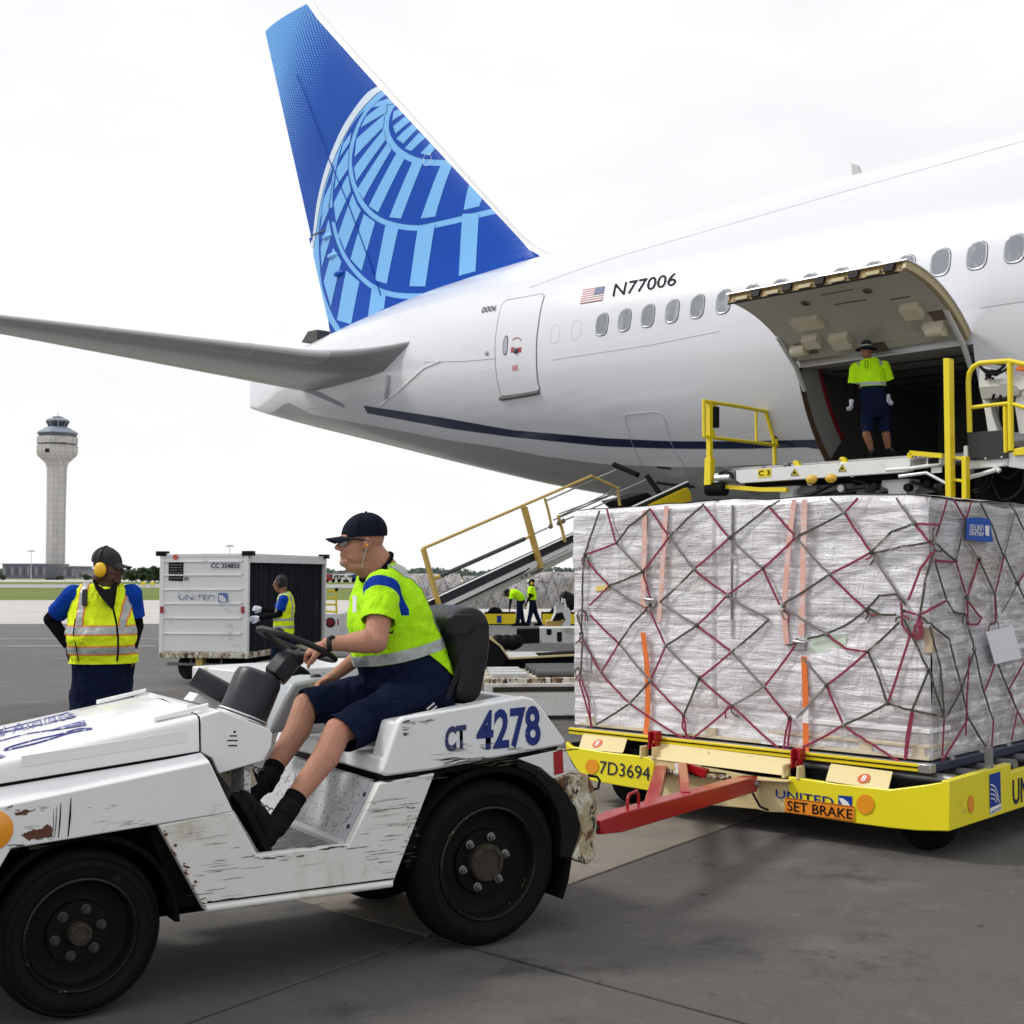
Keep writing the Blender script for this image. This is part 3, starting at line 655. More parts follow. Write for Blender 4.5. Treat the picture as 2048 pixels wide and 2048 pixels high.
# ---- cargo hold and door
m_hold = M('hold_lining', (.17, .17, .165), .6, var=.12, vs=2); m_holdw = M('hold_ceiling_panel', (.50, .49, .46), .55, var=.08); m_holdf = M('hold_floor', (.06, .06, .06), .5, var=.2)
m_beige = M('door_inner_beige', (.44, .42, .37), .5, var=.05, wear=[((.32, .29, .24), .62, .08, 2, (1, 1, 1))]); m_primer = M('latch_primer_ochre', (.30, .20, .07), .6, var=.3, vs=9, wear=[((.05, .04, .03), .55, .05, 12, (1, 1, 1))]); m_boxcream = M('latch_cover_cream', (.62, .57, .44), .5, var=.06)
hold = MB(); hold.box(S0 - .5, S1 + 1.4, -1.85, 2.2, 3.36, 3.44); hold.build('hold_floor', m_holdf, plane)
b = MB(); b.box(S0 - .5, S1 + 1.4, -2.9, 2.2, 5.02, 5.06); b.build('hold_ceiling', m_holdw, plane)
b = MB()
for u_ in (S0 - .55, S1 + 1.4):
    q = [(-1.85, 3.36), (2.2, 3.36), (2.2, 5.06), (-2.8, 5.06), (-2.6, 4.5), (-2.3, 3.9)]
    b.loft([[(u_, y, z) for y, z in q], [(u_ + .05, y, z) for y, z in q]])
b.build('hold_bulkhead', m_hold, plane)
b = MB()
for k_ in range(8): u0 = S0 - .5 + k_ * .6; b.box(u0 + .01, u0 + .59, 2.14, 2.2, 3.44, 5.02)
b.build('hold_lining', m_hold, plane)
def jamb(s_, wd, name, mat, th0=-44, th1=-11, rad=0., dep=.35, z0=None):
    b = MB(); ring = []
    for k_ in range(13):
        t_ = R(th0 + (th1 - th0) * k_ / 12); zc, h, a = sec(s_)
        ring.append([(s_, -(a - rad) * math.cos(t_), zc + (h - rad) * math.sin(t_)), (s_ + wd, -(a - rad) * math.cos(t_), zc + (h - rad) * math.sin(t_)), (s_ + wd, -(a - rad - dep) * math.cos(t_), zc + (h - rad - dep) * math.sin(t_)), (s_, -(a - rad - dep) * math.cos(t_), zc + (h - rad - dep) * math.sin(t_))])
    b.loft(ring); return b.build(name, mat, plane, smooth=40)
jamb(S0 - .03, .035, 'door_jamb', M('jamb_brown', (.16, .09, .06), .6, var=.3, vs=6), rad=.012, dep=.12)
jamb(S0 - .04, .04, 'door_jamb_panel', M('jamb_grey', (.42, .42, .40), .5), rad=.13, dep=.45)
jamb(S0 - .035, .05, 'door_jamb_edge', M('jamb_red', (.30, .02, .03), .5), rad=.60, dep=.06)
jamb(S1, .035, 'door_jamb', m_hold, rad=.01, dep=.5)
b = MB(); zc, h, a = sec(5); b.box(S0, S1, -3.05, -2.6, 4.90, 5.02); b.build('door_header', m_beige, plane)
for k_ in range(6): b = MB(); b.box(S0 - .3, S1 + 1.2, -2.3 + k_ * .7, -2.24 + k_ * .7, 5.0, 5.02); b.build('ceiling_rail', m_holdf, plane)
for k_ in range(7): b = MB(); b.box(S0 - .4, S1 + 1.3, -1.7 + k_ * .55, -1.62 + k_ * .55, 3.44, 3.47); b.build('floor_track', m_alu, plane)
for u_, z_, w_, h_ in ((6.2, 4.25, .30, .02), (6.35, 4.1, .02, .25), (6.3, 3.85, .26, .02), (5.2, 4.3, .02, .5), (7.2, 4.2, .02, 1.2)): b = MB(); b.box(u_, u_ + w_, 2.12, 2.14, z_, z_ + h_); b.build('wall_fitting', m_black, plane)
# door panel: arc from hinge to lip
HW, HZ, LW, LZ = -3.08, 4.90, -4.765, 5.655
def darc(k_, off=0.):
    cw, cz = HW + (LW - HW) * k_, HZ + (LZ - HZ) * k_; c = math.hypot(LW - HW, LZ - HZ); nx_, nz_ = -(LZ - HZ) / c, (LW - HW) / c
    if nz_ < 0: nx_, nz_ = -nx_, -nz_
    sg = (3.1 - math.sqrt(3.1 ** 2 - c * c / 4)) * 4 * k_ * (1 - k_) * 1.25
    return (cw + nx_ * (sg + off), cz + nz_ * (sg + off))
def dpanel(name, mat, s0, s1, k0, k1, o0, o1, parent, n=14):
    b = MB(); ring = []
    for i in range(n + 1):
        k_ = k0 + (k1 - k0) * i / n; a_ = darc(k_, o0); c_ = darc(k_, o1)
        ring.append([(s0, *a_), (s1, *a_), (s1, *c_), (s0, *c_)])
    b.loft(ring); return b.build(name, mat, parent, smooth=40)
cdoor = dpanel('cargo_door', m_jet, S0 + .0, S1, .02, 1.02, .10, .115, plane)
dpanel('door_inner_skin', m_beige, S0 + .05, S1 - .08, .06, .97, -.02, .0, cdoor)
dpanel('door_side_frame', M('door_frame_ochre', (.40, .33, .18), .5, var=.2, vs=5), S1 - .07, S1 - .02, .03, 1.0, -.01, .10, cdoor)
dpanel('door_side_frame', m_primer, S0 + .02, S0 + .05, .03, 1.0, -.01, .10, cdoor)
dpanel('door_lip', m_primer, S0 + .03, S1 - .03, .975, .99, -.04, .10, cdoor, 2)
for i in range(10):
    s_ = S0 + .18 + i * (S1 - S0 - .5) / 9
    if i % 2 == 0: dpanel('latch_box', M('latch_dull_cream', (.34, .28, .15), .6, var=.2, vs=9), s_, s_ + .20, .972, 1.012, -.03, .03, cdoor, 2)
    else: dpanel('latch_fitting', m_black, s_, s_ + .14, .972, 1.015, -.02, .08, cdoor, 2)
b = MB(); b.tube([(S0 + .05, *darc(1.0, -.06)), (S1 - .1, *darc(1.0, -.06))], .014, 6); b.build('lip_rail', m_black, cdoor)
for s_, k_, a_ in ((5.0, .72, .07), (6.0, .74, .07)):
    b = MB(); c_ = darc(k_, -.03); b.lathe([(a_, 0), (a_ * .6, -.015), (a_ * .6, .0)], (s_, *c_), (0, .4, 1), 16); b.build('latch_port', M('port_dark', (.12, .11, .09), .5), cdoor)
for s_, k_, u_, v_ in ((4.75, .47, .46, .13), (5.05, .22, .3, .12), (6.35, .42, .26, .13), (6.5, .20, .3, .1), (4.6, .26, .26, .1)):
    dpanel('latch_cover', m_boxcream if u_ != .1 else m_primer, s_ - u_ / 2, s_ + u_ / 2, k_ - v_ / 2, k_ + v_ / 2, -.13 if u_ < .4 else -.10, -.02, cdoor, 3)
for s_, k_, u_, v_ in ((4.4, .17, .3, .12), (6.62, .30, .22, .10), (5.5, .08, .3, .09), (6.3, .56, .3, .01), (5.6, .62, .5, .01), (5.6, .80, .5, .01)):
    dpanel('door_recess', M('recess_brown', (.12, .09, .06), .6), s_ - u_ / 2, s_ + u_ / 2, k_ - v_ / 2, k_ + v_ / 2, -.028, -.02, cdoor, 2)
b = MB()
for i in range(56): s_ = S0 + .25 + i * (S1 - S0 - .5) / 55; c_ = darc(.14, -.03); b.ball((s_, *c_), .011, 6, 4)
o = b.build('rivet_row', m_boxcream, cdoor); o['kind'] = 'stuff'
for s_ in (S0 + .06, S1 - .1):
    b = MB(); c_ = darc(.34, -.02); b.tube([(s_, *c_), (s_ - .0, -3.15, 4.9), (s_, -2.9, 4.55)], .04, 8); b.build('door_arm', M('arm_grey', (.5, .5, .48), .45), cdoor, smooth=50)
    b = MB(); c_ = darc(.2, -.1); b.lathe([(.09, -.12), (.09, .12)], (s_ + (.25 if s_ < 5 else -.25), *c_), (1, 0, 0), 14); b.build('actuator', m_boxcream, cdoor, smooth=40)
# ================================================================ PEOPLE TOOLS
V = Vector
def cap_mb(b, p0, r0, p1, r1, n=14):
    p0, p1 = V(p0), V(p1); d = p1 - p0; L_ = d.length
    if L_ < 1e-5: return b.ball(p0, r0, n, 8)
    d.normalize(); q = V((0, 0, 1)).rotation_difference(d); rings = []
    for t_ in (-90, -65, -40, -15): rings.append((p0, r0, R(t_)))
    for t_ in (15, 40, 65, 90): rings.append((p1, r1, R(t_)))
    out = []
    for p, r, t_ in rings:
        rr_ = max(r * math.cos(t_), .0004); out.append([p + q @ V((rr_ * math.cos(2 * math.pi * j / n), rr_ * math.sin(2 * math.pi * j / n), r * math.sin(t_))) for j in range(n)])
    b.loft(out)
def ell_mb(b, c, r, M3=None, n=16, m=10):
    M3 = M3 or Matrix.Identity(3); c = V(c); rings = []
    for i in range(m + 1):
        t_ = math.pi * (i + .03) / (m + .06)
        rings.append([c + M3 @ V((r[0] * math.sin(t_) * math.cos(2 * math.pi * j / n), r[1] * math.sin(t_) * math.sin(2 * math.pi * j / n), -r[2] * math.cos(t_))) for j in range(n)])
    b.loft(rings)
def spine_mb(b, rings, lat, n=24, pw=2.3):
    """rings: (centre, half width, half depth); lat: direction of the shoulders"""
    lat = V(lat).normalized(); out = []; cs = [V(r[0]) for r in rings]
    for i, (c, a, d) in enumerate(rings):
        ax = (cs[min(i + 1, len(cs) - 1)] - cs[max(0, i - 1)]).normalized(); f = lat.cross(ax).normalized(); l2 = ax.cross(f).normalized(); ring = []
        for j in range(n):
            t_ = 2 * math.pi * j / n; x = math.cos(t_); y = math.sin(t_)
            ring.append(cs[i] + l2 * a * abs(x) ** (2 / pw) * (1 if x > 0 else -1) + f * d * abs(y) ** (2 / pw) * (1 if y > 0 else -1))
        out.append(ring)
    b.loft(out)
def chain(b, pts, inf=0.):
    for (p0, r0), (p1, r1) in zip(pts[:-1], pts[1:]): cap_mb(b, p0, r0 + inf, p1, r1 + inf)
_tex = {}
def blob(name, b, mat, parent, voxel=.01, smooth=5, cuts=(), folds=0., fscale=.12, label=None, sep=(), drop=None, dropp=()):
    """union of the prims in b, as one continuous skin. cuts: (point, normal) removes what lies on the normal's side"""
    me = bpy.data.meshes.new('t'); me.from_pydata(b.v, [], b.f); me.update()
    bm = bmesh.new(); bm.from_mesh(me); bmesh.ops.recalc_face_normals(bm, faces=bm.faces); bm.to_mesh(me); bm.free()
    o = bpy.data.objects.new('t', me); COL.objects.link(o)
    r_ = o.modifiers.new('r', 'REMESH'); r_.mode = 'VOXEL'; r_.voxel_size = voxel; r_.adaptivity = 0
    s_ = o.modifiers.new('s', 'SMOOTH'); s_.factor = .5; s_.iterations = smooth
    if folds:
        key = ('f', fscale)
        if key not in _tex:
            tx = bpy.data.textures.new('folds', 'CLOUDS'); tx.noise_scale = fscale; tx.noise_depth = 3; _tex[key] = tx
        d_ = o.modifiers.new('d', 'DISPLACE'); d_.texture = _tex[key]; d_.strength = folds; d_.mid_level = .5; d_.texture_coords = 'LOCAL'
    dg = bpy.context.evaluated_depsgraph_get(); me2 = bpy.data.meshes.new_from_object(o.evaluated_get(dg), depsgraph=dg)
    bpy.data.objects.remove(o); bpy.data.meshes.remove(me); me2.name = name; me2.materials.clear()
    bm = bmesh.new(); bm.from_mesh(me2)
    for c in cuts:
        lim = c[2] if len(c) > 2 else None
        geo = list(bm.verts) + list(bm.edges) + list(bm.faces)
        if lim:   # only in a box around the point
            cp = V(c[0]); fs = [f for f in bm.faces if (f.calc_center_median() - cp).length < lim]; vs_ = {v for f in fs for v in f.verts}; es_ = {e for f in fs for e in f.edges}
            geo = list(vs_) + list(es_) + fs
        bmesh.ops.bisect_plane(bm, geom=geo, plane_co=V(c[0]), plane_no=V(c[1]), clear_outer=True)
    for co, no in dropp: bmesh.ops.bisect_plane(bm, geom=list(bm.verts) + list(bm.edges) + list(bm.faces), plane_co=V(co), plane_no=V(no))
    if drop: bmesh.ops.delete(bm, geom=[f for f in bm.faces if drop(f.calc_center_median())], context='FACES')
    outs = []
    for nm, m_, planes, pred, off in sep:
        for co, no in planes: bmesh.ops.bisect_plane(bm, geom=list(bm.verts) + list(bm.edges) + list(bm.faces), plane_co=V(co), plane_no=V(no))
        bm.normal_update(); fs = [f for f in bm.faces if pred(f.calc_center_median(), f.normal)]
        b2 = MB(); idx = {}
        for f in fs:
            q = []
            for v in f.verts:
                if v.index not in idx or True:
                    key = v
                    if key not in idx: idx[key] = b2.vs([v.co + v.normal * off])
                    q.append(idx[key])
            b2.face(q)
        outs.append((nm, m_, b2))
    bm.to_mesh(me2); bm.free()
    me2.polygons.foreach_set('use_smooth', [True] * len(me2.polygons))
    ob = link_mesh(name, me2, mat, parent, label=label)
    for nm, m_, b2 in outs:
        if b2.f: b2.build(nm, m_, ob, smooth=80)
    return ob
def HM(c, yaw, pitch=0., roll=0., scale=1.):
    """head or hand matrix: x forward, y left, z up"""
    return Matrix.Translation(V(c)) @ Matrix.Rotation(yaw, 4, 'Z') @ Matrix.Rotation(-pitch, 4, 'Y') @ Matrix.Rotation(roll, 4, 'X') @ Matrix.Scale(scale, 4)
def head_prims(b, Mx, heavy=0., beard=False, ears=True):
    b.T = Mx
    ell_mb(b, (-.012, 0, .032), (.098, .076, .088)); ell_mb(b, (.022, 0, -.028), (.072, .066 + heavy * .5, .090)); ell_mb(b, (.000, 0, -.055), (.068, .064 + heavy, .060))
    ell_mb(b, (.052, 0, -.098), (.038, .036 + heavy, .026))
    for s in (-1, 1):
        ell_mb(b, (.020, s * .036, -.072), (.052, .026 + heavy, .034)); ell_mb(b, (.052, s * .032, -.036), (.032, .026, .034))
        ell_mb(b, (.098, s * .013, -.040), (.014, .009, .009))
        if ears:
            ell_mb(b, (-.012, s * .082, -.012), (.022, .009, .034)); ell_mb(b, (-.006, s * .078, -.018), (.014, .012, .022))
    cap_mb(b, (.082, 0, .004), .010, (.110, 0, -.034), .0135)
    ell_mb(b, (.078, 0, .018), (.020, .050, .011)); ell_mb(b, (.082, 0, -.066), (.014, .026, .0085)); ell_mb(b, (.079, 0, -.080), (.014, .024, .0095))
    if heavy: ell_mb(b, (.01, 0, -.115), (.060, .055, .035)); ell_mb(b, (-.062, 0, -.075), (.050, .062, .055))
    b.T = None
def cap_parts(Mx, parent, mat, bill=True, back=None, name='cap', bill_mat=None):
    b = MB(); b.T = Mx; rings = []
    for i in range(9):
        t_ = R(-8 + 98 * i / 8); rings.append([(-.014 + .106 * math.cos(t_) * math.cos(2 * math.pi * j / 28) , .084 * math.cos(t_) * math.sin(2 * math.pi * j / 28), .040 + .098 * math.sin(t_) - .012 * math.cos(2 * math.pi * j / 28) * math.cos(t_)) for j in range(28)])
    b.loft(rings, True, False); b.face([b.vs([rings[-1][j] for j in range(28)]) + k for k in range(28)])
    cp = b.build(name, mat, parent, smooth=60)
    b = MB(); b.T = Mx; b.ball((-.014, 0, .139), .007, 8, 6); b.build('button', mat, cp, smooth=60)
    b = MB(); b.T = Mx
    for k_ in range(6):
        a_ = 2 * math.pi * k_ / 6; b.tube([(-.014 + .107 * math.cos(R(t_)) * math.cos(a_), .085 * math.cos(R(t_)) * math.sin(a_), .040 + .099 * math.sin(R(t_)) - .012 * math.cos(a_) * math.cos(R(t_))) for t_ in range(-6, 90, 8)], .0022, 5)
    b.build('seam', mat, cp)
    if bill:
        b = MB(); b.T = Mx; up, dn = [], []
        for i in range(7):
            r_ = i / 6; row = []
            for j in range(13):
                a_ = R(-52 + 104 * j / 12); x = -.014 + .100 * math.cos(a_) + r_ * .078 * (math.cos(a_) ** .55); y = .082 * math.sin(a_) * (1 + .02 * r_)
                z = .022 - .018 * r_ + .0 - .020 * (math.sin(a_) ** 2) * (0.3 + r_)
                row.append((x, y, z))
            up.append(row)
        b.loft(up, False, False); b.loft([[(x, y, z - .004) for x, y, z in row] for row in up][::-1], False, False)
        ed = up[-1]; b.tube([(x, y, z - .002) for x, y, z in ed], .0028, 6)
        b.build('visor', bill_mat or mat, cp, smooth=60)
    return cp
def shades(Mx, parent, off=0.):
    b = MB(); b.T = Mx
    for s in (-1, 1):
        q = []
        for i in range(12):
            t_ = 2 * math.pi * i / 12; y = s * (.034 + .031 * math.cos(t_)); z = -.004 + .023 * math.sin(t_); x = .103 - 7.0 * (y * y) ; q.append((x, y, z))
        k0 = b.vs(q); b.face([k0 + i for i in range(12)]); k1 = b.vs([(x - .004, y, z) for x, y, z in q]); b.face([k1 + i for i in range(12)][::-1])
        for i in range(12): j = (i + 1) % 12; b.face((k0 + i, k0 + j, k1 + j, k1 + i))
    g_ = b.build('sunglasses', m_lens, parent, smooth=40)
    b = MB(); b.T = Mx
    b.tube([(.102, -.01, .006), (.104, 0, .008), (.102, .01, .006)], .003, 6)
    for s in (-1, 1): b.tube([(.072, s * .062, .008), (.03, s * .080, .010), (-.02, s * .086, .004)], (.0052), 6)
    b.build('frame', m_plastic, g_, smooth=60)
def muffs(Mx, parent, col, band, wide=False):
    b = MB(); b.T = Mx; b.tube([(-.02, .098 * math.cos(R(t_)), .01 + .132 * math.sin(R(t_))) for t_ in range(-5, 186, 8)], .006, 6)
    e = b.build('earmuffs', band, parent, smooth=60)
    for s in (-1, 1):
        b = MB(); b.T = Mx; b.lathe([(.028, 0), (.040, .006), (.042, .020), (.036, .034), (.020, .040), (.002, .041)], (-.012, s * .074, -.018), (0, s, 0), 20, 1, 1.25); b.build('ear_cup', col, e, smooth=50)
        b = MB(); b.T = Mx; b.lathe([(.034, 0), (.040, .008), (.030, .014)], (-.012, s * .068, -.018), (0, s, 0), 18, 1, 1.2); b.build('cushion', m_plastic, e, smooth=50)
def hand_prims(b, Mx, curl=35., side=1, spread=6., inf=0., thumb=35):
    """x towards the fingertips, z back of the hand; side=+1 thumb towards +y"""
    b.T = Mx
    ell_mb(b, (.045, 0, 0), (.050, .040 + inf, .016 + inf)); cap_mb(b, (-.03, 0, 0), .024 + inf, (.02, 0, 0), .027 + inf)
    for k_, (y, L_, r_) in enumerate(((.030, .072, .0095), (.010, .080, .0098), (-.011, .074, .0092), (-.031, .058, .0082))):
        y *= side; p = V((.082, y, 0)); a_ = 0; cu = curl * (1 + .08 * k_); cap_mb(b, (.05, y * .8, 0), .013 + inf, p, r_ * 1.15 + inf)
        for f_, (fr_, rr_) in enumerate(((.45, 1), (.30, .92), (.25, .82))):
            a_ += R(cu * (.8, 1.1, .8)[f_]); d = V((math.cos(a_), math.sin(R(spread * (y / .03))) * .3, -math.sin(a_))); q = p + d * L_ * fr_ * 1.05; cap_mb(b, p, r_ * rr_ + inf, q, r_ * rr_ * .93 + inf); p = q
    p0 = V((.010, side * .028, -.006)); p1 = p0 + V((.038, side * .026, -.012)); p2 = p1 + V((math.cos(R(thumb)) * .032, side * .004, -math.sin(R(thumb)) * .032)); p3 = p2 + V((math.cos(R(thumb * 1.5)) * .024, -side * .002, -math.sin(R(thumb * 1.5)) * .024))
    cap_mb(b, p0, .016 + inf, p1, .0125 + inf); cap_mb(b, p1, .012 + inf, p2, .011 + inf); cap_mb(b, p2, .011 + inf, p3, .009 + inf)
    b.T = None
def boot(name, ank, heel, toe, parent, mat=None, r=.055, sole=True, shaft=None):
    """ank above the heel; heel and toe lie on the sole"""
    ank, heel, toe = V(ank), V(heel), V(toe); fwd = (toe - heel).normalized(); up = (ank - heel); up = (up - fwd * up.dot(fwd)).normalized(); lat = up.cross(fwd)
    b = MB(); L_ = (toe - heel).length
    cap_mb(b, ank, r * .98, ank.lerp(heel + fwd * .05 + up * .06, .7), r * .95)
    cap_mb(b, heel + fwd * .045 + up * .045, .040, heel + fwd * (L_ * .45) + up * .050, .044)
    M3 = Matrix((fwd, lat, up)).transposed()
    ell_mb(b, heel + fwd * (L_ * .72) + up * .038, (L_ * .27, .048, .036), M3); ell_mb(b, heel + fwd * (L_ * .45) + up * .055, (L_ * .28, .040, .045), M3); ell_mb(b, heel + fwd * .05 + up * .04, (.048, .038, .045), M3)
    sh = blob(name, b, mat or m_boot, parent, .008, 3, cuts=[(heel + up * .012, -up)])
    if sole:
        b = MB(); q = [(0.0, .026), (.04, .036), (L_ * .3, .034), (L_ * .5, .040), (L_ * .75, .046), (L_ * .92, .034), (L_ * 1.0, .012)]
        ring = [(x, y) for x, y in q] + [(x, -y) for x, y in q[::-1]]
        b.loft([[heel + fwd * x + lat * y + up * z for x, y in ring] for z in (-.012, .010, .018)])
        b.build('sole', m_rubber, sh)
        b = MB()
        for k_ in range(5):
            c = heel + fwd * (L_ * .42 + .0) + up * .10; a_ = c.lerp(ank, 0) + (ank - c) * (k_ / 5) * .7; f2 = (ank - heel).normalized()
            c = heel + fwd * (L_ * .60 - k_ * .022) + up * (.088 + k_ * .014); b.tube([c + lat * .024, c + up * .008 + fwd * .008, c - lat * .024], .003, 5)
        b.build('lace', M('lace_grey', (.12, .12, .12), .8), sh)
    return sh
def add_pred(u): return u
# ================================================================ BAGGAGE TUG
T = Fr(-.103, 6.182, 32.4)
tug = thing('baggage_tug', T, 'white scuffed baggage tug numbered CT 4278 being driven past the cargo', 'tug')
def z1(x, y): return (x * .3872, 1300 + y * .3872)
def z2(x, y): return (400 + x * .4141, 980 + y * .4141)
def z3(x, y): return (600 + x * .3623, 1300 + y * .3623)
def za(x, y): return (x * .2484, 1360 + y * .2484)
def wheel(o, r, rim, w0, w1, parent, nut_r, hub_r, mirror=False, nm=None):
    """a wheel in the parent's frame with the axle along w; w0 is its outer face"""
    d = 1 if w1 > w0 else -1; wd = abs(w1 - w0); ax = (0, -d, 0)
    P = lambda prof: [(a, -h) for a, h in prof]
    b = MB()   # h runs from the outer face (0) inwards
    b.lathe(P([(rim * 1.0, wd * .18), (rim * .99, .050), (rim * .93, .075), (rim * .80, .082), (nut_r + .035, .078), (nut_r + .03, .060), (.01, .060)]), (o[0], w0, o[2]), ax, 48, caps=False)
    wh = b.build('wheel', m_rim, parent, smooth=35)
    b = MB(); sh = r * .03
    prof = [(rim * 1.02, .03), (rim * 1.06, .008), (rim * 1.16, .000), (rim * 1.30, -.003 + .0), (r * .90, .006), (r * .955, .022), (r * .985, .040), (r, .058), (r, wd * .5), (r, wd - .058), (r * .985, wd - .040), (r * .93, wd - .01), (rim * 1.1, wd), (rim, wd)]
    b.lathe(P(prof), (o[0], w0, o[2]), ax, 64, caps=False); ty = b.build('tyre', m_rubber, wh, smooth=28)
    b = MB()
    for f_ in (.36, .5, .64): b.lathe(P([(r + .001, wd * f_ - .005), (r + .0015, wd * f_), (r + .001, wd * f_ + .005)]), (o[0], w0, o[2]), ax, 64, caps=False)
    b.build('tread_groove', m_under, wh)
    b = MB(); b.lathe(P([(rim * 1.035, .020), (rim * 1.045, .004), (rim * 1.01, -.002), (rim * .985, .004), (rim * .985, .05)]), (o[0], w0, o[2]), ax, 64, caps=False); b.build('rim_edge', m_rimedge, wh, smooth=50)
    for f_ in (1.25, 1.42):
        if rim * f_ < r * .93: b = MB(); b.lathe(P([(rim * f_ - .004, .0), (rim * f_, -.007), (rim * f_ + .004, .0)]), (o[0], w0, o[2]), ax, 64, caps=False); b.build('sidewall_rib', m_rubber, wh, smooth=50)
    b = MB(); b.lathe(P([(hub_r, .062), (hub_r, .022), (hub_r * .93, .012), (hub_r * .72, .010), (hub_r * .70, .018), (.003, .018)]), (o[0], w0, o[2]), ax, 32); b.build('hub', m_hub, wh, smooth=30)
    for k_ in range(6):
        a_ = R(12 + 60 * k_); c = (o[0] + nut_r * math.cos(a_), w0, o[2] + nut_r * math.sin(a_))
        b = MB(); b.lathe(P([(.021, .060), (.021, .052), (.0135, .050), (.0135, .034), (.008, .033), (.007, .022), (.001, .022)]), c, ax, 12); b.build('wheel_nut', nm or m_nut, wh)
        if k_ == 0: b = MB()
    b = MB()
    for k_ in range(8):
        a_ = R(20 + 45 * k_); rr_ = hub_r * .84; b.ball((o[0] + rr_ * math.cos(a_), w0 + d * .008, o[2] + rr_ * math.sin(a_)), .006, 6, 4)
    b.build('hub_bolt', m_hub, wh)
    return wh
rc = T.hw(980, 1731, .02); fc = T.hw(165, 1877, .02)
wheel((rc[0], 0, .389), .389, .256, .02, .22, tug, .119, .088)
wheel((fc[0], 0, .328), .328, .214, .03, .21, tug, .092, .045, nm=M('dark_nut', (.035, .033, .03), .6, .2, var=.3))  # front wheel nuts in a darker tone
wheel((rc[0], 0, .389), .389, .256, 1.26, 1.06, tug, .119, .088)
wheel((fc[0], 0, .328), .328, .214, 1.25, 1.07, tug, .092, .06)
# lower side panel with its cut edges
low = T.uz([z1(820, 905), z1(1205, 835), z1(1330, 1058), z3(270, 1075), z3(438, 738), z3(745, 680), z3(510, 1300), z1(1063, 1350)], 0)
b = MB(); b.prism(low, 0, .05); b.build('side_panel', m_white_worn, tug, bevel=.006)
zf = T.hw(*z3(270, 1075), 0)[2]
b = MB(); b.prism(low, 1.22, 1.27); b.build('side_panel', m_white_worn, tug, bevel=.006)
q = T.uz([z1(1063, 1336), z3(505, 1290)], 0); b = MB(); b.tube([(q[0][0], .0, q[0][1]), (q[1][0], .0, q[1][1])], .016, 10); b.build('sill_tube', m_white_worn, tug, smooth=60)
q = T.uz([z1(1070, 1305), z3(515, 1262)], 0); b = MB(); b.tube([(q[0][0], -.001, q[0][1]), (q[1][0], -.001, q[1][1])], .0035, 6); b.build('sill_seam', m_under, tug)
# floor, riser, chassis
uA = T.hw(*z3(270, 1075), 0)[0]; uB = T.hw(*z3(440, 738), 0)[0]; zB = T.hw(*z3(440, 738), 0)[2]; uF = T.hw(*z1(1205, 835), 0)[0] - .02
b = MB(); b.box(uF - .1, uA + .02, .05, 1.22, zf - .05, zf - .012); b.build('floor_plate', m_floor, tug)
b = MB(); b.hexa([(uA, .05, zf - .02), (uA + .03, .05, zf - .02), (uA + .03, 1.22, zf - .02), (uA, 1.22, zf - .02)], [(uB, .05, zB), (uB + .03, .05, zB), (uB + .03, 1.22, zB), (uB, 1.22, zB)]); b.build('seat_riser', m_grime, tug)
b = MB(); b.hexa([(uA - .035, .05, zf - .012), (uA + .001, .05, zf - .012), (uA + .001, 1.22, zf - .012), (uA - .035, 1.22, zf - .012)], [(uA - .03, .05, zf + .004), (uA + .004, .05, zf + .012), (uA + .004, 1.22, zf + .012), (uA - .03, 1.22, zf + .004)]); b.build('riser_flange', m_alu, tug)
b = MB(); b.hexa([(uA - .004, .051, zf), (uA + .05, .051, zf), (uA + .05, .10, zf), (uA - .004, .10, zf)], [(uB - .006, .051, zB), (uB + .05, .051, zB), (uB + .05, .10, zB), (uB - .006, .10, zB)]); b.build('riser_angle', M('riser_steel', (.42, .44, .48), .4, var=.1), tug)
for f_ in (.25, .78):
    b = MB(); c = (uA + (uB - uA) * f_ - .004, .075, zf + (zB - zf) * f_); b.lathe([(.012, 0), (.010, .006), (.001, .007)], c, (-1, 0, .3), 8); b.build('bolt', m_hub, tug)
b = MB(); b.box(fc[0] - .25, .75, .25, 1.02, .30, .52); b.box(rc[0] - .6, rc[0] + .40, .24, 1.03, .34, .80); b.box(fc[0] - .30, fc[0] + .42, .26, 1.01, .40, .80); b.build('chassis', m_under, tug)
b = MB(); b.tube([(rc[0], .2, .389), (rc[0], 1.08, .389)], .07, 12); b.tube([(fc[0], .2, .328), (fc[0], 1.08, .328)], .05, 12); b.build('axle', m_under, tug)
# wheel arches
def arch(cu, cz, r0, a0, a1, w0, w1, th=.02, name='wheel_arch', mat=None, ext=None):
    b = MB(); o_ = arc(cu, cz, r0, a0, a1, 18); i_ = arc(cu, cz, r0 + th, a0, a1, 18)
    b.prism(o_ + i_[::-1], w0, w1); return b.build(name, mat or m_under, tug)
arch(rc[0], .389, .43, -28, 175, .005, .30, .03)
b = MB(); b.prism(arc(rc[0], .389, .455, -34, 172, 20) + [(rc[0] - .46, .80), (rc[0] - .30, .86), (rc[0] + .36, .93), (rc[0] + .50, .80), (rc[0] + .52, .3)][::1], .24, .27); b.build('arch_liner', m_under, tug)
arch(fc[0], .328, .375, 0, 180, .03, .30, .02)
b = MB(); b.box(fc[0] - .5, fc[0] + .42, .27, .30, .36, .85); b.build('arch_liner', m_under, tug)
# dark steel closing the front arch behind the slanted edge of the side panel
q = T.uz([z1(820, 905), z1(1063, 1350), z1(1060, 1320), z1(880, 1345), z1(860, 1150), z1(780, 940)], .03)
b = MB(); b.prism(q, .052, .09); b.build('arch_gusset', m_under, tug)
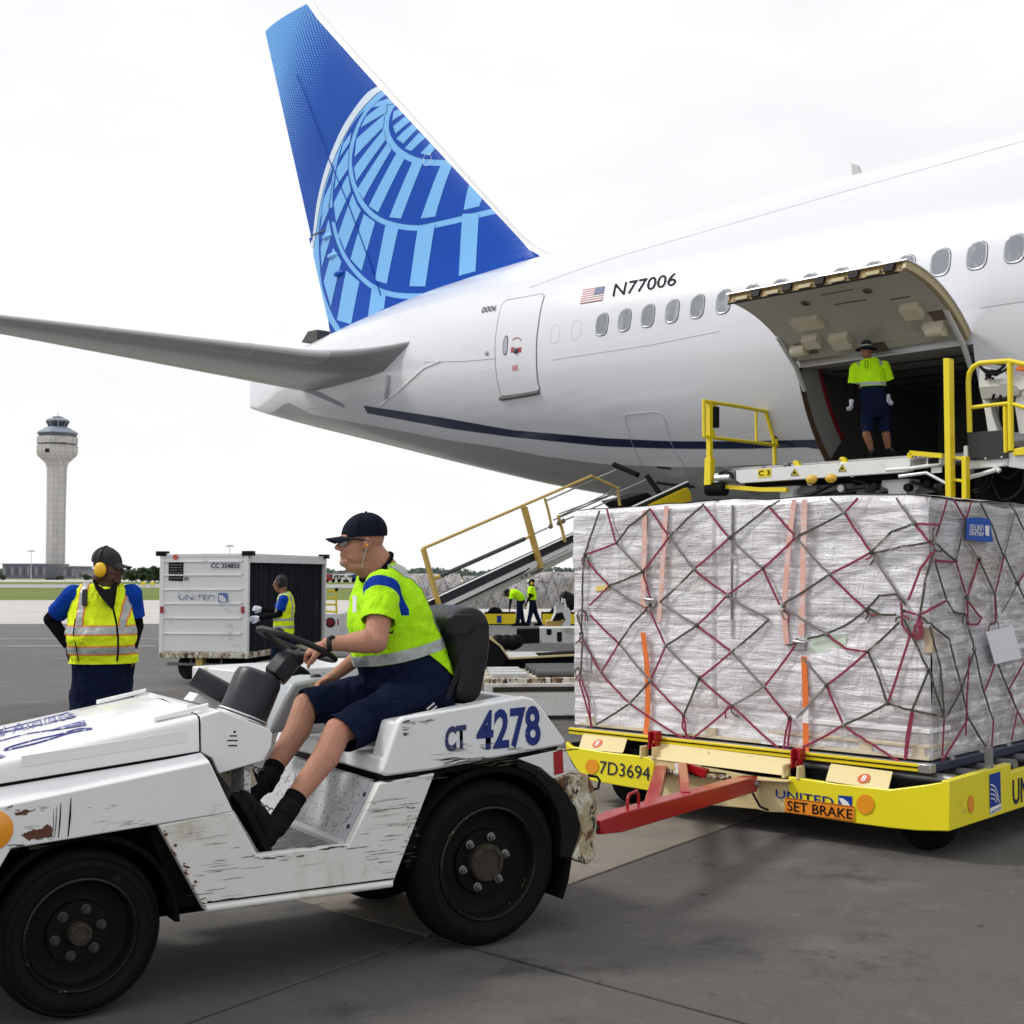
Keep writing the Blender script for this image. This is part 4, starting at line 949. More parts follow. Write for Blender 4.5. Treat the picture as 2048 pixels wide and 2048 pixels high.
# front fender
def ext(p, q, du):   # extend the line pq beyond p by du along u
    k_ = du / (p[0] - q[0]); return (p[0] + (p[0] - q[0]) * k_, p[1] + (p[1] - q[1]) * k_)
cr_ = T.uz([za(0, 1040), za(30, 1013), za(1690, 660), za(1880, 1060), za(1270, 1165), za(90, 1360)], 0)
front_u = cr_[1][0] - .42
cL = (front_u, cr_[1][1] + (cr_[1][1] - cr_[2][1]) / (cr_[1][0] - cr_[2][0]) * (front_u - cr_[1][0]))
tb = T.uz([za(30, 845), za(1612, 578)], .12); tL = (front_u, tb[0][1] + (tb[0][1] - tb[1][1]) / (tb[0][0] - tb[1][0]) * (front_u - tb[0][0]))
fr_low = [cr_[3], cr_[4], cr_[5], (cr_[5][0] - .06, .60), (fc[0] - .40, .40), (front_u + .04, .34), (front_u, .40)]
side = [cL, cr_[2]] + fr_low
b = MB(); b.prism(side, 0, .03); b.build('front_fender', M('fender_white_paint', (.74, .75, .76), .3, var=.04, coat=.35, wear=[((.5, .42, .28), .62, .08, 3, (1, 1, 1)), (DIRT, .69, .012, 9, (.25, 1, 6)), (DIRT, .68, .015, 30, (.6, 1, 2))]), tug, bevel=.006)
b = MB(); rings = []
for (su, sz), (tu_, tz) in ((cL, tL), (cr_[2], tb[1])):
    rings.append([(su, .001, sz - .012), (su, .004, sz - .002), (su, .014, sz + .003), (tu_, .125, tz), (tu_, .125, tz - .03), (su, .02, sz - .03)])
b.loft(rings); b.build('fender_top', m_white_clean, tug, smooth=50)
def mirror_w(w): return 1.27 - w
b = MB(); b.prism(side, 1.24, 1.27); b.build('front_fender', m_white, tug, bevel=.006)
b = MB(); b.loft([[(su, mirror_w(w), z) for su, w, z in r_] for r_ in rings]); b.build('fender_top', m_white_clean, tug, smooth=50)
# rust scars and scratches on the fender, an amber reflector
def decal(name, poly, w, mat, th=.0015, parent=None):
    b = MB(); b.prism(poly, w - th, w + .002); return b.build(name, mat, parent or tug)
m_rustpatch = M('rust_patch', (.10, .035, .018), .7, var=.5, vs=30)
def blot(px, w=0., name='rust_patch', mat=None, seed=1):
    rnd = random.Random(seed); pts = T.uz(px, w); out = []
    for i in range(len(pts)):
        a_, c_ = pts[i], pts[(i + 1) % len(pts)]
        for k_ in range(6): f_ = k_ / 6; out.append((a_[0] + (c_[0] - a_[0]) * f_ + rnd.uniform(-1, 1) * .004, a_[1] + (c_[1] - a_[1]) * f_ + rnd.uniform(-1, 1) * .0035))
    decal(name, out, w, mat or m_rustpatch)
blot([za(110, 1078), za(180, 1050), za(290, 1040), za(240, 1062), za(200, 1090), za(130, 1092)], seed=2)
blot([za(170, 1250), za(230, 1215), za(330, 1195), za(390, 1160), za(420, 1190), za(410, 1265), za(330, 1275), za(240, 1290)], seed=3)
blot([za(50, 1028), za(100, 1010), za(90, 1018), za(60, 1032)], seed=4)
for x0, x1, ya, yb, t_ in ((572, 548, 950, 1260, .004), (490, 470, 990, 1270, .003), (458, 440, 1015, 1270, .0016), (432, 424, 1040, 1270, .0012)):
    q = T.uz([za(x0, ya), za((x0 + x1) / 2 + 3, (ya + yb) / 2), za(x1, yb)], -.001); b = MB(); b.tube([(p[0], -.001, p[1]) for p in q], [t_ * .4, t_, t_ * .6], 5); b.build('scratch', m_under, tug)
c = T.hw(*za(35, 1203), 0); b = MB(); b.lathe([(.077, 0), (.077, .004), (.072, .007), (.001, .008)], (c[0] - .045, 0, c[2]), (0, -1, 0), 32); b.build('amber_reflector', m_amber, tug, smooth=40)
# nose
b = MB(); b.box(front_u - .05, front_u, .0, 1.27, .38, .80); b.build('front_bumper', m_rusty, tug, bevel=.01)
b = MB(); hz0 = tL[1]; b.box(front_u, front_u + .04, .12, 1.15, .72, hz0 + .05); b.build('front_grille', m_under, tug)
# hood
hb = T.uz([za(30, 832), za(1604, 574)], .12); ht = T.uz([za(0, 662), za(1600, 290)], .12)
hbL = (front_u, hb[0][1] + (hb[0][1] - hb[1][1]) / (hb[0][0] - hb[1][0]) * (front_u - hb[0][0])); htL = (front_u + .015, ht[0][1] + (ht[0][1] - ht[1][1]) / (ht[0][0] - ht[1][0]) * (front_u + .015 - ht[0][0]))
W0h, W1h = .12, 1.15
def hring(u0, zb, u1, zt, drop=.0):
    r_ = .03; out = [(u0, W0h, zb)]
    for a_ in (0, 30, 60, 90): out.append((u1 + (u0 - u1) * 0, W0h + r_ - r_ * math.cos(R(a_)), zt - r_ + r_ * math.sin(R(a_)) + .0))
    out += [(u1, .40, zt + .022), (u1, .635, zt + .028), (u1, .87, zt + .022)]
    for a_ in (90, 60, 30, 0): out.append((u1, W1h - r_ + r_ * math.cos(R(a_)), zt - r_ + r_ * math.sin(R(a_)) + .0))
    out.append((u0, W1h, zb)); return out
b = MB(); b.loft([hring(hbL[0], hbL[1], htL[0], htL[1]), hring(hb[1][0], hb[1][1], ht[1][0], ht[1][1])]); hood = b.build('hood', m_white_clean, tug, smooth=35)
def hood_z(u, w): f_ = (u - htL[0]) / (ht[1][0] - htL[0]); zt = htL[1] + (ht[1][1] - htL[1]) * f_; return zt + .028 * (1 - min(1, abs(w - .635) / .48) ** 2.0) + .0005
# raised side band pressed into the hood's flank, and the seam to the cowl
q = [(hb[0][0] + .05 + (hb[1][0] - hb[0][0] - .09) * f_, (hb[0][1] + (hb[1][1] - hb[0][1]) * f_) + z_) for f_, z_ in ((0.02, .055), (.98, .045), (.98, .095), (.02, .10))]
b = MB(); b.prism(q, W0h - .003, W0h + .002); b.build('hood_side_rib', m_white_clean, tug, bevel=.002)
b = MB(); b.tube([(hb[1][0] + .004, W0h + .001, hb[1][1]), (ht[1][0] + .004, W0h + .001, ht[1][1] - .03), (ht[1][0] + .004, W0h + .012, ht[1][1] - .006), (ht[1][0] + .004, W0h + .04, ht[1][1] + .001), (ht[1][0] + .004, .635, ht[1][1] + .028), (ht[1][0] + .004, 1.12, ht[1][1])], .0035, 6); b.build('hood_seam', m_under, tug)
b = MB(); b.tube([(hbL[0], W0h + .0, hbL[1] - .006), (hb[1][0] + .005, W0h + .0, hb[1][1] - .006)], .007, 6); b.build('hood_gap', m_under, tug)
# hinges
def hinge(w):
    b = MB(); u_e = ht[1][0]
    q = [(u_e - .20, 0), (u_e + .06, 0)]; zt = lambda u: hood_z(u, w)
    pts = rrect(-.17, .07, -.018, .018, .017, 4); b.loft([[(u_e + x, w + y, hood_z(u_e + min(x, 0), w) + .004 + max(0, x) * .25) for x, y in pts], [(u_e + x, w + y * .8, hood_z(u_e + min(x, 0), w) + .022 + max(0, x) * .25) for x, y in pts]])
    h_ = b.build('hinge', m_white_clean, tug, bevel=.003)
    for x in (-.02, .03): b = MB(); b.lathe([(.006, 0), (.001, .003)], (u_e + x, w, hood_z(u_e, w) + .026), (0, 0, 1), 8); b.build('hinge_bolt', m_under, h_)
hinge(.20); hinge(1.10)
# writing painted across the hood: the airline name in worn blue strokes, a long airfoil-like flourish under it
def hq(px4, pad=0.):
    out = []
    for x, y in px4:
        zz = 1.05
        for _ in range(12):
            p = T.hz(*za(x, y), zz); zz = .5 * zz + .5 * hood_z(p[0], p[1])
        out.append(p)
    return out
def hmap(p): return V((p[0], p[1], hood_z(p[0], p[1]) + .004))
m_hoodblue = M('hood_blue_print', (.05, .055, .26), .4, var=.1, wear=[((.7, .7, .72), .56, .04, 26, (1, 1, 1))])
q = hq(((-420, 560), (620, 300), (560, 262), (-420, 480)))
text_on('hood_lettering', 'United Airlines', [q[0], q[1], q[2], q[3]], m_hoodblue, hood, italic=.35, sub=2, mapf=hmap)
def hpoly(px, name):
    q = hq(px); b = MB(); b.face([b.vs([hmap(p) for p in q]) + k_ for k_ in range(len(q))]); return b.build(name, m_hoodblue, hood)
hpoly([(380, 415), (560, 360), (680, 328), (696, 370), (560, 390)], 'hood_emblem')
def hline(px, r_=.004):
    q = bez(px, 5); q = hq(q); b = MB(); b.tube([hmap(p) - V((0, 0, .0025)) for p in q], r_, 5, flat=1); b.build('hood_flourish', m_hoodblue, hood)
hline([(740, 392), (620, 400), (480, 440), (300, 480), (120, 530), (50, 555), (40, 568), (130, 550), (260, 520), (400, 480), (560, 430), (740, 396)])
hline([(-200, 540), (0, 492), (200, 440), (380, 410), (560, 385)], .003); hline([(-200, 480), (0, 430), (200, 390), (420, 340), (610, 295)], .004); hline([(-200, 450), (60, 390), (300, 330), (560, 264)], .003)
hpoly([(-150, 650), (-20, 600), (50, 618), (0, 634), (-60, 660)], 'hood_emblem')
# cowl and dash panel
cw = T.uz([z1(1036, 527), z1(1036, 345), z1(1140, 312), z1(1385, 405), z1(1408, 430), z1(1402, 500), z1(1362, 573), z1(1130, 640), z1(1095, 560)], .12)
b = MB(); b.prism(cw, .12, .135); b.build('dash_side_panel', m_white_clean, tug, bevel=.005)
b = MB(); b.prism(cw, 1.135, 1.15); b.build('dash_side_panel', m_white_clean, tug, bevel=.005)
b = MB(); b.loft([[(cw[1][0], w, cw[1][1] + .0 + .022 * (1 - (abs(w - .635) / .52) ** 2)), (cw[2][0], w, cw[2][1]), (cw[3][0], w, cw[3][1] - .004), (cw[3][0], w, cw[3][1] - .03), (cw[1][0], w, cw[1][1] - .06)] for w in (.13, .3, .635, .95, 1.14)]); b.build('cowl', m_white_clean, tug, smooth=30)
b = MB(); b.box(cw[3][0] - .10, cw[3][0] - .07, .14, 1.13, zf + .15, cw[3][1] - .05); b.build('dashboard', m_grime, tug)
b = MB(); b.box(cw[3][0] - .04, cw[3][0] + .03, .62, 1.10, .98, cw[3][1] - .08)
b.build('dash_console', M('dash_grey', (.33, .34, .36), .45, var=.1), tug, bevel=.02)
# small data sticker (printed lines, no code square) and screw
q = [T.hw(*z1(x, y), .119) for x, y in ((1172, 500), (1232, 500), (1232, 432), (1172, 432))]
stk = MB(); stk.quad(*[(p[0], .1185, p[2]) for p in q]); st_o = stk.build('sticker', m_whitedec, tug)
for k_, (x0, x1, y) in enumerate(((1186, 1225, 443), (1176, 1228, 467), (1180, 1225, 493))):
    q = [T.hw(*z1(x, yy), .1175) for x, yy in ((x0, y + 4), (x1, y + 4), (x1, y - 3), (x0, y - 3))]; b = MB(); b.quad(*[(p[0], .1172, p[2]) for p in q]); b.build('sticker_print', m_blackcloth, st_o)
c = T.hw(*z1(1212, 423), .12); b = MB(); b.lathe([(.006, 0), (.001, .004)], (c[0], .12, c[2]), (0, -1, 0), 8); b.build('screw', m_black, tug)
# pedal box steel behind the boots
q = T.uz([z1(1130, 640), z1(1290, 590), z1(1330, 690), z1(1230, 760)], .30); b = MB(); b.prism(q, .30, .34); b.build('pedal_bracket', M('raw_cream_steel', (.5, .44, .33), .5, var=.2, wear=[(DIRT, .6, .05, 20, (1, 1, 1))]), tug)
# rear deck: a tub with bolsters left and right of the seat
dk = T.uz([z3(470, 700), z3(455, 672), z3(545, 395), z3(575, 372), z3(1240, 256), z3(1290, 268), z3(1335, 315), z3(1468, 498), z3(1462, 526), z3(745, 662)], .0)
b = MB(); b.prism(dk, .0, .05); deck = b.build('rear_deck', m_white, tug, bevel=.014)
dk2 = [(u_, z_ - .004) for u_, z_ in dk]
b = MB(); b.prism(dk2, 1.22, 1.27); b.build('rear_deck', m_white, tug, bevel=.014)
zr = dk[2][1] + .02
def bolster(w0, w1, name='deck_bolster'):
    b = MB(); b.prism([(dk[0][0] + .01, dk[0][1] + .01), (dk[2][0] + .01, dk[2][1] - .01), (dk[4][0], dk[4][1] - .012), (dk[6][0] - .02, dk[6][1] - .02), (dk[7][0] - .02, dk[7][1]), (dk[8][0] - .03, dk[8][1] - .02), (dk[0][0] + .1, dk[0][1] + .03)], w0, w1); b.build(name, m_white, tug, bevel=.012)
bolster(.045, .20); bolster(1.07, 1.225)
lz_ = dk[0][1]
b = MB(); b.hexa([(dk[0][0] + .0, .05, lz_ + .0), (dk[0][0] + .45, .05, lz_), (dk[0][0] + .45, 1.22, lz_), (dk[0][0], 1.22, lz_)], [(dk[0][0] + .02, .05, lz_ + .075), (dk[0][0] + .45, .05, lz_ + .085), (dk[0][0] + .45, 1.22, lz_ + .085), (dk[0][0] + .02, 1.22, lz_ + .075)]); b.build('seat_pan', m_white, tug, bevel=.012)
b = MB(); b.box(-.02, dk[7][0] - .04, .2, 1.07, lz_ + .10, lz_ + .20); b.build('deck_floor', m_grime, tug)
b = MB(); b.box(dk[7][0] - .14, dk[7][0] - .09, .2, 1.07, lz_ + .10, dk[4][1] - .03); b.build('deck_back_wall', m_white, tug, bevel=.01)
# dark strip standing in for the shade under the deck
b = MB(); b.prism([(dk[0][0] + .0, dk[0][1] - .002), (dk[8][0] - .03, dk[8][1] - .005), (dk[8][0] - .05, dk[8][1] - .03), (dk[9][0], dk[9][1] - .03), (dk[0][0], dk[0][1] - .018)], .012, .24); b.build('deck_shade_strip', m_under, tug)
# rear quarter plate with red reflector, rusty rear bumper block
rq = T.uz([z3(1205, 600), z3(1455, 545), z3(1530, 665), z3(1400, 712), z3(1330, 650)], .005)
b = MB(); b.prism(rq, .005, .05); b.build('quarter_panel', m_white_worn, tug, bevel=.004)
b = MB(); b.prism(rq, 1.22, 1.265); b.build('quarter_panel', m_white_worn, tug, bevel=.004)
rf = T.uz([z3(1400, 562), z3(1448, 552), z3(1454, 677), z3(1405, 690)], .002); b = MB(); b.prism(rf, .0, .008); b.build('red_reflector', m_red, tug)
bk = T.uz([z3(1405, 708), z3(1500, 680), z3(1592, 686), z3(1622, 760), z3(1640, 880), z3(1632, 1020), z3(1625, 1150), z3(1582, 1188), z3(1500, 1150), z3(1560, 1020), z3(1530, 880), z3(1470, 790)], .0)
b = MB(); b.prism(bk, -.008, 1.275); b.build('rear_bumper', m_rusty, tug, bevel=.012)
bk2 = T.uz([z3(1380, 700), z3(1412, 712), z3(1475, 800), z3(1530, 890), z3(1545, 1010), z3(1500, 1152), z3(1438, 1148), z3(1445, 1010), z3(1425, 890), z3(1370, 780), z3(1290, 690), z3(1200, 650), z3(1205, 612), z3(1290, 640)], .0)
b = MB(); b.prism(bk2, .0, .22); b.build('arch_flare', m_black, tug, bevel=.006)
q = [T.hw(*z3(x, y), .1) for x, y in ((1590, 692), (1640, 700), (1655, 720), (1645, 765), (1625, 768))]
b = MB(); b.tube(q, .007, 8); b.build('hitch_handle', m_black, tug, smooth=60)
# lettering on the deck
m_ctblue = M('tug_number_blue', (.003, .018, .16), .35, var=.05, wear=[((.68, .68, .68), .66, .02, 16, (.4, .5, 3.5))])
def tq(pts, w): return [(p[0], w, p[2]) for p in (T.hw(*q_, w) for q_ in pts)]
text_on('deck_number', '4278', tq([z3(970, 562), z3(1332, 527), z3(1322, 303), z3(983, 338)], -.0025), m_ctblue, tug, bold=.030)
text_on('deck_letters', 'CT', tq([z3(798, 567), z3(922, 542), z3(918, 410), z3(803, 425)], -.0025), M('tug_letters_dark', (.02, .03, .10), .4, wear=[((.68, .68, .68), .60, .03, 16, (.4, .5, 3))]), tug, bold=.045)
# steering column, wheel, canister and hose
WC = V(T.hw(594, 1289, .55)); al = R(24); dU = V((math.cos(al), 0, -math.sin(al))); dW = V((0, 1, 0)); dN = V((math.sin(al), 0, math.cos(al)))
b = MB(); b.tube([WC + dU * .195 * math.cos(t_) + dW * .195 * math.sin(t_) for t_ in [2 * math.pi * i / 40 for i in range(40)]], .0145, 10, close=True)
sw = b.build('steering_wheel', m_plastic, tug, smooth=60)
hubc = WC - dN * .055
b = MB()
for a_ in (90, 210, 330):
    d = dU * math.cos(R(a_ + 90)) + dW * math.sin(R(a_ + 90)); b.tube([hubc + d * .03 - dN * .0, hubc + d * .10 + dN * .02, WC + d * .185], [.020, .013, .009], 8, flat=1.5)
b.build('spoke', m_plastic, sw, smooth=60)
b = MB(); b.lathe([(.060, -.02), (.066, .0), (.05, .018), (.001, .022)], hubc, dN, 20); b.lathe([(.036, -.07), (.048, -.045), (.060, -.02)], hubc, dN, 16); b.build('horn_hub', m_column, sw, smooth=50)
hx = T.hw(*z2(395, 860), .55); hx2 = T.hw(*z2(430, 790), .55)
cdir = (V(hubc) - V(hx)).normalized()
b = MB(); b.lathe([(.062, -.065), (.066, -.055), (.066, .050), (.052, .062)], V(hx) + cdir * .01, cdir, 6); b.build('column_shroud', m_column, tug, bevel=.004)
b = MB(); b.tube([V(hx) - cdir * .3, V(hubc)], .03, 10); b.build('steering_column', m_plastic, tug, smooth=60)
can = V(T.hw(*z2(255, 975), .50)); ct = V(T.hw(*z2(290, 900), .5)); cax = (V(T.hw(*z2(298, 880), .5)) - V(T.hw(*z2(215, 1080), .5))).normalized()
b = MB(); b.lathe([(.118, -.16), (.120, -.13), (.114, -.125), (.113, .055), (.104, .085), (.07, .100), (.001, .106)], can, cax, 40); b.build('air_filter_canister', m_column, tug, smooth=35)
b = MB(); b.lathe([(.121, -.135), (.124, -.130), (.121, -.125)], can, cax, 40); b.lathe([(.119, -.118), (.1215, -.114), (.119, -.110)], can, cax, 40); b.build('canister_clamp', m_alu, tug)
h0 = T.hw(388, 1353, .95); h1 = T.hw(420, 1370, .92); h2 = T.hw(455, 1408, .88)
b = MB(); b.lathe([(.001, -.06), (.040, -.055), (.044, .0), (.052, .0), (.052, -.25), (.04, -.25)], h0, V(h0) - V(h1), 24, caps=False); b.build('intake_pipe', m_column, tug, smooth=40)
b = MB(); q = T.uz([za(1520, 165), za(1570, 105), za(1770, 230)], 1.0); b.prism(q, .95, 1.08); b.build('cowl_bracket', m_white_clean, tug)
# console box with knob beyond the driver's knees
q = T.uz([z2(400, 1000), z2(440, 930), z2(560, 905), z2(640, 905), z2(560, 1040), z2(470, 1150), z2(330, 1180), z2(340, 1130)], .85); b = MB(); b.prism(q, .82, 1.08); b.build('side_console', M('console_grey', (.36, .38, .40), .4, var=.1), tug, bevel=.02)
c = T.hw(*z2(560, 920), .88); b = MB(); b.lathe([(.012, -.05), (.012, .0), (.026, .008), (.030, .022), (.022, .032), (.001, .034)], c, (0, 0, 1), 16); b.build('shift_knob', m_plastic, tug, smooth=40)
# driver's seat
def uzw(p): return T.hw(*p, .55)[::2]
bk_ = [T.hw(*z2(*p), .40)[::2] for p in ((1165, 640), (1195, 590), (1250, 560), (1300, 555), (1350, 575), (1380, 620), (1388, 700), (1380, 800), (1350, 920), (1335, 1040), (1190, 1040), (1215, 930), (1225, 850), (1200, 750))]
b = MB(); rings = []
cu = sum(p[0] for p in bk_) / len(bk_)
for w, k_, zz in ((.335, .78, -.09), (.352, .93, -.03), (.41, 1, 0), (.55, 1.02, .01), (.69, 1, 0), (.745, .92, -.03), (.762, .76, -.09)):
    rings.append([(cu + (u_ - cu) * k_, w, (z_ - 1.35) * (1 + zz) + 1.35) for u_, z_ in bk_])
b.loft(rings); seat = b.build('driver_seat', m_vinyl, tug, smooth=60)
sm_ = seat.modifiers.new('s', 'SUBSURF'); sm_.levels = 2; sm_.render_levels = 2
b = MB()
for dz in (0, .022, .044):
    q = [T.hw(*z2(x + dz * 300, y + dz * 500), .34)[::2] for x, y in ((1185, 1000), (1225, 900), (1255, 800), (1290, 710), (1340, 660), (1385, 640))]
    b.tube([(u_ + .002, .338 + dz * .25, z_) for u_, z_ in q], .006, 6)
b.build('seat_piping', m_plastic, seat, smooth=60)
q = [T.hw(*z2(*p), .33)[::2] for p in ((1205, 620), (1230, 600), (1300, 598), (1330, 612), (1325, 660), (1290, 700), (1220, 705), (1202, 690))]
b = MB(); b.prism([(u_ - .0, z_) for u_, z_ in q], .325, .37); b.build('seat_pad', m_vinyl, seat, bevel=.008)
hs = T.hw(*z2(1150, 1010), .55)
b = MB(); b.loft([[(u_, w, z_) for u_, z_ in ((-.42, lz_ + .12), (-.40, lz_ + .20), (-.30, lz_ + .235), (0, lz_ + .25), (.16, lz_ + .24), (.18, lz_ + .10))] for w in (.30, .34, .55, .76, .80)]); o = b.build('seat_cushion', m_vinyl, seat, smooth=60)
q = [T.hw(*z2(x, y), .30) for x, y in ((1095, 1060), (1130, 1030), (1142, 1045), (1110, 1072))]; b = MB(); b.tube(q, .008, 8, close=True); b.build('seat_adjuster', m_steel, tug)
b = MB(); b.tube([(-.35, .24, lz_ + .10), (-.1, .24, lz_ + .13), (.15, .24, lz_ + .12)], .012, 8); b.build('seat_rail', m_black, tug)

# wear: scratches dragged along the side panel and chipped paint on the edges
m_scr = M('paint_scratch', (.07, .058, .045), .7, var=.5, vs=30, spec=.1)
def scratches(name, boxes, w, seed, mat, parent=None):
    rnd = random.Random(seed); b = MB()
    for (x0, y0, x1, y1, sl, n_, L0, L1, th) in boxes:
        for _ in range(n_):
            x, y = rnd.uniform(x0, x1), rnd.uniform(y0, y1); L_ = rnd.uniform(L0, L1); t_ = th * rnd.uniform(.4, 1.3); k_ = max(3, int(L_ / 6)); up, dn = [], []
            for i in range(k_ + 1):
                f_ = i / k_; e = math.sin(math.pi * min(1, max(.04, f_))) ** .5; yy = y + sl * L_ * f_ + rnd.uniform(-.4, .4)
                up.append((x + L_ * f_, yy - t_ * e * rnd.uniform(.3, 1))); dn.append((x + L_ * f_, yy + t_ * e * rnd.uniform(.2, 1)))
            q = T.uz(up + dn[::-1], w); k0 = b.vs([(p[0], w, p[1]) for p in q]); m_ = len(up)
            for i in range(m_ - 1): b.face((k0 + i, k0 + i + 1, k0 + 2 * m_ - 2 - i, k0 + 2 * m_ - 1 - i))
    return b.build(name, mat, parent or tug)
P3 = lambda x0, y0, x1, y1: (*z3(x0, y0), *z3(x1, y1))
o = scratches('paint_scratches', [(*P3(330, 820, 560, 1240), -.12, 38, 6, 50, .8), (*P3(420, 690, 700, 740), -.12, 7, 10, 60, 1.2), (*P3(560, 860, 640, 1180), -.12, 22, 4, 22, 1.8), (*P3(0, 1080, 330, 1110), -.12, 14, 8, 34, 2.2),
    (*z1(960, 1090), *z1(1250, 1300), -.12, 16, 8, 60, .9), (*z1(850, 930), *z1(1180, 1010), -.12, 7, 10, 60, .5), (*z1(1000, 1290), *z1(1600, 1340), -.12, 10, 20, 90, .9), (*z1(1240, 1060), *z1(1560, 1090), -.10, 12, 6, 30, 1.8)], -.0012, 11, m_scr); o['kind'] = 'stuff'
o = scratches('edge_chips', [(*z1(845, 930), *z1(860, 960), 0, 5, 3, 7, 3), (*z1(880, 1000), *z1(900, 1060), 0, 7, 3, 9, 3.5), (*z1(935, 1100), *z1(960, 1160), 0, 8, 3, 10, 3.5), (*z1(985, 1190), *z1(1010, 1240), 0, 8, 3, 8, 3), (*z1(1030, 1280), *z1(1075, 1310), 0, 8, 4, 10, 3)], -.0014, 5, m_rustpatch); o['kind'] = 'stuff'
o = scratches('deck_scratches', [(*P3(760, 600, 1130, 640), -.13, 34, 8, 50, 1.5), (*P3(1140, 545, 1460, 560), -.10, 16, 8, 40, 1.2), (*P3(560, 390, 700, 410), -.25, 14, 5, 26, 1.6), (*P3(560, 420, 600, 470), .2, 12, 3, 12, 1.2), (*P3(660, 560, 900, 610), -.05, 8, 20, 60, .5), (*P3(820, 520, 1200, 556), -.12, 12, 6, 30, 1.4)], -.0035, 8, m_scr); o['kind'] = 'stuff'
o = scratches('fender_scratches', [(*za(100, 1180), *za(420, 1290), -.15, 16, 5, 26, .7), (*za(0, 1330), *za(300, 1370), -.12, 18, 6, 34, 1.2), (*za(20, 1020), *za(420, 1060), -.2, 12, 4, 18, 1.0), (*za(700, 1120), *za(1250, 1180), -.17, 8, 10, 50, .5), (*za(600, 1000), *za(1800, 1060), -.1, 5, 6, 14, .6)], -.0012, 3, m_scr); o['kind'] = 'stuff'
# ================================================================ DRIVER
drv = thing('person', T, 'driver in lime vest and navy shorts steering the white tug', 'person')
D = {k_: V(T.hw(*v)) for k_, v in dict(knN=(676, 1462, .25), anN=(576, 1618, .12), knF=(612, 1412, .66), anF=(537, 1556, .44), shN=(766, 1176, .36), shF=(764, 1166, .74), elN=(752, 1283, .25), wrN=(655, 1288, .37), elF=(735, 1300, .84), wrF=(668, 1352, .80)).items()}
D['hipN'] = V((-.14, .44, 1.165)); D['hipF'] = V((-.14, .66, 1.165))
hc = V(T.hw(722, 1084, .55))
HH = HM(hc, R(180 - 14), R(4), 0, 1.06)
spine = [(V((-.12, .55, 1.10)), .20, .16), (V((-.14, .55, 1.22)), .215, .185), (V((-.195, .55, 1.34)), .215, .195), (V((-.235, .55, 1.46)), .212, .180), (V((-.265, .55, 1.58)), .210, .155), (V((-.285, .55, 1.68)), .19, .115), (V((-.305, .55, 1.745)), .12, .085)]
b = MB(); spine_mb(b, spine, (0, 1, 0)); chain(b, [(V((-.30, .55, 1.74)), .092), (hc + V((.035, 0, -.05)), .078)]); chain(b, [(V((-.335, .55, 1.745)), .068), (hc + V((-.02, 0, -.080)), .056)]); chain(b, [(V((-.25, .55, 1.74)), .075), (hc + V((.065, 0, -.045)), .058)])
head_prims(b, HH, heavy=.004)
chain(b, [(D['shN'], .072), (D['elN'], .057), (D['wrN'] + V((.0, 0, 0)), .032)]); chain(b, [(D['elN'] + V((-.05, .02, .0)), .061), (D['wrN'].lerp(D['elN'], .5), .048)])
chain(b, [(D['shF'], .068), (D['elF'], .050), (D['wrF'], .030)])
chain(b, [(D['hipN'], .10), (D['knN'], .066), (D['knN'].lerp(D['anN'], .35) + V((.022, 0, .0)), .066), (D['anN'].lerp(D['knN'], .15), .046), (D['anN'], .041)])
chain(b, [(D['hipF'], .10), (D['knF'], .066), (D['knF'].lerp(D['anF'], .35) + V((.022, 0, .0)), .066), (D['anF'].lerp(D['knF'], .15), .046), (D['anF'], .041)])
hd = (V(T.hw(618, 1303, .44)) - D['wrN']).normalized(); yw = math.atan2(hd.y, hd.x)
hand_prims(b, HM(D['wrN'] + hd * .025, yw, math.asin(max(-1, min(1, hd.z))), R(-25)), curl=62, side=1, thumb=30)
hd = V((-.9, -.1, -.35)).normalized(); hand_prims(b, HM(D['wrF'] + hd * .02, math.atan2(hd.y, hd.x), math.asin(hd.z), R(20)), curl=38, side=-1)
blob('body', b, m_skin, drv, .0052, 3)
# shirt: lime, with tape bands, royal blue shoulder crescent
m_shirt = bpy.data.materials.get('driver_shirt')
def crescent_mat(name, base, c1, r1, c2, r2, zmin, blue=(.004, .035, .30)):
    m = M(name, base, .75, var=.07, vs=5, bump=.8, bs=8, bd=.045, spec=.1, bstretch=(1, 1, .5)); t = m.node_tree; N = t.nodes; L = t.links; bs = N['Principled BSDF']
    tcn = N.new('ShaderNodeTexCoord')
    def dist(c):
        v = N.new('ShaderNodeVectorMath'); v.operation = 'DISTANCE'; L.new(tcn.outputs['Object'], v.inputs[0]); v.inputs[1].default_value = c; return v.outputs['Value']
    def mt(op, a, b_):
        x = N.new('ShaderNodeMath'); x.operation = op
        for i, q in enumerate((a, b_)):
            if isinstance(q, float): x.inputs[i].default_value = q
            else: L.new(q, x.inputs[i])
        return x.outputs[0]
    k = mt('MULTIPLY', mt('LESS_THAN', dist(c1), float(r1)), mt('GREATER_THAN', dist(c2), float(r2)))
    sp_ = N.new('ShaderNodeSeparateXYZ'); L.new(tcn.outputs['Object'], sp_.inputs[0]); k = mt('MULTIPLY', k, mt('GREATER_THAN', sp_.outputs[2], float(zmin)))
    src = bs.inputs['Base Color'].links[0].from_socket; x = N.new('ShaderNodeMix'); x.data_type = 'RGBA'; L.new(k, x.inputs[0]); L.new(src, x.inputs[6]); x.inputs[7].default_value = (*blue, 1); L.new(x.outputs[2], bs.inputs['Base Color'])
    return m
cN = V(T.hw(*z2(875, 590), .25)); cN2 = V(T.hw(*z2(868, 620), .25))
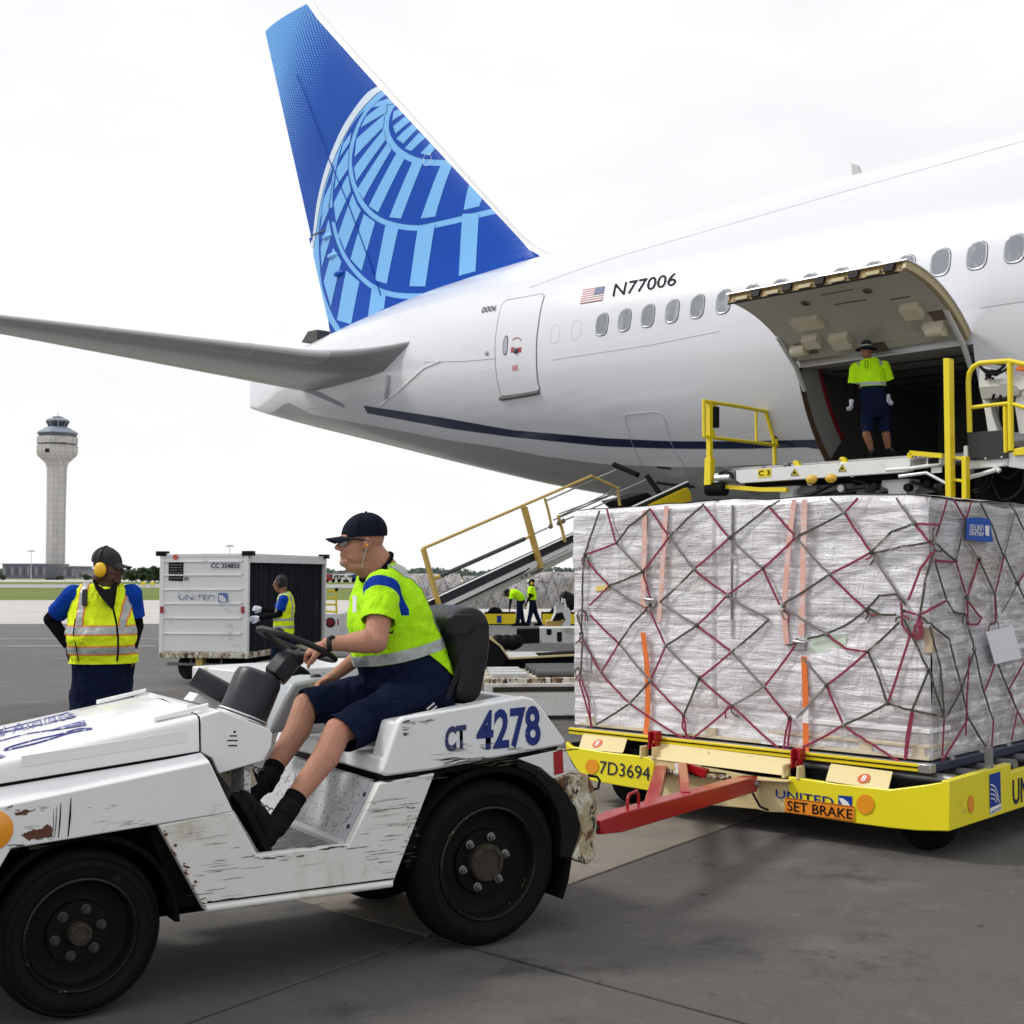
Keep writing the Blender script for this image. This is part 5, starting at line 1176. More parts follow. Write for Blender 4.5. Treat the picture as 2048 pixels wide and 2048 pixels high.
m_dshirt = crescent_mat('driver_lime_shirt', (.42, .80, .012), (cN.x, .27, cN.z), .185, (cN2.x, .27, cN2.z), .160, cN.z - .02)
b = MB(); spine_mb(b, [(c, a + .028, d + .028) for c, a, d in [(V((-.08, .55, 1.10)), .20, .16)] + spine[1:6]] + [(V((-.295, .55, 1.745)), .16, .105), (V((-.30, .55, 1.79)), .115, .10)], (0, 1, 0))
ell_mb(b, (-.285, .55, 1.38), (.165, .19, .17))
chain(b, [(V((-.29, .48, 1.715)), .105), (D['shN'] + V((.0, .01, -.01)), .095), (D['shN'].lerp(D['elN'], .74), .084)]); chain(b, [(V((-.29, .62, 1.715)), .105), (D['shF'], .095), (D['shF'].lerp(D['elF'], .74), .080)])
aN = (D['elN'] - D['shN']).normalized(); aF = (D['elF'] - D['shF']).normalized()
slN = D['shN'].lerp(D['elN'], .63); slF = D['shF'].lerp(D['elF'], .66)
pT = uzw(z2(1195, 726)); pF = uzw(z2(750, 858)); sl = (V((pT[0], 0, pT[1])) - V((pF[0], 0, pF[1]))).normalized(); bn = V((-sl.z, 0, sl.x)); bn = bn if bn.z > 0 else -bn
pb = V((pF[0], .55, pF[1]))
hem = V((-.05, .55, 1.13))
cA_, cB_ = V(T.hw(724, 1163, .52)), V(T.hw(781, 1104, .56)); cm_ = (cA_ + cB_) / 2; ch2_ = (cB_ - cA_) / 2; cn_ = ch2_.cross(V((0, 1, 0))).normalized(); cn_ = cn_ if cn_.z > 0 else -cn_
_a, _b = uzw(z2(975, 765)), uzw(z2(1095, 855)); dq_ = V((_a[0], .55, _a[1])); dn_ = V((_a[1] - _b[1], 0, _b[0] - _a[0])).normalized(); dn_ = dn_ if dn_.x > 0 else -dn_
shirt = blob('shirt', b, m_dshirt, drv, .0085, 4, folds=.030, fscale=.085, drop=lambda c: (c - pb).dot(bn) < 0 and (c - dq_).dot(dn_) < 0, dropp=[(pb, bn), (dq_, dn_)],
    cuts=[(slN, aN, .115), (slF, aF, .115), (cm_, cn_, .155), (V((-.19, .55, 1.20)), (-.35, 0, -1))],
    sep=[('reflective_band', m_tape, [(pb + bn * .002, bn), (pb + bn * .055, bn)], lambda c, n_: 0.002 < (c - pb).dot(bn) < .055 and not ((c - D['shN'].lerp(D['elN'], .6)).length < .12 and c.y < .33) , .003),
         ('reflective_band', m_tape, [((0, .385, 0), (0, 1, 0)), ((0, .435, 0), (0, 1, 0))], lambda c, n_: .385 < c.y < .435 and n_.x > -.1 and (c - pb).dot(bn) > .054, .003),
         ('reflective_band', m_tape, [((0, .665, 0), (0, 1, 0)), ((0, .715, 0), (0, 1, 0))], lambda c, n_: .665 < c.y < .715 and n_.x > -.1 and (c - pb).dot(bn) > .054, .003)])
so_ = shirt.modifiers.new('solid', 'SOLIDIFY'); so_.thickness = .004; so_.offset = -1
# collar
b = MB(); b.tube([cm_ + ch2_ * .93 * math.cos(t_) + V((0, .094 * math.sin(t_), 0)) for t_ in [2 * math.pi * i / 24 for i in range(24)]], .010, 8, close=True); b.build('collar', m_blackcloth, shirt, smooth=60)
# name badge hanging at the chest
c = V(T.hw(*z2(755, 540), .40)); b = MB(); b.hexa([c + V(q) for q in ((-.01, -.02, -.05), (-.008, -.02, -.05), (-.008, .02, -.05), (-.01, .02, -.05))], [c + V(q) for q in ((-.01, -.02, .03), (-.008, -.02, .03), (-.008, .02, .03), (-.01, .02, .03))]); b.build('badge', m_whitedec, drv)
# shorts
b = MB(); spine_mb(b, [(V((-.10, .55, 1.06)), .215, .18), (V((-.12, .55, 1.17)), .234, .205), (V((-.165, .55, 1.27)), .234, .212), (V((-.205, .55, 1.38)), .232, .212), (V((-.23, .55, 1.47)), .222, .19)], (0, 1, 0))
ell_mb(b, (-.262, .55, 1.33), (.15, .19, .13))
hN = D['hipN'].lerp(D['knN'], .93); hF = D['hipF'].lerp(D['knF'], .93)
chain(b, [(D['hipN'], .125), (D['hipN'].lerp(D['knN'], .5) + V((0, 0, -.01)), .110), (D['hipN'].lerp(D['knN'], 1.08) + V((0, 0, -.02)), .097)])
chain(b, [(D['hipF'], .125), (D['hipF'].lerp(D['knF'], .5), .105), (D['hipF'].lerp(D['knF'], 1.08) + V((0, 0, -.012)), .092)])
sdN = (D['knN'] - D['hipN']).normalized(); sdF = (D['knF'] - D['hipF']).normalized()
sh_ = blob('shorts', b, m_cloth, drv, .010, 4, folds=.03, fscale=.09, cuts=[(D['knN'] - sdN * .005, sdN + V((.0, 0, -.25)), .22), (D['knF'] - sdF * .005, sdF + V((.0, 0, -.25)), .20)])
so_ = sh_.modifiers.new('solid', 'SOLIDIFY'); so_.thickness = .004; so_.offset = -1
b = MB(); pk = D['hipN'].lerp(D['knN'], .62) + V((.03, -.112, .01)); b.hexa([pk + V(q) for q in ((-.09, .012, -.07), (.07, .004, -.06), (.07, .02, -.06), (-.09, .03, -.07))], [pk + V(q) for q in ((-.08, .004, .06), (.08, -.004, .07), (.08, .02, .07), (-.08, .03, .06))]); b.build('cargo_pocket', m_cloth, sh_, bevel=.01)
# socks and boots
for a_, k_, he, to in (('anN', 'knN', V(T.hw(*z2(318, 1752), .08)), V(T.hw(*z2(160, 1470), .09))), ('anF', 'knF', None, None)):
    sd_ = (D[k_] - D[a_]).normalized(); b = MB(); b.tube([D[a_] - sd_ * .05, D[a_] + sd_ * .03, D[a_] + sd_ * .075], [.047, .047, .050], 20); b.build('sock', m_blackcloth, drv, smooth=60)
    if he is None: he = D[a_] + V((-.075, -.04, -.115)); to = he + V((-.17, .0, .21))
    boot('boot', D[a_] + sd_ * .01, he, to, drv)
# head gear
cap_parts(HH, drv, m_cap, back=None)
shades(HH, drv)
b = MB(); b.T = HH; b.tube([(-.012, .094, -.026), (-.002, .092, -.06), (.004, .080, -.12)], .0014, 5); b.T = None; b.build('ear_wire', m_seamgrey, drv); b = MB(); b.T = HH; b.ball((-.008, .092, -.018), .0075, 8, 6); b.T = None; b.build('earpiece', m_amber, drv)
b = MB(); b.T = HH; ell_mb(b, (.056, 0, -.101), (.0385, .034, .025)); b.T = None; b.build('stubble', m_beard, drv, smooth=60)
wd = (D['wrN'] - D['elN']).normalized(); b = MB(); b.lathe([(.034, -.012), (.037, 0), (.034, .012)], D['wrN'] - wd * .012, wd, 20, caps=False); b.ball(D['wrN'] - wd * .012 + V((0, -.02, .03)), (.018, .014, .012), 10, 6); b.build('wristwatch', m_plastic, drv, smooth=50)
# ================================================================ CARGO DOLLY with netted load
def q4(x, y): return (1120 + x * .4803, 960 + y * .4803)
def zD(x, y): return (1120 + x * .3106, 1440 + y * .3106)
def zE(x, y): return (1500 + x * .2836, 1400 + y * .2836)
def zF(x, y): return (1680 + x * .3727, 980 + y * .3727)
_p = gp(1900, 1661, .20)
DL = Fr(_p[0], _p[1], -43.2)
dolly = thing('pallet_dolly', DL, 'yellow pallet dolly marked 7D3694 with red tow bar behind the tug', 'dolly')
def dpoly(name, pts, mat, w0=0., w1=.04, bevel=.004, parent=None, fr=DL):
    b = MB(); b.prism(fr.uz(pts, w0), w0, w1); return b.build(name, mat, parent or dolly, bevel=bevel)
dpoly('front_bumper', [zE(270, 541), zE(620, 592), zE(990, 632), zE(1200, 605), zE(1405, 573), zE(1405, 926), zE(1180, 922), zE(1000, 905), zE(740, 870), zE(330, 805), zE(270, 790)], m_yelbright, bevel=.006)
dpoly('front_bumper', [zD(35, 140), zD(70, 172), zD(280, 205), zD(560, 240), zD(605, 275), zD(602, 330), zD(572, 456), zD(170, 386), zD(95, 300), zD(40, 200)], m_yelbright, bevel=.006)
dpoly('front_web', [zD(560, 232), zD(640, 245), zD(1240, 362), zD(1580, 395), zD(1580, 600), zD(1330, 592), zD(1270, 575), zD(640, 520), zD(560, 450)], m_cream, .012, .05)
b = MB(); q = DL.uz([zD(1235, 372), zD(1490, 385)], 0); b.hexa([(q[0][0], -.05, q[0][1] - .01), (q[1][0], -.05, q[1][1] - .012), (q[1][0], .04, q[1][1] - .012), (q[0][0], .04, q[0][1] - .01)], [(q[0][0], -.05, q[0][1]), (q[1][0], -.05, q[1][1]), (q[1][0], .04, q[1][1]), (q[0][0], .04, q[0][1])]); b.build('pivot_bracket', m_cream, dolly, bevel=.002)
# inclined cream treads with the figure 8
def tread(bl, br, tr, tl):
    P = [DL.hw(*bl, .002), DL.hw(*br, .002), DL.hw(*tr, .11), DL.hw(*tl, .11)]
    b = MB(); b.hexa(P, [(x, y + .02, z + .012) for x, y, z in P]); return b.build('tread_plate', m_cream, dolly, bevel=.003), P
t1, P1 = tread(zD(118, 187), zD(400, 214), zD(425, 128), zD(145, 98))
t2, P2 = tread(zD(600, 252), zD(1460, 362), zD(1482, 262), zD(640, 160))
t3, P3 = tread(zE(530, 572), zE(970, 638), zE(1000, 520), zE(562, 462))
m_or8 = M('orange_number_disc', (.60, .11, .03), .5, var=.1)
for (tp, P, a_, c_) in ((t1, P1, .40, .5), (t3, P3, .60, .48)):
    P = [V(p) for p in P]; ctr = (P[0] * (1 - a_) + P[1] * a_) * (1 - c_) + (P[3] * (1 - a_) + P[2] * a_) * c_
    ex = (P[1] - P[0]).normalized(); ey = (P[3] - P[0]); ey = (ey - ex * ey.dot(ex)).normalized(); nn_ = ex.cross(ey)
    if nn_.y > 0: nn_ = -nn_
    b = MB(); ring = []
    for r_, o_ in ((.042, .003), (.042, .0045)): ring.append([ctr + ex * r_ * math.cos(t_) + ey * r_ * math.sin(t_) + nn_ * o_ for t_ in [2 * math.pi * i / 24 for i in range(24)]])
    b.loft(ring); b.build('number_disc', m_or8, tp)
    c2 = ctr + nn_ * .007; text_on('number_lettering', '8', [c2 - ex * .015 - ey * .026, c2 + ex * .015 - ey * .026, c2 + ex * .015 + ey * .026, c2 - ex * .015 + ey * .026], m_whitedec, tp, bold=.02)
# side bumper on the long side, plane u = 0
def side_uw(pts): return [DL.hu(x, y, 0) for x, y in pts]
wS = 3.3
a1, a2, a3, a4 = side_uw([zE(1405, 573), zE(1840, 455), zE(1840, 508), zE(1405, 926)])
b = MB(); b.loft([[(-.05, w, z) for w, z in ((a1[1], a1[2]), (a2[1], a1[2] + .012), (a2[1], a3[2]), (wS, a3[2]), (wS, a4[2]), (a1[1] + .0, a4[2]))], [(0, w, z) for w, z in ((a1[1], a1[2]), (a2[1], a1[2] + .012), (a2[1], a3[2]), (wS, a3[2]), (wS, a4[2]), (a1[1], a4[2]))]]); b.build('side_bumper', m_yelbright, dolly, bevel=.005)
def sdec(name, pts, mat, off, parent=dolly):
    b = MB(); q = side_uw(pts); b.face([b.vs([(off, p[1], p[2]) for p in q]) + k_ for k_ in range(len(q))]); return b.build(name, mat, parent)
sdec('amber_disc', [zE(1555 + 22 * math.cos(t_), 735 + 65 * math.sin(t_)) for t_ in [2 * math.pi * i / 24 for i in range(24)]], m_amber, .004)
lg = sdec('logo_square', [zE(1685, 527), zE(1762, 503), zE(1766, 728), zE(1688, 762)], m_bluelogo, .004)
sdec('logo_band', [zE(1688, 764), zE(1766, 730), zE(1769, 770), zE(1690, 814)], m_whitedec, .004)
for k_ in range(4):
    o_ = k_ * 20
    pts = bez([(1690, 600 + o_ * 1.6), (1715, 612 + o_ * 1.5), (1738, 655 + o_ * 1.3), (1752, 732 + o_ * .0 - o_ * .0)], 4)[: 14 - k_ * 2]
    lw = [zE(x, y) for x, y in pts]; hi = [zE(x + 1, y - 9 + k_) for x, y in pts]
    sdec('logo_arc', lw + hi[::-1], m_whitedec, .006, lg)
q = side_uw([zE(1692, 806), zE(1766, 766), zE(1766, 748), zE(1692, 786)]); text_on('small_lettering', 'UNITED', [(.006, p[1], p[2]) for p in q], m_bluelogo, dolly, bold=.01)
q = side_uw([zE(1852, 742), zE(1932, 712), zE(1932, 540), zE(1852, 562)]); w0_, z0_, z1_ = q[0][1], q[0][2], q[3][2]; wd_ = (z1_ - z0_) * 3.9
text_on('side_lettering', 'UNITED', [(.004, w0_, z0_), (.004, w0_ + wd_, z0_), (.004, w0_ + wd_, z1_), (.004, w0_, z1_)], m_navy, dolly, bold=.015)
# front lettering
def fdec(name, pts, mat, off=.003, parent=dolly):
    b = MB(); q = DL.uz(pts, -off); b.prism(q, -off, -off + .0015); return b.build(name, mat, parent)
def ftx(name, txt, pts, mat, off=.005, **k): q = [(p[0], -off, p[1]) for p in DL.uz(pts, -off)]; return text_on(name, txt, q, mat, dolly, **k)
ftx('number_lettering', '7D3694', [zD(252, 345), zD(578, 390), zD(578, 302), zD(258, 262)], m_navy)
ftx('name_lettering', 'UNITED', [zE(180, 690), zE(588, 752), zE(588, 688), zE(180, 630)], m_blue, off=.004, bold=.01)
lg = fdec('logo_square', [zE(622, 672), zE(720, 680), zE(720, 760), zE(622, 745)], m_bluelogo)
fdec('logo_swoosh', [zE(626, 690), zE(655, 695), zE(690, 720), zE(708, 755), zE(660, 750), zE(640, 720)], m_whitedec, .0045, lg)
pl_ = fdec('brake_sign', [zE(245, 685), zE(735, 750), zE(735, 862), zE(245, 793)], M('sign_orange', (.80, .25, .012), .45, var=.05), .008)
fdec('sign_border', [zE(248, 689), zE(732, 754), zE(732, 757), zE(248, 692)], m_black, .010, pl_); fdec('sign_border', [zE(248, 789), zE(732, 855), zE(732, 858), zE(248, 792)], m_black, .010, pl_)
ftx('brake_lettering', 'SET BRAKE', [zE(262, 780), zE(722, 842), zE(722, 772), zE(262, 708)], m_black, off=.011, bold=.012)
for c, r_ in ((zE(812, 736), 65 * .2836), (zD(205, 300), 44 * .3106)):
    fdec('amber_disc', [(c[0] + r_ * .97 * math.cos(t_), c[1] + r_ * 1.08 * math.sin(t_)) for t_ in [2 * math.pi * i / 28 for i in range(28)]], m_amber, .006)
for q_ in ([zD(738, 275), zD(815, 285), zD(820, 330), zD(745, 322)], [zD(822, 283), zD(908, 292), zD(910, 340), zD(825, 332)]): 
    s_ = fdec('sticker', q_, m_whitedec, -.008)
fdec('sticker', [zD(945, 330), zD(1068, 342), zD(1066, 370), zD(948, 360)], m_black, -.008)
# pallet sheet, corner fittings, red latches
pz = DL.hw(*zD(1000, 165), .14)[2]
uR = DL.hw(*zE(1215, 508), .14)[0]; uL = DL.hw(*zD(60, 65), .14)[0]
pallet = thing('cargo_pallet', DL, 'flat metal air cargo pallet lying on the yellow dolly under the wrapped load', 'pallet')
b = MB(); b.box(uL + .02, uR - .02, .16, 2.6, pz - .018, pz + .012); b.build('pallet_sheet', m_alu, pallet)
b = MB(); b.box(uL, uR, .13, .16, pz - .028, pz + .02); b.build('edge_rail', m_yel, pallet, bevel=.004)
b = MB(); b.box(uL, uR, .126, .13, pz - .004, pz + .004); b.build('rail_groove', m_under, pallet)
b = MB(); b.box(uR, uR + .06, .13, 2.6, pz - .03, pz + .02); b.build('edge_rail', M('blue_rail', (.01, .02, .06), .4, .3), pallet, bevel=.004)
b = MB(); b.box(uR - .02, uR + .065, .12, .20, pz - .032, pz + .026); b.build('corner_fitting', m_steel, pallet, bevel=.006)
for w in (.5, .95, 1.4, 1.9): b = MB(); b.lathe([(.02, 0), (.02, .018), (.001, .02)], (uR + .03, w, pz + .02), (0, 0, 1), 10); b.build('tie_stud', m_steel, pallet)
for c in (zD(605, 120), zD(1528, 235)):
    o = DL.hw(*c, .08); b = MB(); b.box(o[0] - .035, o[0] + .035, .085, .13, o[2] - .02, o[2] + .055); b.box(o[0] - .035, o[0] - .022, .05, .1, o[2] - .08, o[2] + .05); b.box(o[0] + .022, o[0] + .035, .05, .1, o[2] - .08, o[2] + .05); l_ = b.build('pallet_latch', m_redpaint, dolly, bevel=.003)
    b = MB(); b.tube([(o[0] - .02, .04, o[2] - .02), (o[0] - .015, .035, o[2] - .06), (o[0] + .015, .035, o[2] - .06), (o[0] + .02, .04, o[2] - .02)], .006, 6); b.build('latch_ring', m_redpaint, l_)
    for d_ in (-.06, .05): b = MB(); b.prism([(o[0] + d_ - .012, o[2] - .14), (o[0] + d_ + .012, o[2] - .14), (o[0] + d_ + .006, o[2] - .06), (o[0] + d_ - .006, o[2] - .05)], -.005, .08); b.build('latch_ear', m_cream, dolly, bevel=.003)
# deck under the pallet: rollers, frame, wheels
b = MB(); b.box(uL + .05, -.05, .10, 3.1, .26, pz - .09); b.build('deck_frame', m_under, dolly)
for w in (.3, .72): pass
for k_ in range(9):
    w = .22 + k_ * .31; b = MB(); b.lathe([(.012, -.03), (.012, 0), (.042, 0), (.042, 1.15), (.012, 1.15)], (-.06 - 1.15, w, pz - .075), (1, 0, 0), 14); b.build('roller', M('roller_steel', (.22, .22, .23), .35, .7, var=.2), dolly, smooth=40)
b = MB(); b.box(-.045, -.005, .62, .66, pz - .12, pz + .10); b.build('stop_post', m_steel, dolly)
for u_, w in ((-.30, .32), (uL + .42, .40), (-.30, 2.6), (uL + .42, 2.6)):
    b = MB(); b.lathe([(.09, -.075), (.16, -.085), (.195, -.07), (.205, -.045), (.205, .045), (.195, .07), (.16, .085), (.09, .075)], (u_, w, .205), (.25, 1, 0), 32); wl = b.build('wheel', m_rubber, dolly, smooth=35)
    b = MB(); b.lathe([(.09, -.07), (.03, -.05), (.001, -.05)], (u_, w, .205), (.25, 1, 0), 20); b.build('rim', m_rim, wl, smooth=40)
# tow bar
eye = DL.loc(T.wor(T.hw(1190, 1654, .30))); rp = DL.hw(*zD(1225, 408), -.03); lp_ = DL.hw(*zD(650, 330), .0); jn = DL.loc(T.wor(T.hw(*zD(620, 535), .95)))
e_, r_p, l_p = V(eye), V(rp), V(lp_); e_.z = max(e_.z, .34)
jn = e_.lerp(r_p, .34)
b = MB(); b.tube([e_ + (r_p - e_) * .0, e_ + (r_p - e_) * .10, r_p], [.036, .052, .052], 4, up=(0, 0, 1)); tb = b.build('tow_bar', m_redpaint, dolly, bevel=.006)
b = MB(); b.tube([e_.lerp(r_p, .30), l_p + V((0, 0, 0))], .042, 4, up=(0, 0, 1)); b.build('bar_arm', m_redpaint, tb, bevel=.006)
mid1 = e_.lerp(r_p, .52); b = MB(); b.tube([mid1 + V((0, 0, .03)), l_p.lerp(r_p, .30) + V((0, -.05, .06)), l_p.lerp(r_p, .55) + V((0, -.02, .03))], .030, 4, up=(0, 0, 1)); b.build('brake_lever', m_redpaint, tb, bevel=.004)
b = MB(); b.tube([l_p, l_p.lerp(r_p, .8) + V((0, -.02, .02))], .02, 8); b.build('pivot_rod', m_rusty, tb)
b = MB(); b.tube([e_ + (r_p - e_) * .10, e_ - (r_p - e_) * .04], [.035, .022], 8, up=(0, 0, 1)); b.lathe([(.045, -.018), (.055, 0), (.045, .018), (.025, .018), (.025, -.018)], e_ - (r_p - e_) * .06, (0, 0, 1), 16, caps=False); b.build('tow_eye', m_hub, tb)
h_ = e_.lerp(r_p, .17); dx = (r_p - e_).normalized(); b = MB(); b.tube([h_ + V((0, 0, .05)), h_ + V((0, 0, .10)), h_ + dx * .02 + V((0, 0, .125)), h_ + dx * .12 + V((0, 0, .135)), h_ + dx * .145 + V((0, 0, .11)), h_ + dx * .145 + V((0, 0, .055))], .009, 8); b.build('bar_handle', m_redpaint, tb, smooth=60)
b = MB(); o = V(DL.hw(*zD(1270, 410), -.03)); b.lathe([(.028, 0), (.028, .02), (.016, .022), (.016, .04), (.001, .042)], o, (0, -1, 0), 10); b.build('pivot_bolt', m_steel, dolly)
b = MB(); b.tube([o + V((-.01, -.02, .03)), o + V((-.035, -.035, 0)), o + V((-.02, -.02, -.07)), o + V((.02, 0, -.15)), o + V((.06, .05, -.18))], .008, 8); b.build('brake_cable', m_black, dolly, smooth=60)
# ---------------------------------------------------------------- wrapped load
cc = DL.hw(*q4(1545, 1165), .26); WF = .26; UC = cc[0]
ulf = DL.hw(*q4(58, 600), WF)[0]; WB = 2.55; ZB = pz + .03
top_px = [(58, 130), (120, 122), (200, 120), (330, 112), (440, 100), (520, 98), (600, 88), (720, 78), (860, 84), (960, 74), (1100, 66), (1300, 60), (1450, 62), (1550, 70)]
top_prof = DL.uz([q4(*p) for p in top_px], WF)
def ztop(u): return float(np.interp(u, [p[0] for p in top_prof], [p[1] for p in top_prof]))
load = thing('wrapped_cargo', DL, 'tall block of cartons in clear stretch wrap on the yellow dolly', 'cargo')
def wrapmat(name, base, dark, lite, seed=0.):
    m = bpy.data.materials.new(name); m.use_nodes = True; t = m.node_tree; N = t.nodes; L = t.links; bs = N['Principled BSDF']
    bs.inputs['Roughness'].default_value = .28; bs.inputs['Coat Weight'].default_value = .8; bs.inputs['Coat Roughness'].default_value = .12
    tcn = N.new('ShaderNodeTexCoord')
    def nz_(scale, st, detail=6, rot=(0, 0, 0), loc=0., dist=0.):
        mp_ = N.new('ShaderNodeMapping'); mp_.inputs['Scale'].default_value = st; mp_.inputs['Rotation'].default_value = rot; mp_.inputs['Location'].default_value = (loc + seed, loc, loc)
        n_ = N.new('ShaderNodeTexNoise'); n_.inputs['Scale'].default_value = scale; n_.inputs['Detail'].default_value = detail; n_.inputs['Roughness'].default_value = .62; n_.inputs['Distortion'].default_value = dist
        L.new(tcn.outputs['Object'], mp_.inputs[0]); L.new(mp_.outputs[0], n_.inputs['Vector']); return n_.outputs['Fac']
    def rg(f, a, c, lo=0., hi=1.):
        r_ = N.new('ShaderNodeMapRange'); r_.inputs['From Min'].default_value = a; r_.inputs['From Max'].default_value = c; r_.inputs['To Min'].default_value = lo; r_.inputs['To Max'].default_value = hi; L.new(f, r_.inputs[0]); return r_.outputs[0]
    def mix(f, a, c):
        x = N.new('ShaderNodeMix'); x.data_type = 'RGBA'; L.new(f, x.inputs[0])
        for i, q in ((6, a), (7, c)):
            if isinstance(q, tuple): x.inputs[i].default_value = (*q, 1)
            else: L.new(q, x.inputs[i])
        return x.outputs[2]
    fine_ = nz_(6, (.35, .35, 11), 6, (0, R(1.5), 0), 1.); fine2 = nz_(5, (.8, .8, 22), 4, (0, R(-2.5), 0), 5.); broad = nz_(2.2, (1, 1, 1.4), 4, loc=9.); crease = nz_(2.6, (.6, .6, 3.2), 5, (0, R(62), R(20)), 3., 1.5); crease2 = nz_(3.4, (2.2, 2.2, .55), 5, (0, R(14), R(8)), 21., 1.2); patch_ = nz_(1.0, (1.1, 1.1, 3.2), 1, loc=31.)
    c = mix(rg(broad, .35, .68), dark, base); c = mix(rg(fine_, .50, .64, 0, .45), c, lite); c = mix(rg(fine2, .57, .68, 0, .38), c, (.30, .29, .32)); c = mix(rg(crease, .58, .66, 0, .55), c, (.88, .88, .92)); c = mix(rg(crease2, .60, .66, 0, .6), c, (.90, .90, .94)); c = mix(rg(patch_, .54, .58, 0, .32), c, (.36, .33, .34))  # creases get near-white glints painted into the colour
    carton = nz_(1.3, (1, 1, 2.3), 2, loc=14.); c = mix(rg(carton, .58, .66, 0, .40), c, (.42, .35, .28))
    L.new(c, bs.inputs['Base Color'])
    b1 = N.new('ShaderNodeBump'); b1.inputs['Strength'].default_value = .6; b1.inputs['Distance'].default_value = .012; L.new(fine_, b1.inputs['Height'])
    b3 = N.new('ShaderNodeBump'); b3.inputs['Strength'].default_value = .8; b3.inputs['Distance'].default_value = .03; L.new(crease2, b3.inputs['Height']); L.new(b1.outputs[0], b3.inputs['Normal'])
    b2 = N.new('ShaderNodeBump'); b2.inputs['Strength'].default_value = .8; b2.inputs['Distance'].default_value = .03; L.new(crease, b2.inputs['Height']); L.new(b3.outputs[0], b2.inputs['Normal']); L.new(b2.outputs[0], bs.inputs['Normal'])
    return m
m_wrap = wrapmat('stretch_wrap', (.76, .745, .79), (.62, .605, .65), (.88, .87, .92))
m_wrap_shaded = wrapmat('stretch_wrap_shaded', (.62, .605, .64), (.44, .43, .45), (.82, .81, .85), 7.)  # same film, darker: the side's shade is put into the colour
m_wood = M('pallet_wood', (.55, .47, .35), .7, var=.2, vs=8, bump=.3, bs=40)
m_carton = M('carton_board', (.50, .38, .27), .7, var=.1, vs=5)
from mathutils import noise as mn
def lump(u, w, z, k=.016): return mn.noise(V((u * 2.3, w * 2.3, z * 3.1))) * k * 1.4 + mn.noise(V((u * 6, w * 6, z * 16))) * k * .45
def face_grid(name, mat, nu, nv, pos, parent=load):
    b = MB(); b.v = [tuple(pos(i / nu, j / nv)) for j in range(nv + 1) for i in range(nu + 1)]
    for j in range(nv):
        for i in range(nu): a_ = j * (nu + 1) + i; b.face((a_, a_ + 1, a_ + nu + 2, a_ + nu + 1))
    return b.build(name, mat, parent, smooth=50)
LV = [0, .055, .13, .20, .33, .52, .72, 1.0]
def ledge(v, u):
    # recesses between the layers of cartons
    o = 0
    for i, l in enumerate(LV[1:-1]): o += .006 * math.exp(-((v - l) / .008) ** 2)
    return o + (.012 if v < .13 else 0) * (1 if u > .8 else .4)
def fpos(a, c):
    u = ulf + (UC - ulf) * a; z = ZB + (ztop(u) - ZB) * c
    w = WF + ledge(c, a) + lump(u, WF, z) + .02 * math.exp(-((a - .452) / .004) ** 2) * (c > .12) + .03 * max(0, (c - .97) / .03) ** 2
    e = max(0, (a - .985) / .015); return (u - .012 * e * e * 0, w + .02 * e * e, z)
face_grid('wrap_front', m_wrap, 260, 150, fpos)
def spos(a, c):
    w = WF + .02 + (WB - WF - .02) * a; zt = ztop(UC) - .012 * a * 2 + .03 * math.sin(a * 21) * a; z = ZB + (zt - ZB) * c
    return (UC - ledge(c, 1 - a) * .8 + lump(w + 5, 0, z) - .02 * max(0, (c - .97) / .03) ** 2 - .0, w, z)
face_grid('wrap_side', m_wrap_shaded, 160, 120, spos)
def tpos(a, c):
    u = ulf + (UC - ulf) * a; w = WF + .03 + (WB - WF - .03) * c
    return (u, w, ztop(u) - .002 + .012 * mn.noise(V((u * 3, w * 3, 1))) * min(1, c * 6) * 2 + .01)
face_grid('wrap_top', m_wrap, 60, 30, tpos)
b = MB(); b.box(ulf + .01, UC - .03, WB - .06, WB - .02, ZB, ztop(UC) - .06); b.box(ulf + .01, ulf + .05, WF + .03, WB - .02, ZB, ztop(ulf) - .02); b.box(ulf + .02, UC - .04, WF + .05, WB - .03, ZB, ZB + .02); b.build('wrap_back', m_wrap_shaded, load)
# wooden boards showing under the film, and the cut cartons at the near corner
for k_, (z0, z1, u0, u1, mm) in enumerate(((ZB - .0, ZB + .022, ulf + .05, UC - .01, m_wood), (ZB + .075, ZB + .095, UC - 1.2, UC - .006, m_wood), (ZB + .17, ZB + .20, UC - .85, UC - .004, m_whitedec))):
    b = MB(); b.box(u0, u1, WF - .004 + k_ * .002, WF + .3, z0, z1); b.build('pallet_board', mm, load, bevel=.003)
for u0 in (ulf + .12, ulf + .8, ulf + 1.25, UC - .5, UC - .13):
    b = MB(); b.box(u0, u0 + .09, WF + .0, WF + .1, ZB + .0, ZB + .075); b.build('pallet_block', m_wood, load)
q = DL.uz([q4(1478, 735), q4(1552, 720), q4(1552, 612), q4(1478, 622)], WF - .004); b = MB(); b.prism(q, WF - .004, WF + .02); b.build('carton_corner', m_carton, load, bevel=.004)
q = DL.uz([q4(148, 465), q4(205, 455), q4(205, 435), q4(150, 442)], WF - .012); b = MB(); b.prism(q, WF - .012, WF - .008); b.build('yellow_tape', M('yellow_tape', (.75, .60, .2), .5), load)
q = DL.uz([q4(1040, 740), q4(1190, 728), q4(1192, 640), q4(1045, 652)], WF - .006); b = MB(); b.prism(q, WF - .006, WF - .003); b.build('green_slip', M('green_slip', (.62, .72, .62), .4, var=.08), load)
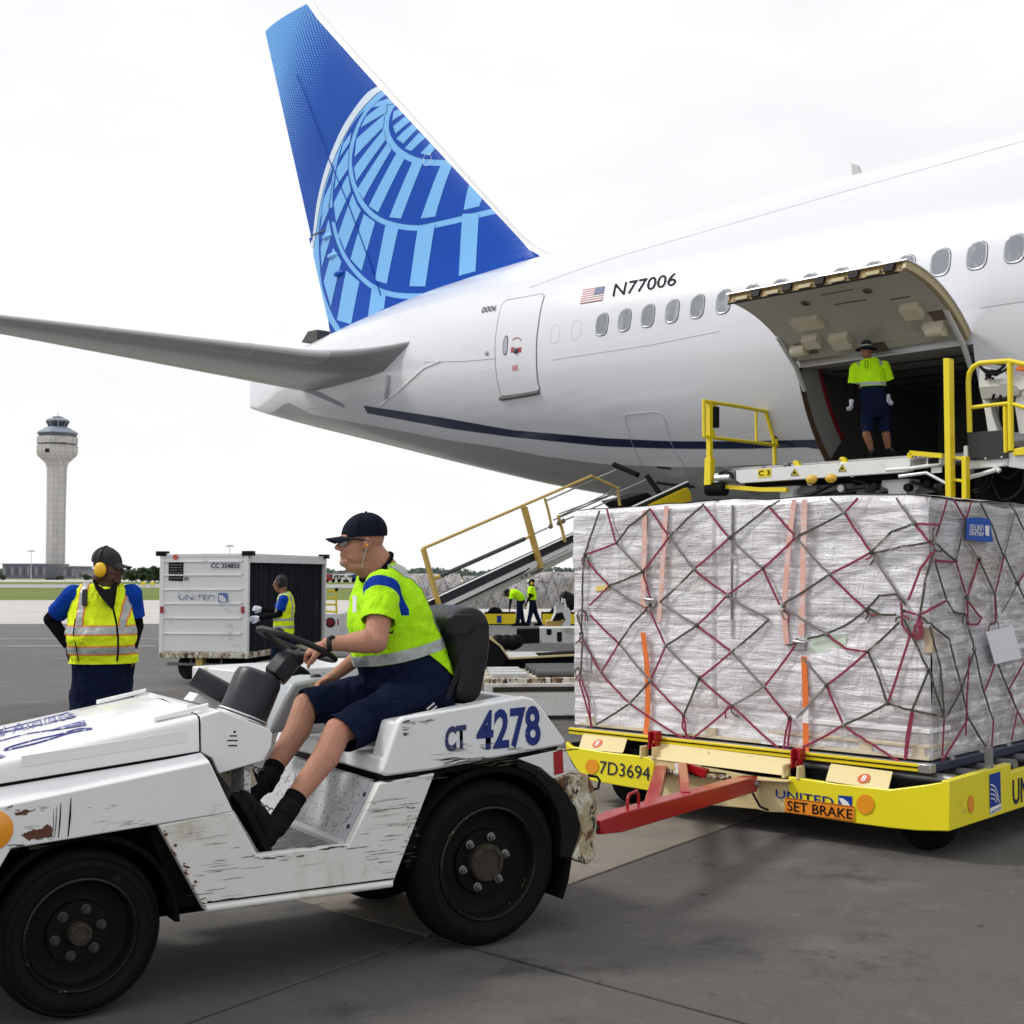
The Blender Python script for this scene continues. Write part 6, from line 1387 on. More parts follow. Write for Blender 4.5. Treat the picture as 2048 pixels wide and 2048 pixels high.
q = DL.uz([q4(709, 650), q4(717, 650), q4(722, 105), q4(714, 105)], WF - .014); b = MB(); b.prism(q, WF - .014, WF - .008); b.build('carton_gap_shade', M('painted_gap_shade', (.13, .125, .135), .5, var=.3, vs=9, coat=.5, wear=[((.50, .49, .52), .50, .12, 4, (1, 1, 1.5))]), load)  # dark strip laid on the film as painted shade between cartons
# orange lashing straps
m_strapo = M('orange_strap', (.75, .17, .03), .6, var=.12, vs=20); m_strapf = M('orange_strap_under_film', (.72, .40, .34), .35, var=.14, vs=14, wear=[((.70, .62, .62), .48, .2, 5, (1, 1, 3))], coat=.5)
def lash(pts, hw_, mat, name='lashing_strap', off=.026):
    P = [DL.hw(*q4(*p), WF - off) for p in pts]; b = MB(); rings = []
    for p in P: rings.append([(p[0] - hw_, p[1], p[2]), (p[0] + hw_, p[1], p[2]), (p[0] + hw_, p[1] + .004, p[2]), (p[0] - hw_, p[1] + .004, p[2])])
    b.loft(rings); return b.build(name, mat, load)
lash([(352, 125), (350, 300), (345, 500), (352, 560)], .022, m_strapf); lash([(442, 108), (430, 300), (418, 500), (410, 590)], .020, m_strapf)
lash([(345, 635), (360, 760), (365, 900), (362, 1005), (355, 1060)], .022, m_strapo); lash([(975, 82), (955, 240), (940, 420), (932, 560), (945, 690)], .020, m_strapf); lash([(1018, 82), (1012, 300), (1008, 500), (1005, 650)], .022, m_strapf)
lash([(1015, 735), (1020, 850), (1022, 950)], .022, m_strapo); lash([(1022, 950), (1022, 1012)], .022, m_whitedec); lash([(1022, 1012), (1024, 1135)], .022, m_strapo)
for c in ((375, 512), (1000, 690)):
    o = DL.hw(*q4(*c), WF - .03); b = MB(); b.box(o[0] - .04, o[0] + .04, o[1], o[1] + .03, o[2] - .03, o[2] + .03); b.tube([(o[0] - .05, o[1] - .01, o[2] + .03), (o[0] + .05, o[1] - .01, o[2] + .02)], .012, 8); b.build('ratchet_buckle', m_steel, load, bevel=.004)
# ---------------------------------------------------------------- the net
net = thing('cargo_net', DL, 'maroon and olive webbing net drawn over the wrapped cargo', 'net')
m_mar = M('maroon_webbing', (.24, .022, .06), .75, var=.25, vs=30, bump=.4, bs=300, wear=[((.45, .25, .28), .62, .06, 14, (1, 1, 1))]); m_oli = M('olive_webbing', (.060, .058, .045), .75, var=.3, vs=30, bump=.4, bs=300, wear=[((.30, .29, .25), .56, .08, 9, (1, 1, 1))]); m_gry = M('grey_webbing', (.20, .19, .185), .75, var=.3, vs=30, bump=.4, bs=300)
def on_net(x, y, off=.028):
    if x <= 1552: p = DL.hw(*q4(x, y), WF - off); return V(p), V((0, -1, 0))
    p = DL.hu(*q4(x, y), UC + off); return V(p), V((1, 0, 0))
def netline(pts, mat, r_=.0076, sag=.0):
    out = []
    for (x0, y0), (x1, y1) in zip(pts[:-1], pts[1:]):
        cut = [(x0, y0)]
        if (x0 <= 1552) != (x1 <= 1552):
            f_ = (1552 - x0) / (x1 - x0); ym = y0 + (y1 - y0) * f_; cut.append((1551.9, ym) if x0 <= 1552 else (1552.1, ym)); cut.append((1552.1, ym) if x0 <= 1552 else (1551.9, ym))
        cut.append((x1, y1)); out += cut[:-1]
    out.append(pts[-1])
    run = []; side = None
    def flush(run):
        if len(run) > 1:
            b = MB(); P = []; 
            for i in range(len(run) - 1):
                a_, c_ = run[i][0], run[i + 1][0]
                for k_ in range(5): f_ = k_ / 5; j_ = mn.noise(V((a_.x * 9 + k_, a_.z * 9, 3))) * .005; P.append(a_.lerp(c_, f_) + V((j_, 0, j_ - .05 * f_ * (1 - f_) * (c_ - a_).length * (1 + 2 * abs(mn.noise(V((a_.x * 5, a_.z * 5, 8))))))) * (k_ > 0))
            P.append(run[-1][0]); nrm = run[0][1]; b.tube(P, r_, 4, flat=.35, up=nrm); b.build('net_strap', mat, net)
    for p in out:
        s_ = p[0] <= 1552
        if side is not None and s_ != side: flush(run); run = []
        run.append(on_net(*p)); side = s_
    flush(run)
Mr, Ol, Gr = m_mar, m_oli, m_gry
for pts, mt_ in [
    ([(165, 128), (125, 240), (100, 320)], Ol), ([(195, 120), (232, 258)], Mr), ([(235, 262), (110, 308)], Mr), ([(235, 262), (285, 195), (375, 120)], Ol), ([(235, 262), (345, 380)], Gr), ([(345, 380), (455, 235)], Mr), ([(345, 380), (205, 440)], Ol), ([(345, 380), (378, 500)], Mr),
    ([(455, 235), (375, 120)], Mr), ([(455, 235), (530, 160), (600, 100)], Ol), ([(455, 235), (558, 372)], Gr), ([(600, 108), (705, 240)], Mr), ([(705, 240), (870, 110), (915, 85)], Ol), ([(705, 240), (558, 372)], Mr), ([(705, 240), (845, 368)], Gr), ([(870, 110), (985, 235)], Mr),
    ([(985, 235), (1185, 135)], Ol), ([(985, 235), (845, 368)], Mr), ([(985, 235), (1050, 320), (1122, 392)], Gr), ([(1185, 135), (1240, 76)], Mr), ([(1185, 135), (1295, 300)], Mr), ([(1125, 76), (1185, 135)], Gr), ([(1295, 300), (1122, 392)], Mr), ([(1295, 300), (1380, 215), (1475, 180)], Ol), ([(1295, 305), (1420, 278), (1558, 255)], Ol), ([(1295, 300), (1425, 500)], Gr),
    ([(1475, 180), (1400, 74)], Gr), ([(1475, 180), (1550, 270)], Mr), ([(1475, 180), (1580, 186)], Mr), ([(1580, 186), (1560, 255)], Ol), ([(1122, 392), (930, 515)], Ol), ([(1122, 392), (1275, 540)], Mr), ([(1275, 540), (1190, 605), (1110, 640), (1030, 662)], Ol), ([(845, 368), (915, 520)], Mr), ([(845, 368), (698, 478)], Mr), ([(558, 372), (698, 478)], Mr), ([(558, 372), (415, 510)], Ol), ([(698, 478), (570, 605)], Mr), ([(700, 485), (870, 580)], Gr),
    ([(205, 440), (112, 335)], Mr), ([(205, 440), (122, 522)], Mr), ([(210, 445), (350, 530)], Gr), ([(425, 515), (570, 605)], Gr), ([(570, 605), (440, 690)], Ol), ([(570, 605), (715, 715)], Mr), ([(362, 535), (300, 600), (245, 680)], Ol), ([(375, 545), (440, 690)], Mr), ([(440, 690), (375, 835)], Mr), ([(440, 690), (580, 825)], Gr), ([(245, 680), (125, 562)], Mr), ([(245, 680), (170, 800)], Mr), ([(245, 680), (375, 835)], Gr), ([(170, 800), (92, 655)], Mr), ([(170, 800), (290, 930)], Mr), ([(375, 835), (290, 930)], Ol), ([(375, 835), (515, 980)], Mr), ([(290, 930), (150, 1018)], Ol), ([(290, 930), (520, 1078)], Mr),
    ([(715, 715), (870, 580)], Ol), ([(715, 715), (580, 825)], Mr), ([(715, 715), (850, 860)], Gr), ([(580, 825), (515, 980)], Ol), ([(580, 825), (715, 940)], Mr), ([(850, 860), (985, 680)], Mr), ([(850, 860), (715, 940)], Gr), ([(850, 860), (955, 990)], Mr), ([(925, 525), (980, 560), (1110, 640)], Gr), ([(1110, 640), (1185, 700), (1280, 715)], Mr), ([(1280, 715), (1415, 590)], Ol), ([(1280, 715), (1110, 855)], Mr), ([(1285, 718), (1320, 800), (1365, 930)], Ol), ([(1110, 855), (985, 990)], Gr), ([(1010, 740), (1110, 855)], Gr), ([(1110, 855), (1180, 1020)], Mr), ([(1365, 930), (1180, 1020)], Ol), ([(1365, 930), (1480, 962), (1600, 985)], Ol), ([(1550, 300), (1500, 370), (1450, 500)], Mr), ([(1460, 640), (1365, 930)], Mr), ([(1552, 310), (1520, 420), (1500, 560)], Ol),
    ([(715, 940), (545, 1080)], Mr), ([(715, 940), (925, 1128)], Mr), ([(955, 990), (940, 1055), (930, 1120)], Mr), ([(962, 990), (955, 1055), (945, 1125)], Mr), ([(515, 980), (528, 1078)], Mr), ([(512, 980), (510, 1030), (540, 1080)], Mr), ([(1180, 1020), (1010, 1112)], Mr), ([(1180, 1020), (1300, 1100), (1440, 1188)], Mr), ([(1465, 960), (1445, 1060), (1435, 1165)], Mr), ([(1470, 965), (1455, 1060), (1440, 1160)], Mr), ([(1465, 960), (1535, 790)], Ol), ([(1535, 790), (1430, 575)], Ol), ([(1535, 790), (1600, 985)], Ol), ([(80, 830), (110, 940), (135, 1030)], Mr), ([(90, 830), (120, 920), (130, 1030)], Mr), ([(105, 300), (95, 400), (90, 640)], Ol), ([(70, 560), (95, 640), (85, 830)], Ol), ([(85, 650), (130, 730), (130, 800), (75, 790)], Gr),
    ([(1280, 535), (1330, 480), (1400, 475), (1440, 520)], Ol), ([(1280, 530), (1330, 560), (1400, 560)], Ol), ([(1420, 510), (1425, 600), (1460, 650), (1500, 640), (1500, 560)], Mr), ([(1500, 565), (1470, 640), (1480, 660), (1505, 650), (1508, 590)], Mr), ([(1430, 545), (1500, 560), (1612, 500)], Mr),
    ([(1612, 82), (1580, 190), (1560, 255)], Mr), ([(1640, 84), (1690, 165)], Mr), ([(1712, 92), (1690, 165)], Mr), ([(1690, 165), (1648, 335)], Ol), ([(1750, 96), (1800, 190), (1845, 310)], Ol), ([(1560, 258), (1645, 335)], Ol), ([(1560, 333), (1645, 340)], Mr), ([(1648, 335), (1695, 490)], Mr), ([(1562, 340), (1610, 500), (1640, 548), (1690, 560)], Ol), ([(1745, 330), (1695, 490)], Mr), ([(1745, 330), (1810, 470)], Ol), ([(1700, 260), (1745, 330)], Gr), ([(1850, 312), (1810, 480)], Mr), ([(1850, 312), (1905, 430)], Ol), ([(1895, 130), (1850, 312)], Gr), ([(1905, 430), (1840, 550)], Gr), ([(1905, 430), (1990, 300)], Mr), ([(1905, 430), (1990, 600)], Ol), ([(1870, 95), (1895, 130), (1960, 260)], Ol),
    ([(1695, 495), (1700, 600), (1740, 600), (1755, 575), (1700, 505)], Mr), ([(1810, 480), (1815, 590)], Mr), ([(1812, 470), (1820, 580)], Ol), ([(1690, 560), (1725, 705), (1765, 885), (1805, 1000)], Ol), ([(1725, 710), (1672, 870), (1612, 980)], Ol), ([(1505, 570), (1620, 660), (1672, 860), (1700, 990)], Ol), ([(1540, 610), (1585, 780), (1600, 985)], Ol), ([(1600, 985), (1592, 1150)], Mr), ([(1700, 990), (1590, 1172)], Mr), ([(1700, 990), (1775, 1112)], Ol), ([(1810, 770), (1765, 885)], Mr), ([(1825, 770), (1905, 960)], Ol), ([(1905, 960), (1990, 1120)], Mr), ([(1990, 650), (1870, 870), (1900, 950)], Mr), ([(1805, 1000), (1798, 1112)], Mr), ([(1905, 960), (1880, 1085)], Mr), ([(1705, 735), (1695, 900), (1690, 1065)], Mr)]:
    netline(pts, mt_)
rnl = random.Random(4)
for (x, y) in ((375, 515), (930, 540), (985, 660), (1430, 560), (1480, 600), (100, 320), (85, 540), (85, 650), (75, 780), (1690, 560), (1815, 590), (1555, 280), (1300, 302), (1275, 540), (715, 940), (1560, 200)):
    for k_ in range(3):
        a_ = rnl.uniform(0, 6.28); L_ = rnl.uniform(18, 46); pts = [(x + 2, y)] + [(x + L_ * f_ * math.cos(a_ + 1.6 * f_), y + L_ * f_ * abs(math.sin(a_ + 1.6 * f_)) + 16 * f_ * f_) for f_ in (.3, .6, .85, 1)]
        if x < 1552: pts = [(min(1550, q[0]), q[1]) for q in pts]
        else: pts = [(max(1554, q[0]), q[1]) for q in pts]
        netline([(max(64, q[0]), q[1]) for q in pts], (Mr, Ol, Gr)[k_], .0055)
lash_r = None
for x, y in ((235, 262), (345, 380), (455, 235), (558, 372), (705, 240), (845, 368), (985, 235), (1122, 392), (1185, 135), (1295, 300), (1475, 180), (698, 480), (930, 520), (1275, 540), (205, 440), (375, 520), (570, 605), (440, 690), (245, 680), (715, 715), (170, 800), (375, 835), (290, 930), (580, 825), (850, 860), (715, 940), (1110, 640), (1280, 715), (1110, 855), (1365, 930), (1180, 1020), (955, 990), (515, 980), (1430, 545), (1490, 560), (1535, 790), (1555, 265), (1648, 335), (1695, 490), (1745, 330), (1810, 470), (1850, 312), (1905, 430), (1600, 985), (1700, 990), (1725, 705), (105, 310), (90, 560), (85, 640)):
    p, n_ = on_net(x, y, .030); b = MB(); r_ = .014 if (x * y) % 3 else .018; b.ball(p, (r_, r_ * .7, r_), 8, 5); b.build('net_knot', m_oli if (x + y) % 2 else m_gry, net, smooth=60)
# tag and sheet on the net's right side
def rsheet(name, pts, mat, off, label, cat):
    b = MB(); q = [DL.hu(*zF(x, y), UC + off) for x, y in pts]; k0 = b.vs([(p[0], p[1], p[2]) for p in q]); k1 = b.vs([(p[0] - .003, p[1], p[2]) for p in q]); n_ = len(q)
    b.face([k0 + i for i in range(n_)]); b.face([k1 + i for i in range(n_)][::-1])
    for i in range(n_): b.face((k0 + i, k0 + (i + 1) % n_, k1 + (i + 1) % n_, k1 + i))
    o = b.build(name, mat); o.location = DL.O; o.rotation_euler = (0, 0, DL.yaw); return tag(o, label, cat)
m_tagb = M('blue_vinyl_tag', (.012, .08, .42), .45, var=.08, bump=.3, bs=20)
bt = rsheet('hanging_tag', [(678, 150), (740, 146), (806, 156), (812, 215), (822, 280), (750, 276), (678, 264), (682, 205)], m_tagb, .035, 'small blue vinyl tag hanging on the net near the top corner', 'tag')
q = [DL.hu(*zF(x, y), UC + .038) for x, y in ((770, 188), (696, 184), (696, 215), (770, 220))]; text_on('tag_lettering', 'UNITED', [q[0], q[1], (q[2][0], q[2][1], q[2][2]), q[3]][0:4], m_whitedec, bt, bold=.01)
q = [DL.hu(*zF(x, y), UC + .038) for x, y in ((772, 224), (694, 218), (694, 242), (772, 250))]; text_on('tag_lettering', 'AIRLINES', q, m_whitedec, bt, bold=.01)
rs = [DL.hu(*zF(x, y), UC + .038) for x, y in ((778, 192), (802, 190), (800, 250), (780, 240))]; b = MB(); b.quad(*rs); b.build('tag_emblem', m_whitedec, bt)
rsheet('paper_sheet', [(784, 762), (925, 730), (978, 902), (832, 934)], M('white_plastic_sheet', (.78, .77, .84), .4, var=.03), .05, 'plain white document sheet tied to the side of the net', 'sheet')
# ================================================================ LOADER at the cargo door
def z5(x, y): return (1340 + x * .3665, 480 + y * .3665)
def z6(x, y): return (1640 + x * .2174, 640 + y * .2174)
WL = -4.25
ldr = thing('cargo_loader', A, 'white raised cargo loader platform with yellow railings marked C 3 at the open cargo door', 'loader')
def lp(name, pts, mat, w0=WL, w1=None, bevel=.006, parent=None):
    b = MB(); w1 = w0 + .12 if w1 is None else w1; b.prism(A.uz(pts, w0), w0, w1); return b.build(name, mat, parent or ldr, bevel=bevel)
def lt(name, pts, r, mat, w=WL, n=8, parent=None):
    b = MB(); b.tube([A.hw(x, y, w) for x, y in pts], r, n); return b.build(name, mat, parent or ldr, smooth=50)
m_lw = M('loader_white_paint', (.70, .71, .71), .4, var=.05, coat=.2, wear=[((.40, .38, .34), .60, .08, 3, (1, 1, 1)), (DIRT, .70, .03, 9, (1, 1, 1))])
m_lg = M('loader_grey_steel', (.20, .20, .20), .5, .3, var=.25, vs=6, wear=[((.05, .05, .05), .55, .1, 7, (1, 1, 1))])
lp('front_beam', [z5(360, 1257), z5(1300, 1188), z5(1312, 1196), z5(1312, 1258), z5(1262, 1268), z5(385, 1327), z5(360, 1312)], m_lw)
b = MB(); q = A.uz([z5(250, 1290), z5(1300, 1215)], WL); u0_, u1_ = q[0][0], q[1][0]; zb_ = 3.22
b.box(u0_ + .1, u1_ + 1.6, WL + .12, -3.12, zb_ - .02, zb_ + .07); b.build('bridge_deck', m_lg, ldr)
for k_ in range(9): b = MB(); w = WL + .2 + k_ * .11; b.tube([(u0_ + .15, w, zb_ + .08), (u1_, w, zb_ + .08)], .03, 8); b.build('deck_roller', m_lg, ldr, smooth=40)
lp('end_bracket', [z5(235, 1272), z5(350, 1262), z5(352, 1322), z5(235, 1325)], m_lg, WL + .02, WL + .2)
lt('end_roller', [z5(250, 1300), z5(330, 1296)], .05, m_alu, WL - .02); lt('end_shaft', [z5(270, 1275), z5(300, 1262), z5(335, 1275), z5(345, 1300)], .02, m_black, WL - .02)
lp('end_plate', [z5(240, 1275), z5(262, 1273), z5(262, 1322), z5(240, 1324)], m_lw, WL - .04, WL + .02)
cp_ = lp('number_plate', [z5(480, 1252), z5(550, 1246), z5(551, 1291), z5(480, 1297)], m_yel, WL - .008, WL, 0)
q = [A.hw(*z5(x, y), WL - .012) for x, y in ((483, 1288), (546, 1283), (545, 1254), (483, 1259))]; text_on('plate_lettering', 'C 3', q, m_black, cp_, bold=.02)
for x, y in ((680, 1268), (940, 1245)):
    t_ = lp('warning_sign', [z5(x - 23, y + 18), z5(x + 23, y + 15), z5(x, y - 22)], m_yel, WL - .008, WL, 0)
    lt('sign_border', [z5(x - 21, y + 16), z5(x + 21, y + 13), z5(x, y - 20), z5(x - 21, y + 16)], .004, m_black, WL - .012, 5, t_); lp('sign_figure', [z5(x - 10, y + 8), z5(x + 9, y + 6), z5(x + 2, y - 6), z5(x - 3, y - 5)], m_black, WL - .014, WL - .010, 0, t_)
for x, y in ((685, 1225), (940, 1205)):
    lp('stop_hook', [z5(x - 16, y + 22), z5(x + 18, y + 18), z5(x + 24, y + 2), z5(x + 8, y - 22), z5(x - 12, y - 20), z5(x - 20, y - 6), z5(x - 4, y - 4)], m_yel, WL + .02, WL + .08)
for x, y in ((762, 1296), (868, 1290)):
    c = A.hw(*z5(x, y), WL - .06); b = MB(); b.lathe([(.001, .0), (.05, .01), (.085, .035), (.09, .06), (.06, .09)], (c[0], c[1] - .0, c[2] - .01), (0, 1, -.25), 18, 1, .72); b.build('work_lamp', M('lamp_amber_housing', (.60, .38, .03), .4, var=.25, vs=12), ldr, smooth=40)
lt('tow_ring', [z5(763 + 12 * math.cos(t_), 1328 + 10 * math.sin(t_)) for t_ in [i * .524 for i in range(13)]], .008, m_steel)
lp('marker_cover', [z5(278, 1250), z5(290, 1236), z5(305, 1236), z5(318, 1250)], m_lg, WL + .1, WL + .2); lp('marker_cover', [z5(605, 1232), z5(617, 1216), z5(638, 1216), z5(645, 1230)], m_lg, WL + .1, WL + .2)
# railing on the left end, running towards the aircraft
uRl = A.hw(*z5(215, 1330), WL - .02)[0]
def rail_u(name, pts, r, mat=m_yel, u=None, n=8, parent=None):
    b = MB(); b.tube([A.hu(x, y, uRl if u is None else u) for x, y in [z5(*p) for p in pts]], r, n); return b.build(name, mat, parent or ldr, smooth=50)
rail_u('rail_post', [(215, 878), (217, 1338)], .035, n=4); rail_u('rail_post', [(185, 872), (186, 1075)], .028); rail_u('top_rail', [(182, 878), (380, 908), (550, 940)], .030); rail_u('mid_rail', [(186, 1072), (400, 1098), (590, 1120)], .028)
rail_u('rail_post', [(470, 930), (472, 1102)], .022); rail_u('rail_post', [(522, 936), (562, 1075), (568, 1118)], .028); rail_u('rail_post', [(548, 940), (580, 1060), (582, 1120)], .028); rail_u('rail_post', [(570, 1118), (572, 1240)], .034)
rail_u('rail_pad', [(247, 912), (247, 1024)], .062, m_black, n=8); rail_u('rail_pad', [(572, 988), (585, 1082)], .05, m_black); rail_u('rail_foot', [(218, 1190), (214, 1338)], .055, n=4); rail_u('rail_strut', [(232, 1035), (240, 1075)], .03)
rail_u('rail_pad_bracket', [(215, 905), (250, 905)], .02)
lt('bump_roll', [z5(208, 1360), z5(302, 1360)], .10, m_rubber, WL + .02, 14)
# underframe
lt('lower_rail', [z5(230, 1340), z5(500, 1362), z5(640, 1362)], .03, m_yel, WL + .05, 4)
b = MB(); b.box(u0_ + .45, u1_ + .3, WL + .10, -3.2, 3.02, 3.20); b.box(u0_ + 1.0, u1_ + .6, WL + .55, -3.4, 2.55, 3.02); b.build('underframe', m_under, ldr)
for k_, (xa, xb) in enumerate(((420, 540), (690, 800), (790, 1000), (1010, 1190), (1330, 1480))):
    lp('frame_crossbeam', [z5(xa, 1338), z5(xb, 1325), z5(xb, 1365), z5(xa + 10, 1392)], m_lg, WL + .25 + .05 * k_, WL + .45 + .05 * k_)
for xa, xb, xc, xd in ((515, 690, 600, 670), (1155, 1305, 1190, 1290)):
    lp('lift_column', [z5(xa, 1318 if xa < 1000 else 1300), z5(xb, 1318 if xa < 1000 else 1300), z5(xb, 1345), z5(xd, 1360), z5(xd, 1560), z5(xc, 1560), z5(xc, 1360), z5(xa, 1345)], m_lw, WL + .2, WL + .5)
for pts in (((700, 1420), (820, 1370), (900, 1330)), ((790, 1400), (900, 1372), (1060, 1350), (1110, 1400)), ((1320, 1320), (1440, 1360), (1500, 1390)), ((1000, 1310), (1080, 1330), (1130, 1410))):
    lt('hydraulic_hose', [z5(*p) for p in pts], .022, m_black, WL + .1)
for x, y in ((930, 1355), (1110, 1345), (1290, 1350), (1400, 1330)):
    c = A.hw(*z5(x, y), WL + .05); b = MB(); b.lathe([(.05, 0), (.06, .04), (.05, .1), (.02, .12)], c, (0, 1, 0), 12); b.build('valve', m_steel if x < 1000 else m_black, ldr, smooth=40)
lp('small_label', [z5(985, 1283), z5(1005, 1281), z5(1005, 1292), z5(985, 1294)], m_whitedec, WL + .05, WL + .06, 0)
# joint between bridge and main platform
lp('joint_box', [z5(1318, 1198), z5(1395, 1190), z5(1395, 1240), z5(1318, 1246)], m_lg, WL - .05, WL + .2)
lp('joint_box', [z5(1398, 1185), z5(1478, 1178), z5(1478, 1225), z5(1398, 1230)], m_lw, WL - .08, WL + .2); lp('joint_window', [z5(1408, 1192), z5(1466, 1187), z5(1466, 1218), z5(1408, 1222)], m_black, WL - .085, WL - .08, 0)
lt('joint_strut', [z5(1180, 1255), z5(1320, 1245), z5(1470, 1222)], .025, m_lw, WL - .06); lt('joint_strut', [z5(1250, 1290), z5(1400, 1270), z5(1510, 1330)], .022, m_alu, WL - .06); lt('joint_rail', [z5(1312, 1162), z5(1400, 1170), z5(1490, 1178)], .03, m_yel, WL - .1, 4); lt('joint_rail', [z5(1312, 1162), z5(1313, 1190)], .03, m_yel, WL - .1, 4)
lp('label_plate', [z5(1425, 1240), z5(1480, 1236), z5(1480, 1268), z5(1425, 1272)], m_whitedec, WL - .03, WL, 0)
# main platform with console
WP = -4.6
b = MB(); q = A.uz([z5(1490, 645), z5(1523, 645), z5(1536, 1600), z5(1505, 1600)], WP - .25); b.prism(q, WP - .25, WP - .13); b.build('guide_post', m_yel, ldr, bevel=.006)
lp('ladder_post', [z5(1590, 1180), z5(1615, 1178), z5(1618, 1600), z5(1592, 1600)], m_yel, WP - .22, WP - .12); 
for y0 in (1178, 1300, 1425): lp('ladder_rung', [z5(1530, y0 - 2), z5(1605, y0 + 8), z5(1605, y0 + 24), z5(1530, y0 + 14)], m_yel, WP - .20, WP - .14)
lp('platform_edge', [z5(1602, 1125), z5(1622, 1122), z5(1626, 1205), z5(1843, 1188), z5(1843, 1232), z5(1620, 1250), z5(1602, 1235)], m_lw, WP, WP + .12)
lp('platform_corner', [z5(1845, 1160), z5(1930, 1150), z5(2100, 1140), z5(2100, 1240), z5(1930, 1250), z5(1846, 1238)], m_alu, WP, WP + .12)
b = MB(); q = A.uz([z5(1620, 1235), z5(2150, 1200)], WP); b.box(q[0][0], q[1][0] + 1, WP + .1, -3.2, 3.28, 3.36); b.build('platform_deck', m_lg, ldr)
b = MB(); q = A.uz([z5(1535, 1290), z5(2150, 1290)], WP); b.box(q[0][0] + .2, q[1][0] + 1, WP + .2, -2.6, 2.2, 3.2); b.build('platform_underframe', m_under, ldr)
lp('rubber_flap', [z5(1622, 1052), z5(1700, 1046), z5(1830, 1036), z5(1842, 1190), z5(1740, 1198), z5(1632, 1200)], M('black_rubber_sheet', (.018, .018, .02), .32, var=.2, bump=.6, bs=5), WP - .03, WP, .003)
for x, y in ((1722, 1192), (1810, 1185)): c = A.hw(*z5(x, y), WP - .035); b = MB(); b.ball(c, .012, 8, 6); b.build('flap_bolt', m_whitedec, ldr)
rail = [(1636, 1050), (1632, 900), (1628, 770), (1634, 725), (1655, 692), (1690, 672), (1740, 668), (1850, 660), (1990, 690), (2060, 700)]
lt('guard_rail', [z5(*p) for p in rail], .032, m_yel, WP - .04, 10); lt('guard_rail', [z5(1635, 915), z5(1740, 903), z5(1852, 890), z5(1990, 930), z5(2060, 940)], .025, m_yel, WP - .04)
lt('guard_post', [z5(1855, 662), z5(1862, 1150)], .036, m_yel, WP - .04); lt('guard_post', [z5(1828, 892), z5(1834, 1160)], .028, m_yel, WP - .02); lp('guard_foot', [z5(1870, 1140), z5(1932, 1130), z5(2020, 1130), z5(2020, 1165), z5(1870, 1178)], m_yel, WP - .05, WP)
WCn = WP + .25
con = lp('control_console', [z5(1690, 700), z5(1720, 690), z5(1760, 760), z5(1870, 750), z5(1905, 735), z5(2050, 720), z5(2050, 800), z5(1905, 820), z5(1880, 800), z5(1740, 812), z5(1700, 830), z5(1685, 800)], m_lw, WCn, WCn + .5)
lp('console_hood', [z5(1685, 800), z5(1880, 790), z5(1910, 825), z5(1905, 850), z5(1700, 870)], M('console_grey_underside', (.36, .36, .33), .5), WCn - .02, WCn + .4); lp('console_arm', [z5(1705, 868), z5(1740, 855), z5(1760, 960), z5(1790, 1045), z5(1735, 1048), z5(1722, 960)], m_lw, WCn + .05, WCn + .25)
lp('console_arm', [z5(1905, 760), z5(2000, 750), z5(2000, 1060), z5(1905, 1060), z5(1880, 900)], m_lw, WCn + .02, WCn + .3); lp('console_shade', [z5(1790, 880), z5(1880, 870), z5(1890, 1030), z5(1800, 1038)], m_black, WCn + .2, WCn + .3); lp('console_panel', [z5(1795, 790), z5(1830, 752), z5(1870, 750), z5(1850, 788)], m_alu, WCn - .01, WCn, 0)
lp('orange_cover', [z5(1880, 712), z5(1900, 684), z5(2050, 672), z5(2050, 712)], M('orange_cover_paint', (.75, .17, .02), .4, var=.06), WCn - .05, WCn + .4)
for pts in (((1690, 690), (1730, 715), (1790, 712), (1830, 680)), ((1700, 700), (1740, 730), (1800, 725), (1860, 690)), ((1690, 682), (1750, 670), (1820, 680)), ((1650, 1370), (1720, 1340), (1745, 1250)), ((1660, 1380), (1740, 1350), (1770, 1250)), ((1760, 1330), (1800, 1410), (1860, 1410), (1925, 1350), (1932, 1260)), ((1780, 1260), (1850, 1300), (1932, 1230)), ((1760, 870), (1770, 840)), ((1800, 868), (1805, 845)), ((1840, 865), (1850, 845))):
    lt('hydraulic_hose', [z5(*p) for p in bez(pts, 5)] if len(pts) > 2 else [z5(*p) for p in pts], .018, m_black, WCn - .08 if pts[0][1] < 900 else WP + .1)
b = MB()
for k_ in range(14): c = A.hw(*z5(1750 + random.uniform(-30, 70), 725 + random.uniform(-18, 40)), WCn - .03); b.ball(c, random.uniform(.015, .035), 6, 4)
b.build('valve_block', m_black, ldr)
lt('platform_strut', [z5(1615, 1300), z5(1700, 1278), z5(1790, 1250)], .028, m_lw, WP); lt('platform_strut', [z5(1770, 1235), z5(1800, 1262)], .03, m_lw, WP)
# scissor legs and wheels below, mostly hidden by the cargo
b = MB(); b.box(4.2, 9.5, -5.4, -3.6, .35, .8); b.build('loader_chassis', m_lw, ldr)
for a_, c_ in (((4.6, .8), (8.6, 2.5)), ((8.6, .8), (4.8, 2.5))):
    b = MB(); b.tube([(a_[0], -3.7, a_[1]), (c_[0], -3.7, c_[1])], .10, 4); b.build('scissor_leg', m_lg, ldr)
for u_ in (4.8, 8.8):
    b = MB(); b.lathe([(.2, -.15), (.38, -.14), (.42, -.08), (.42, .08), (.38, .14), (.2, .15)], (u_, -5.3, .42), (0, 1, 0), 24); b.build('wheel', m_rubber, ldr, smooth=30)
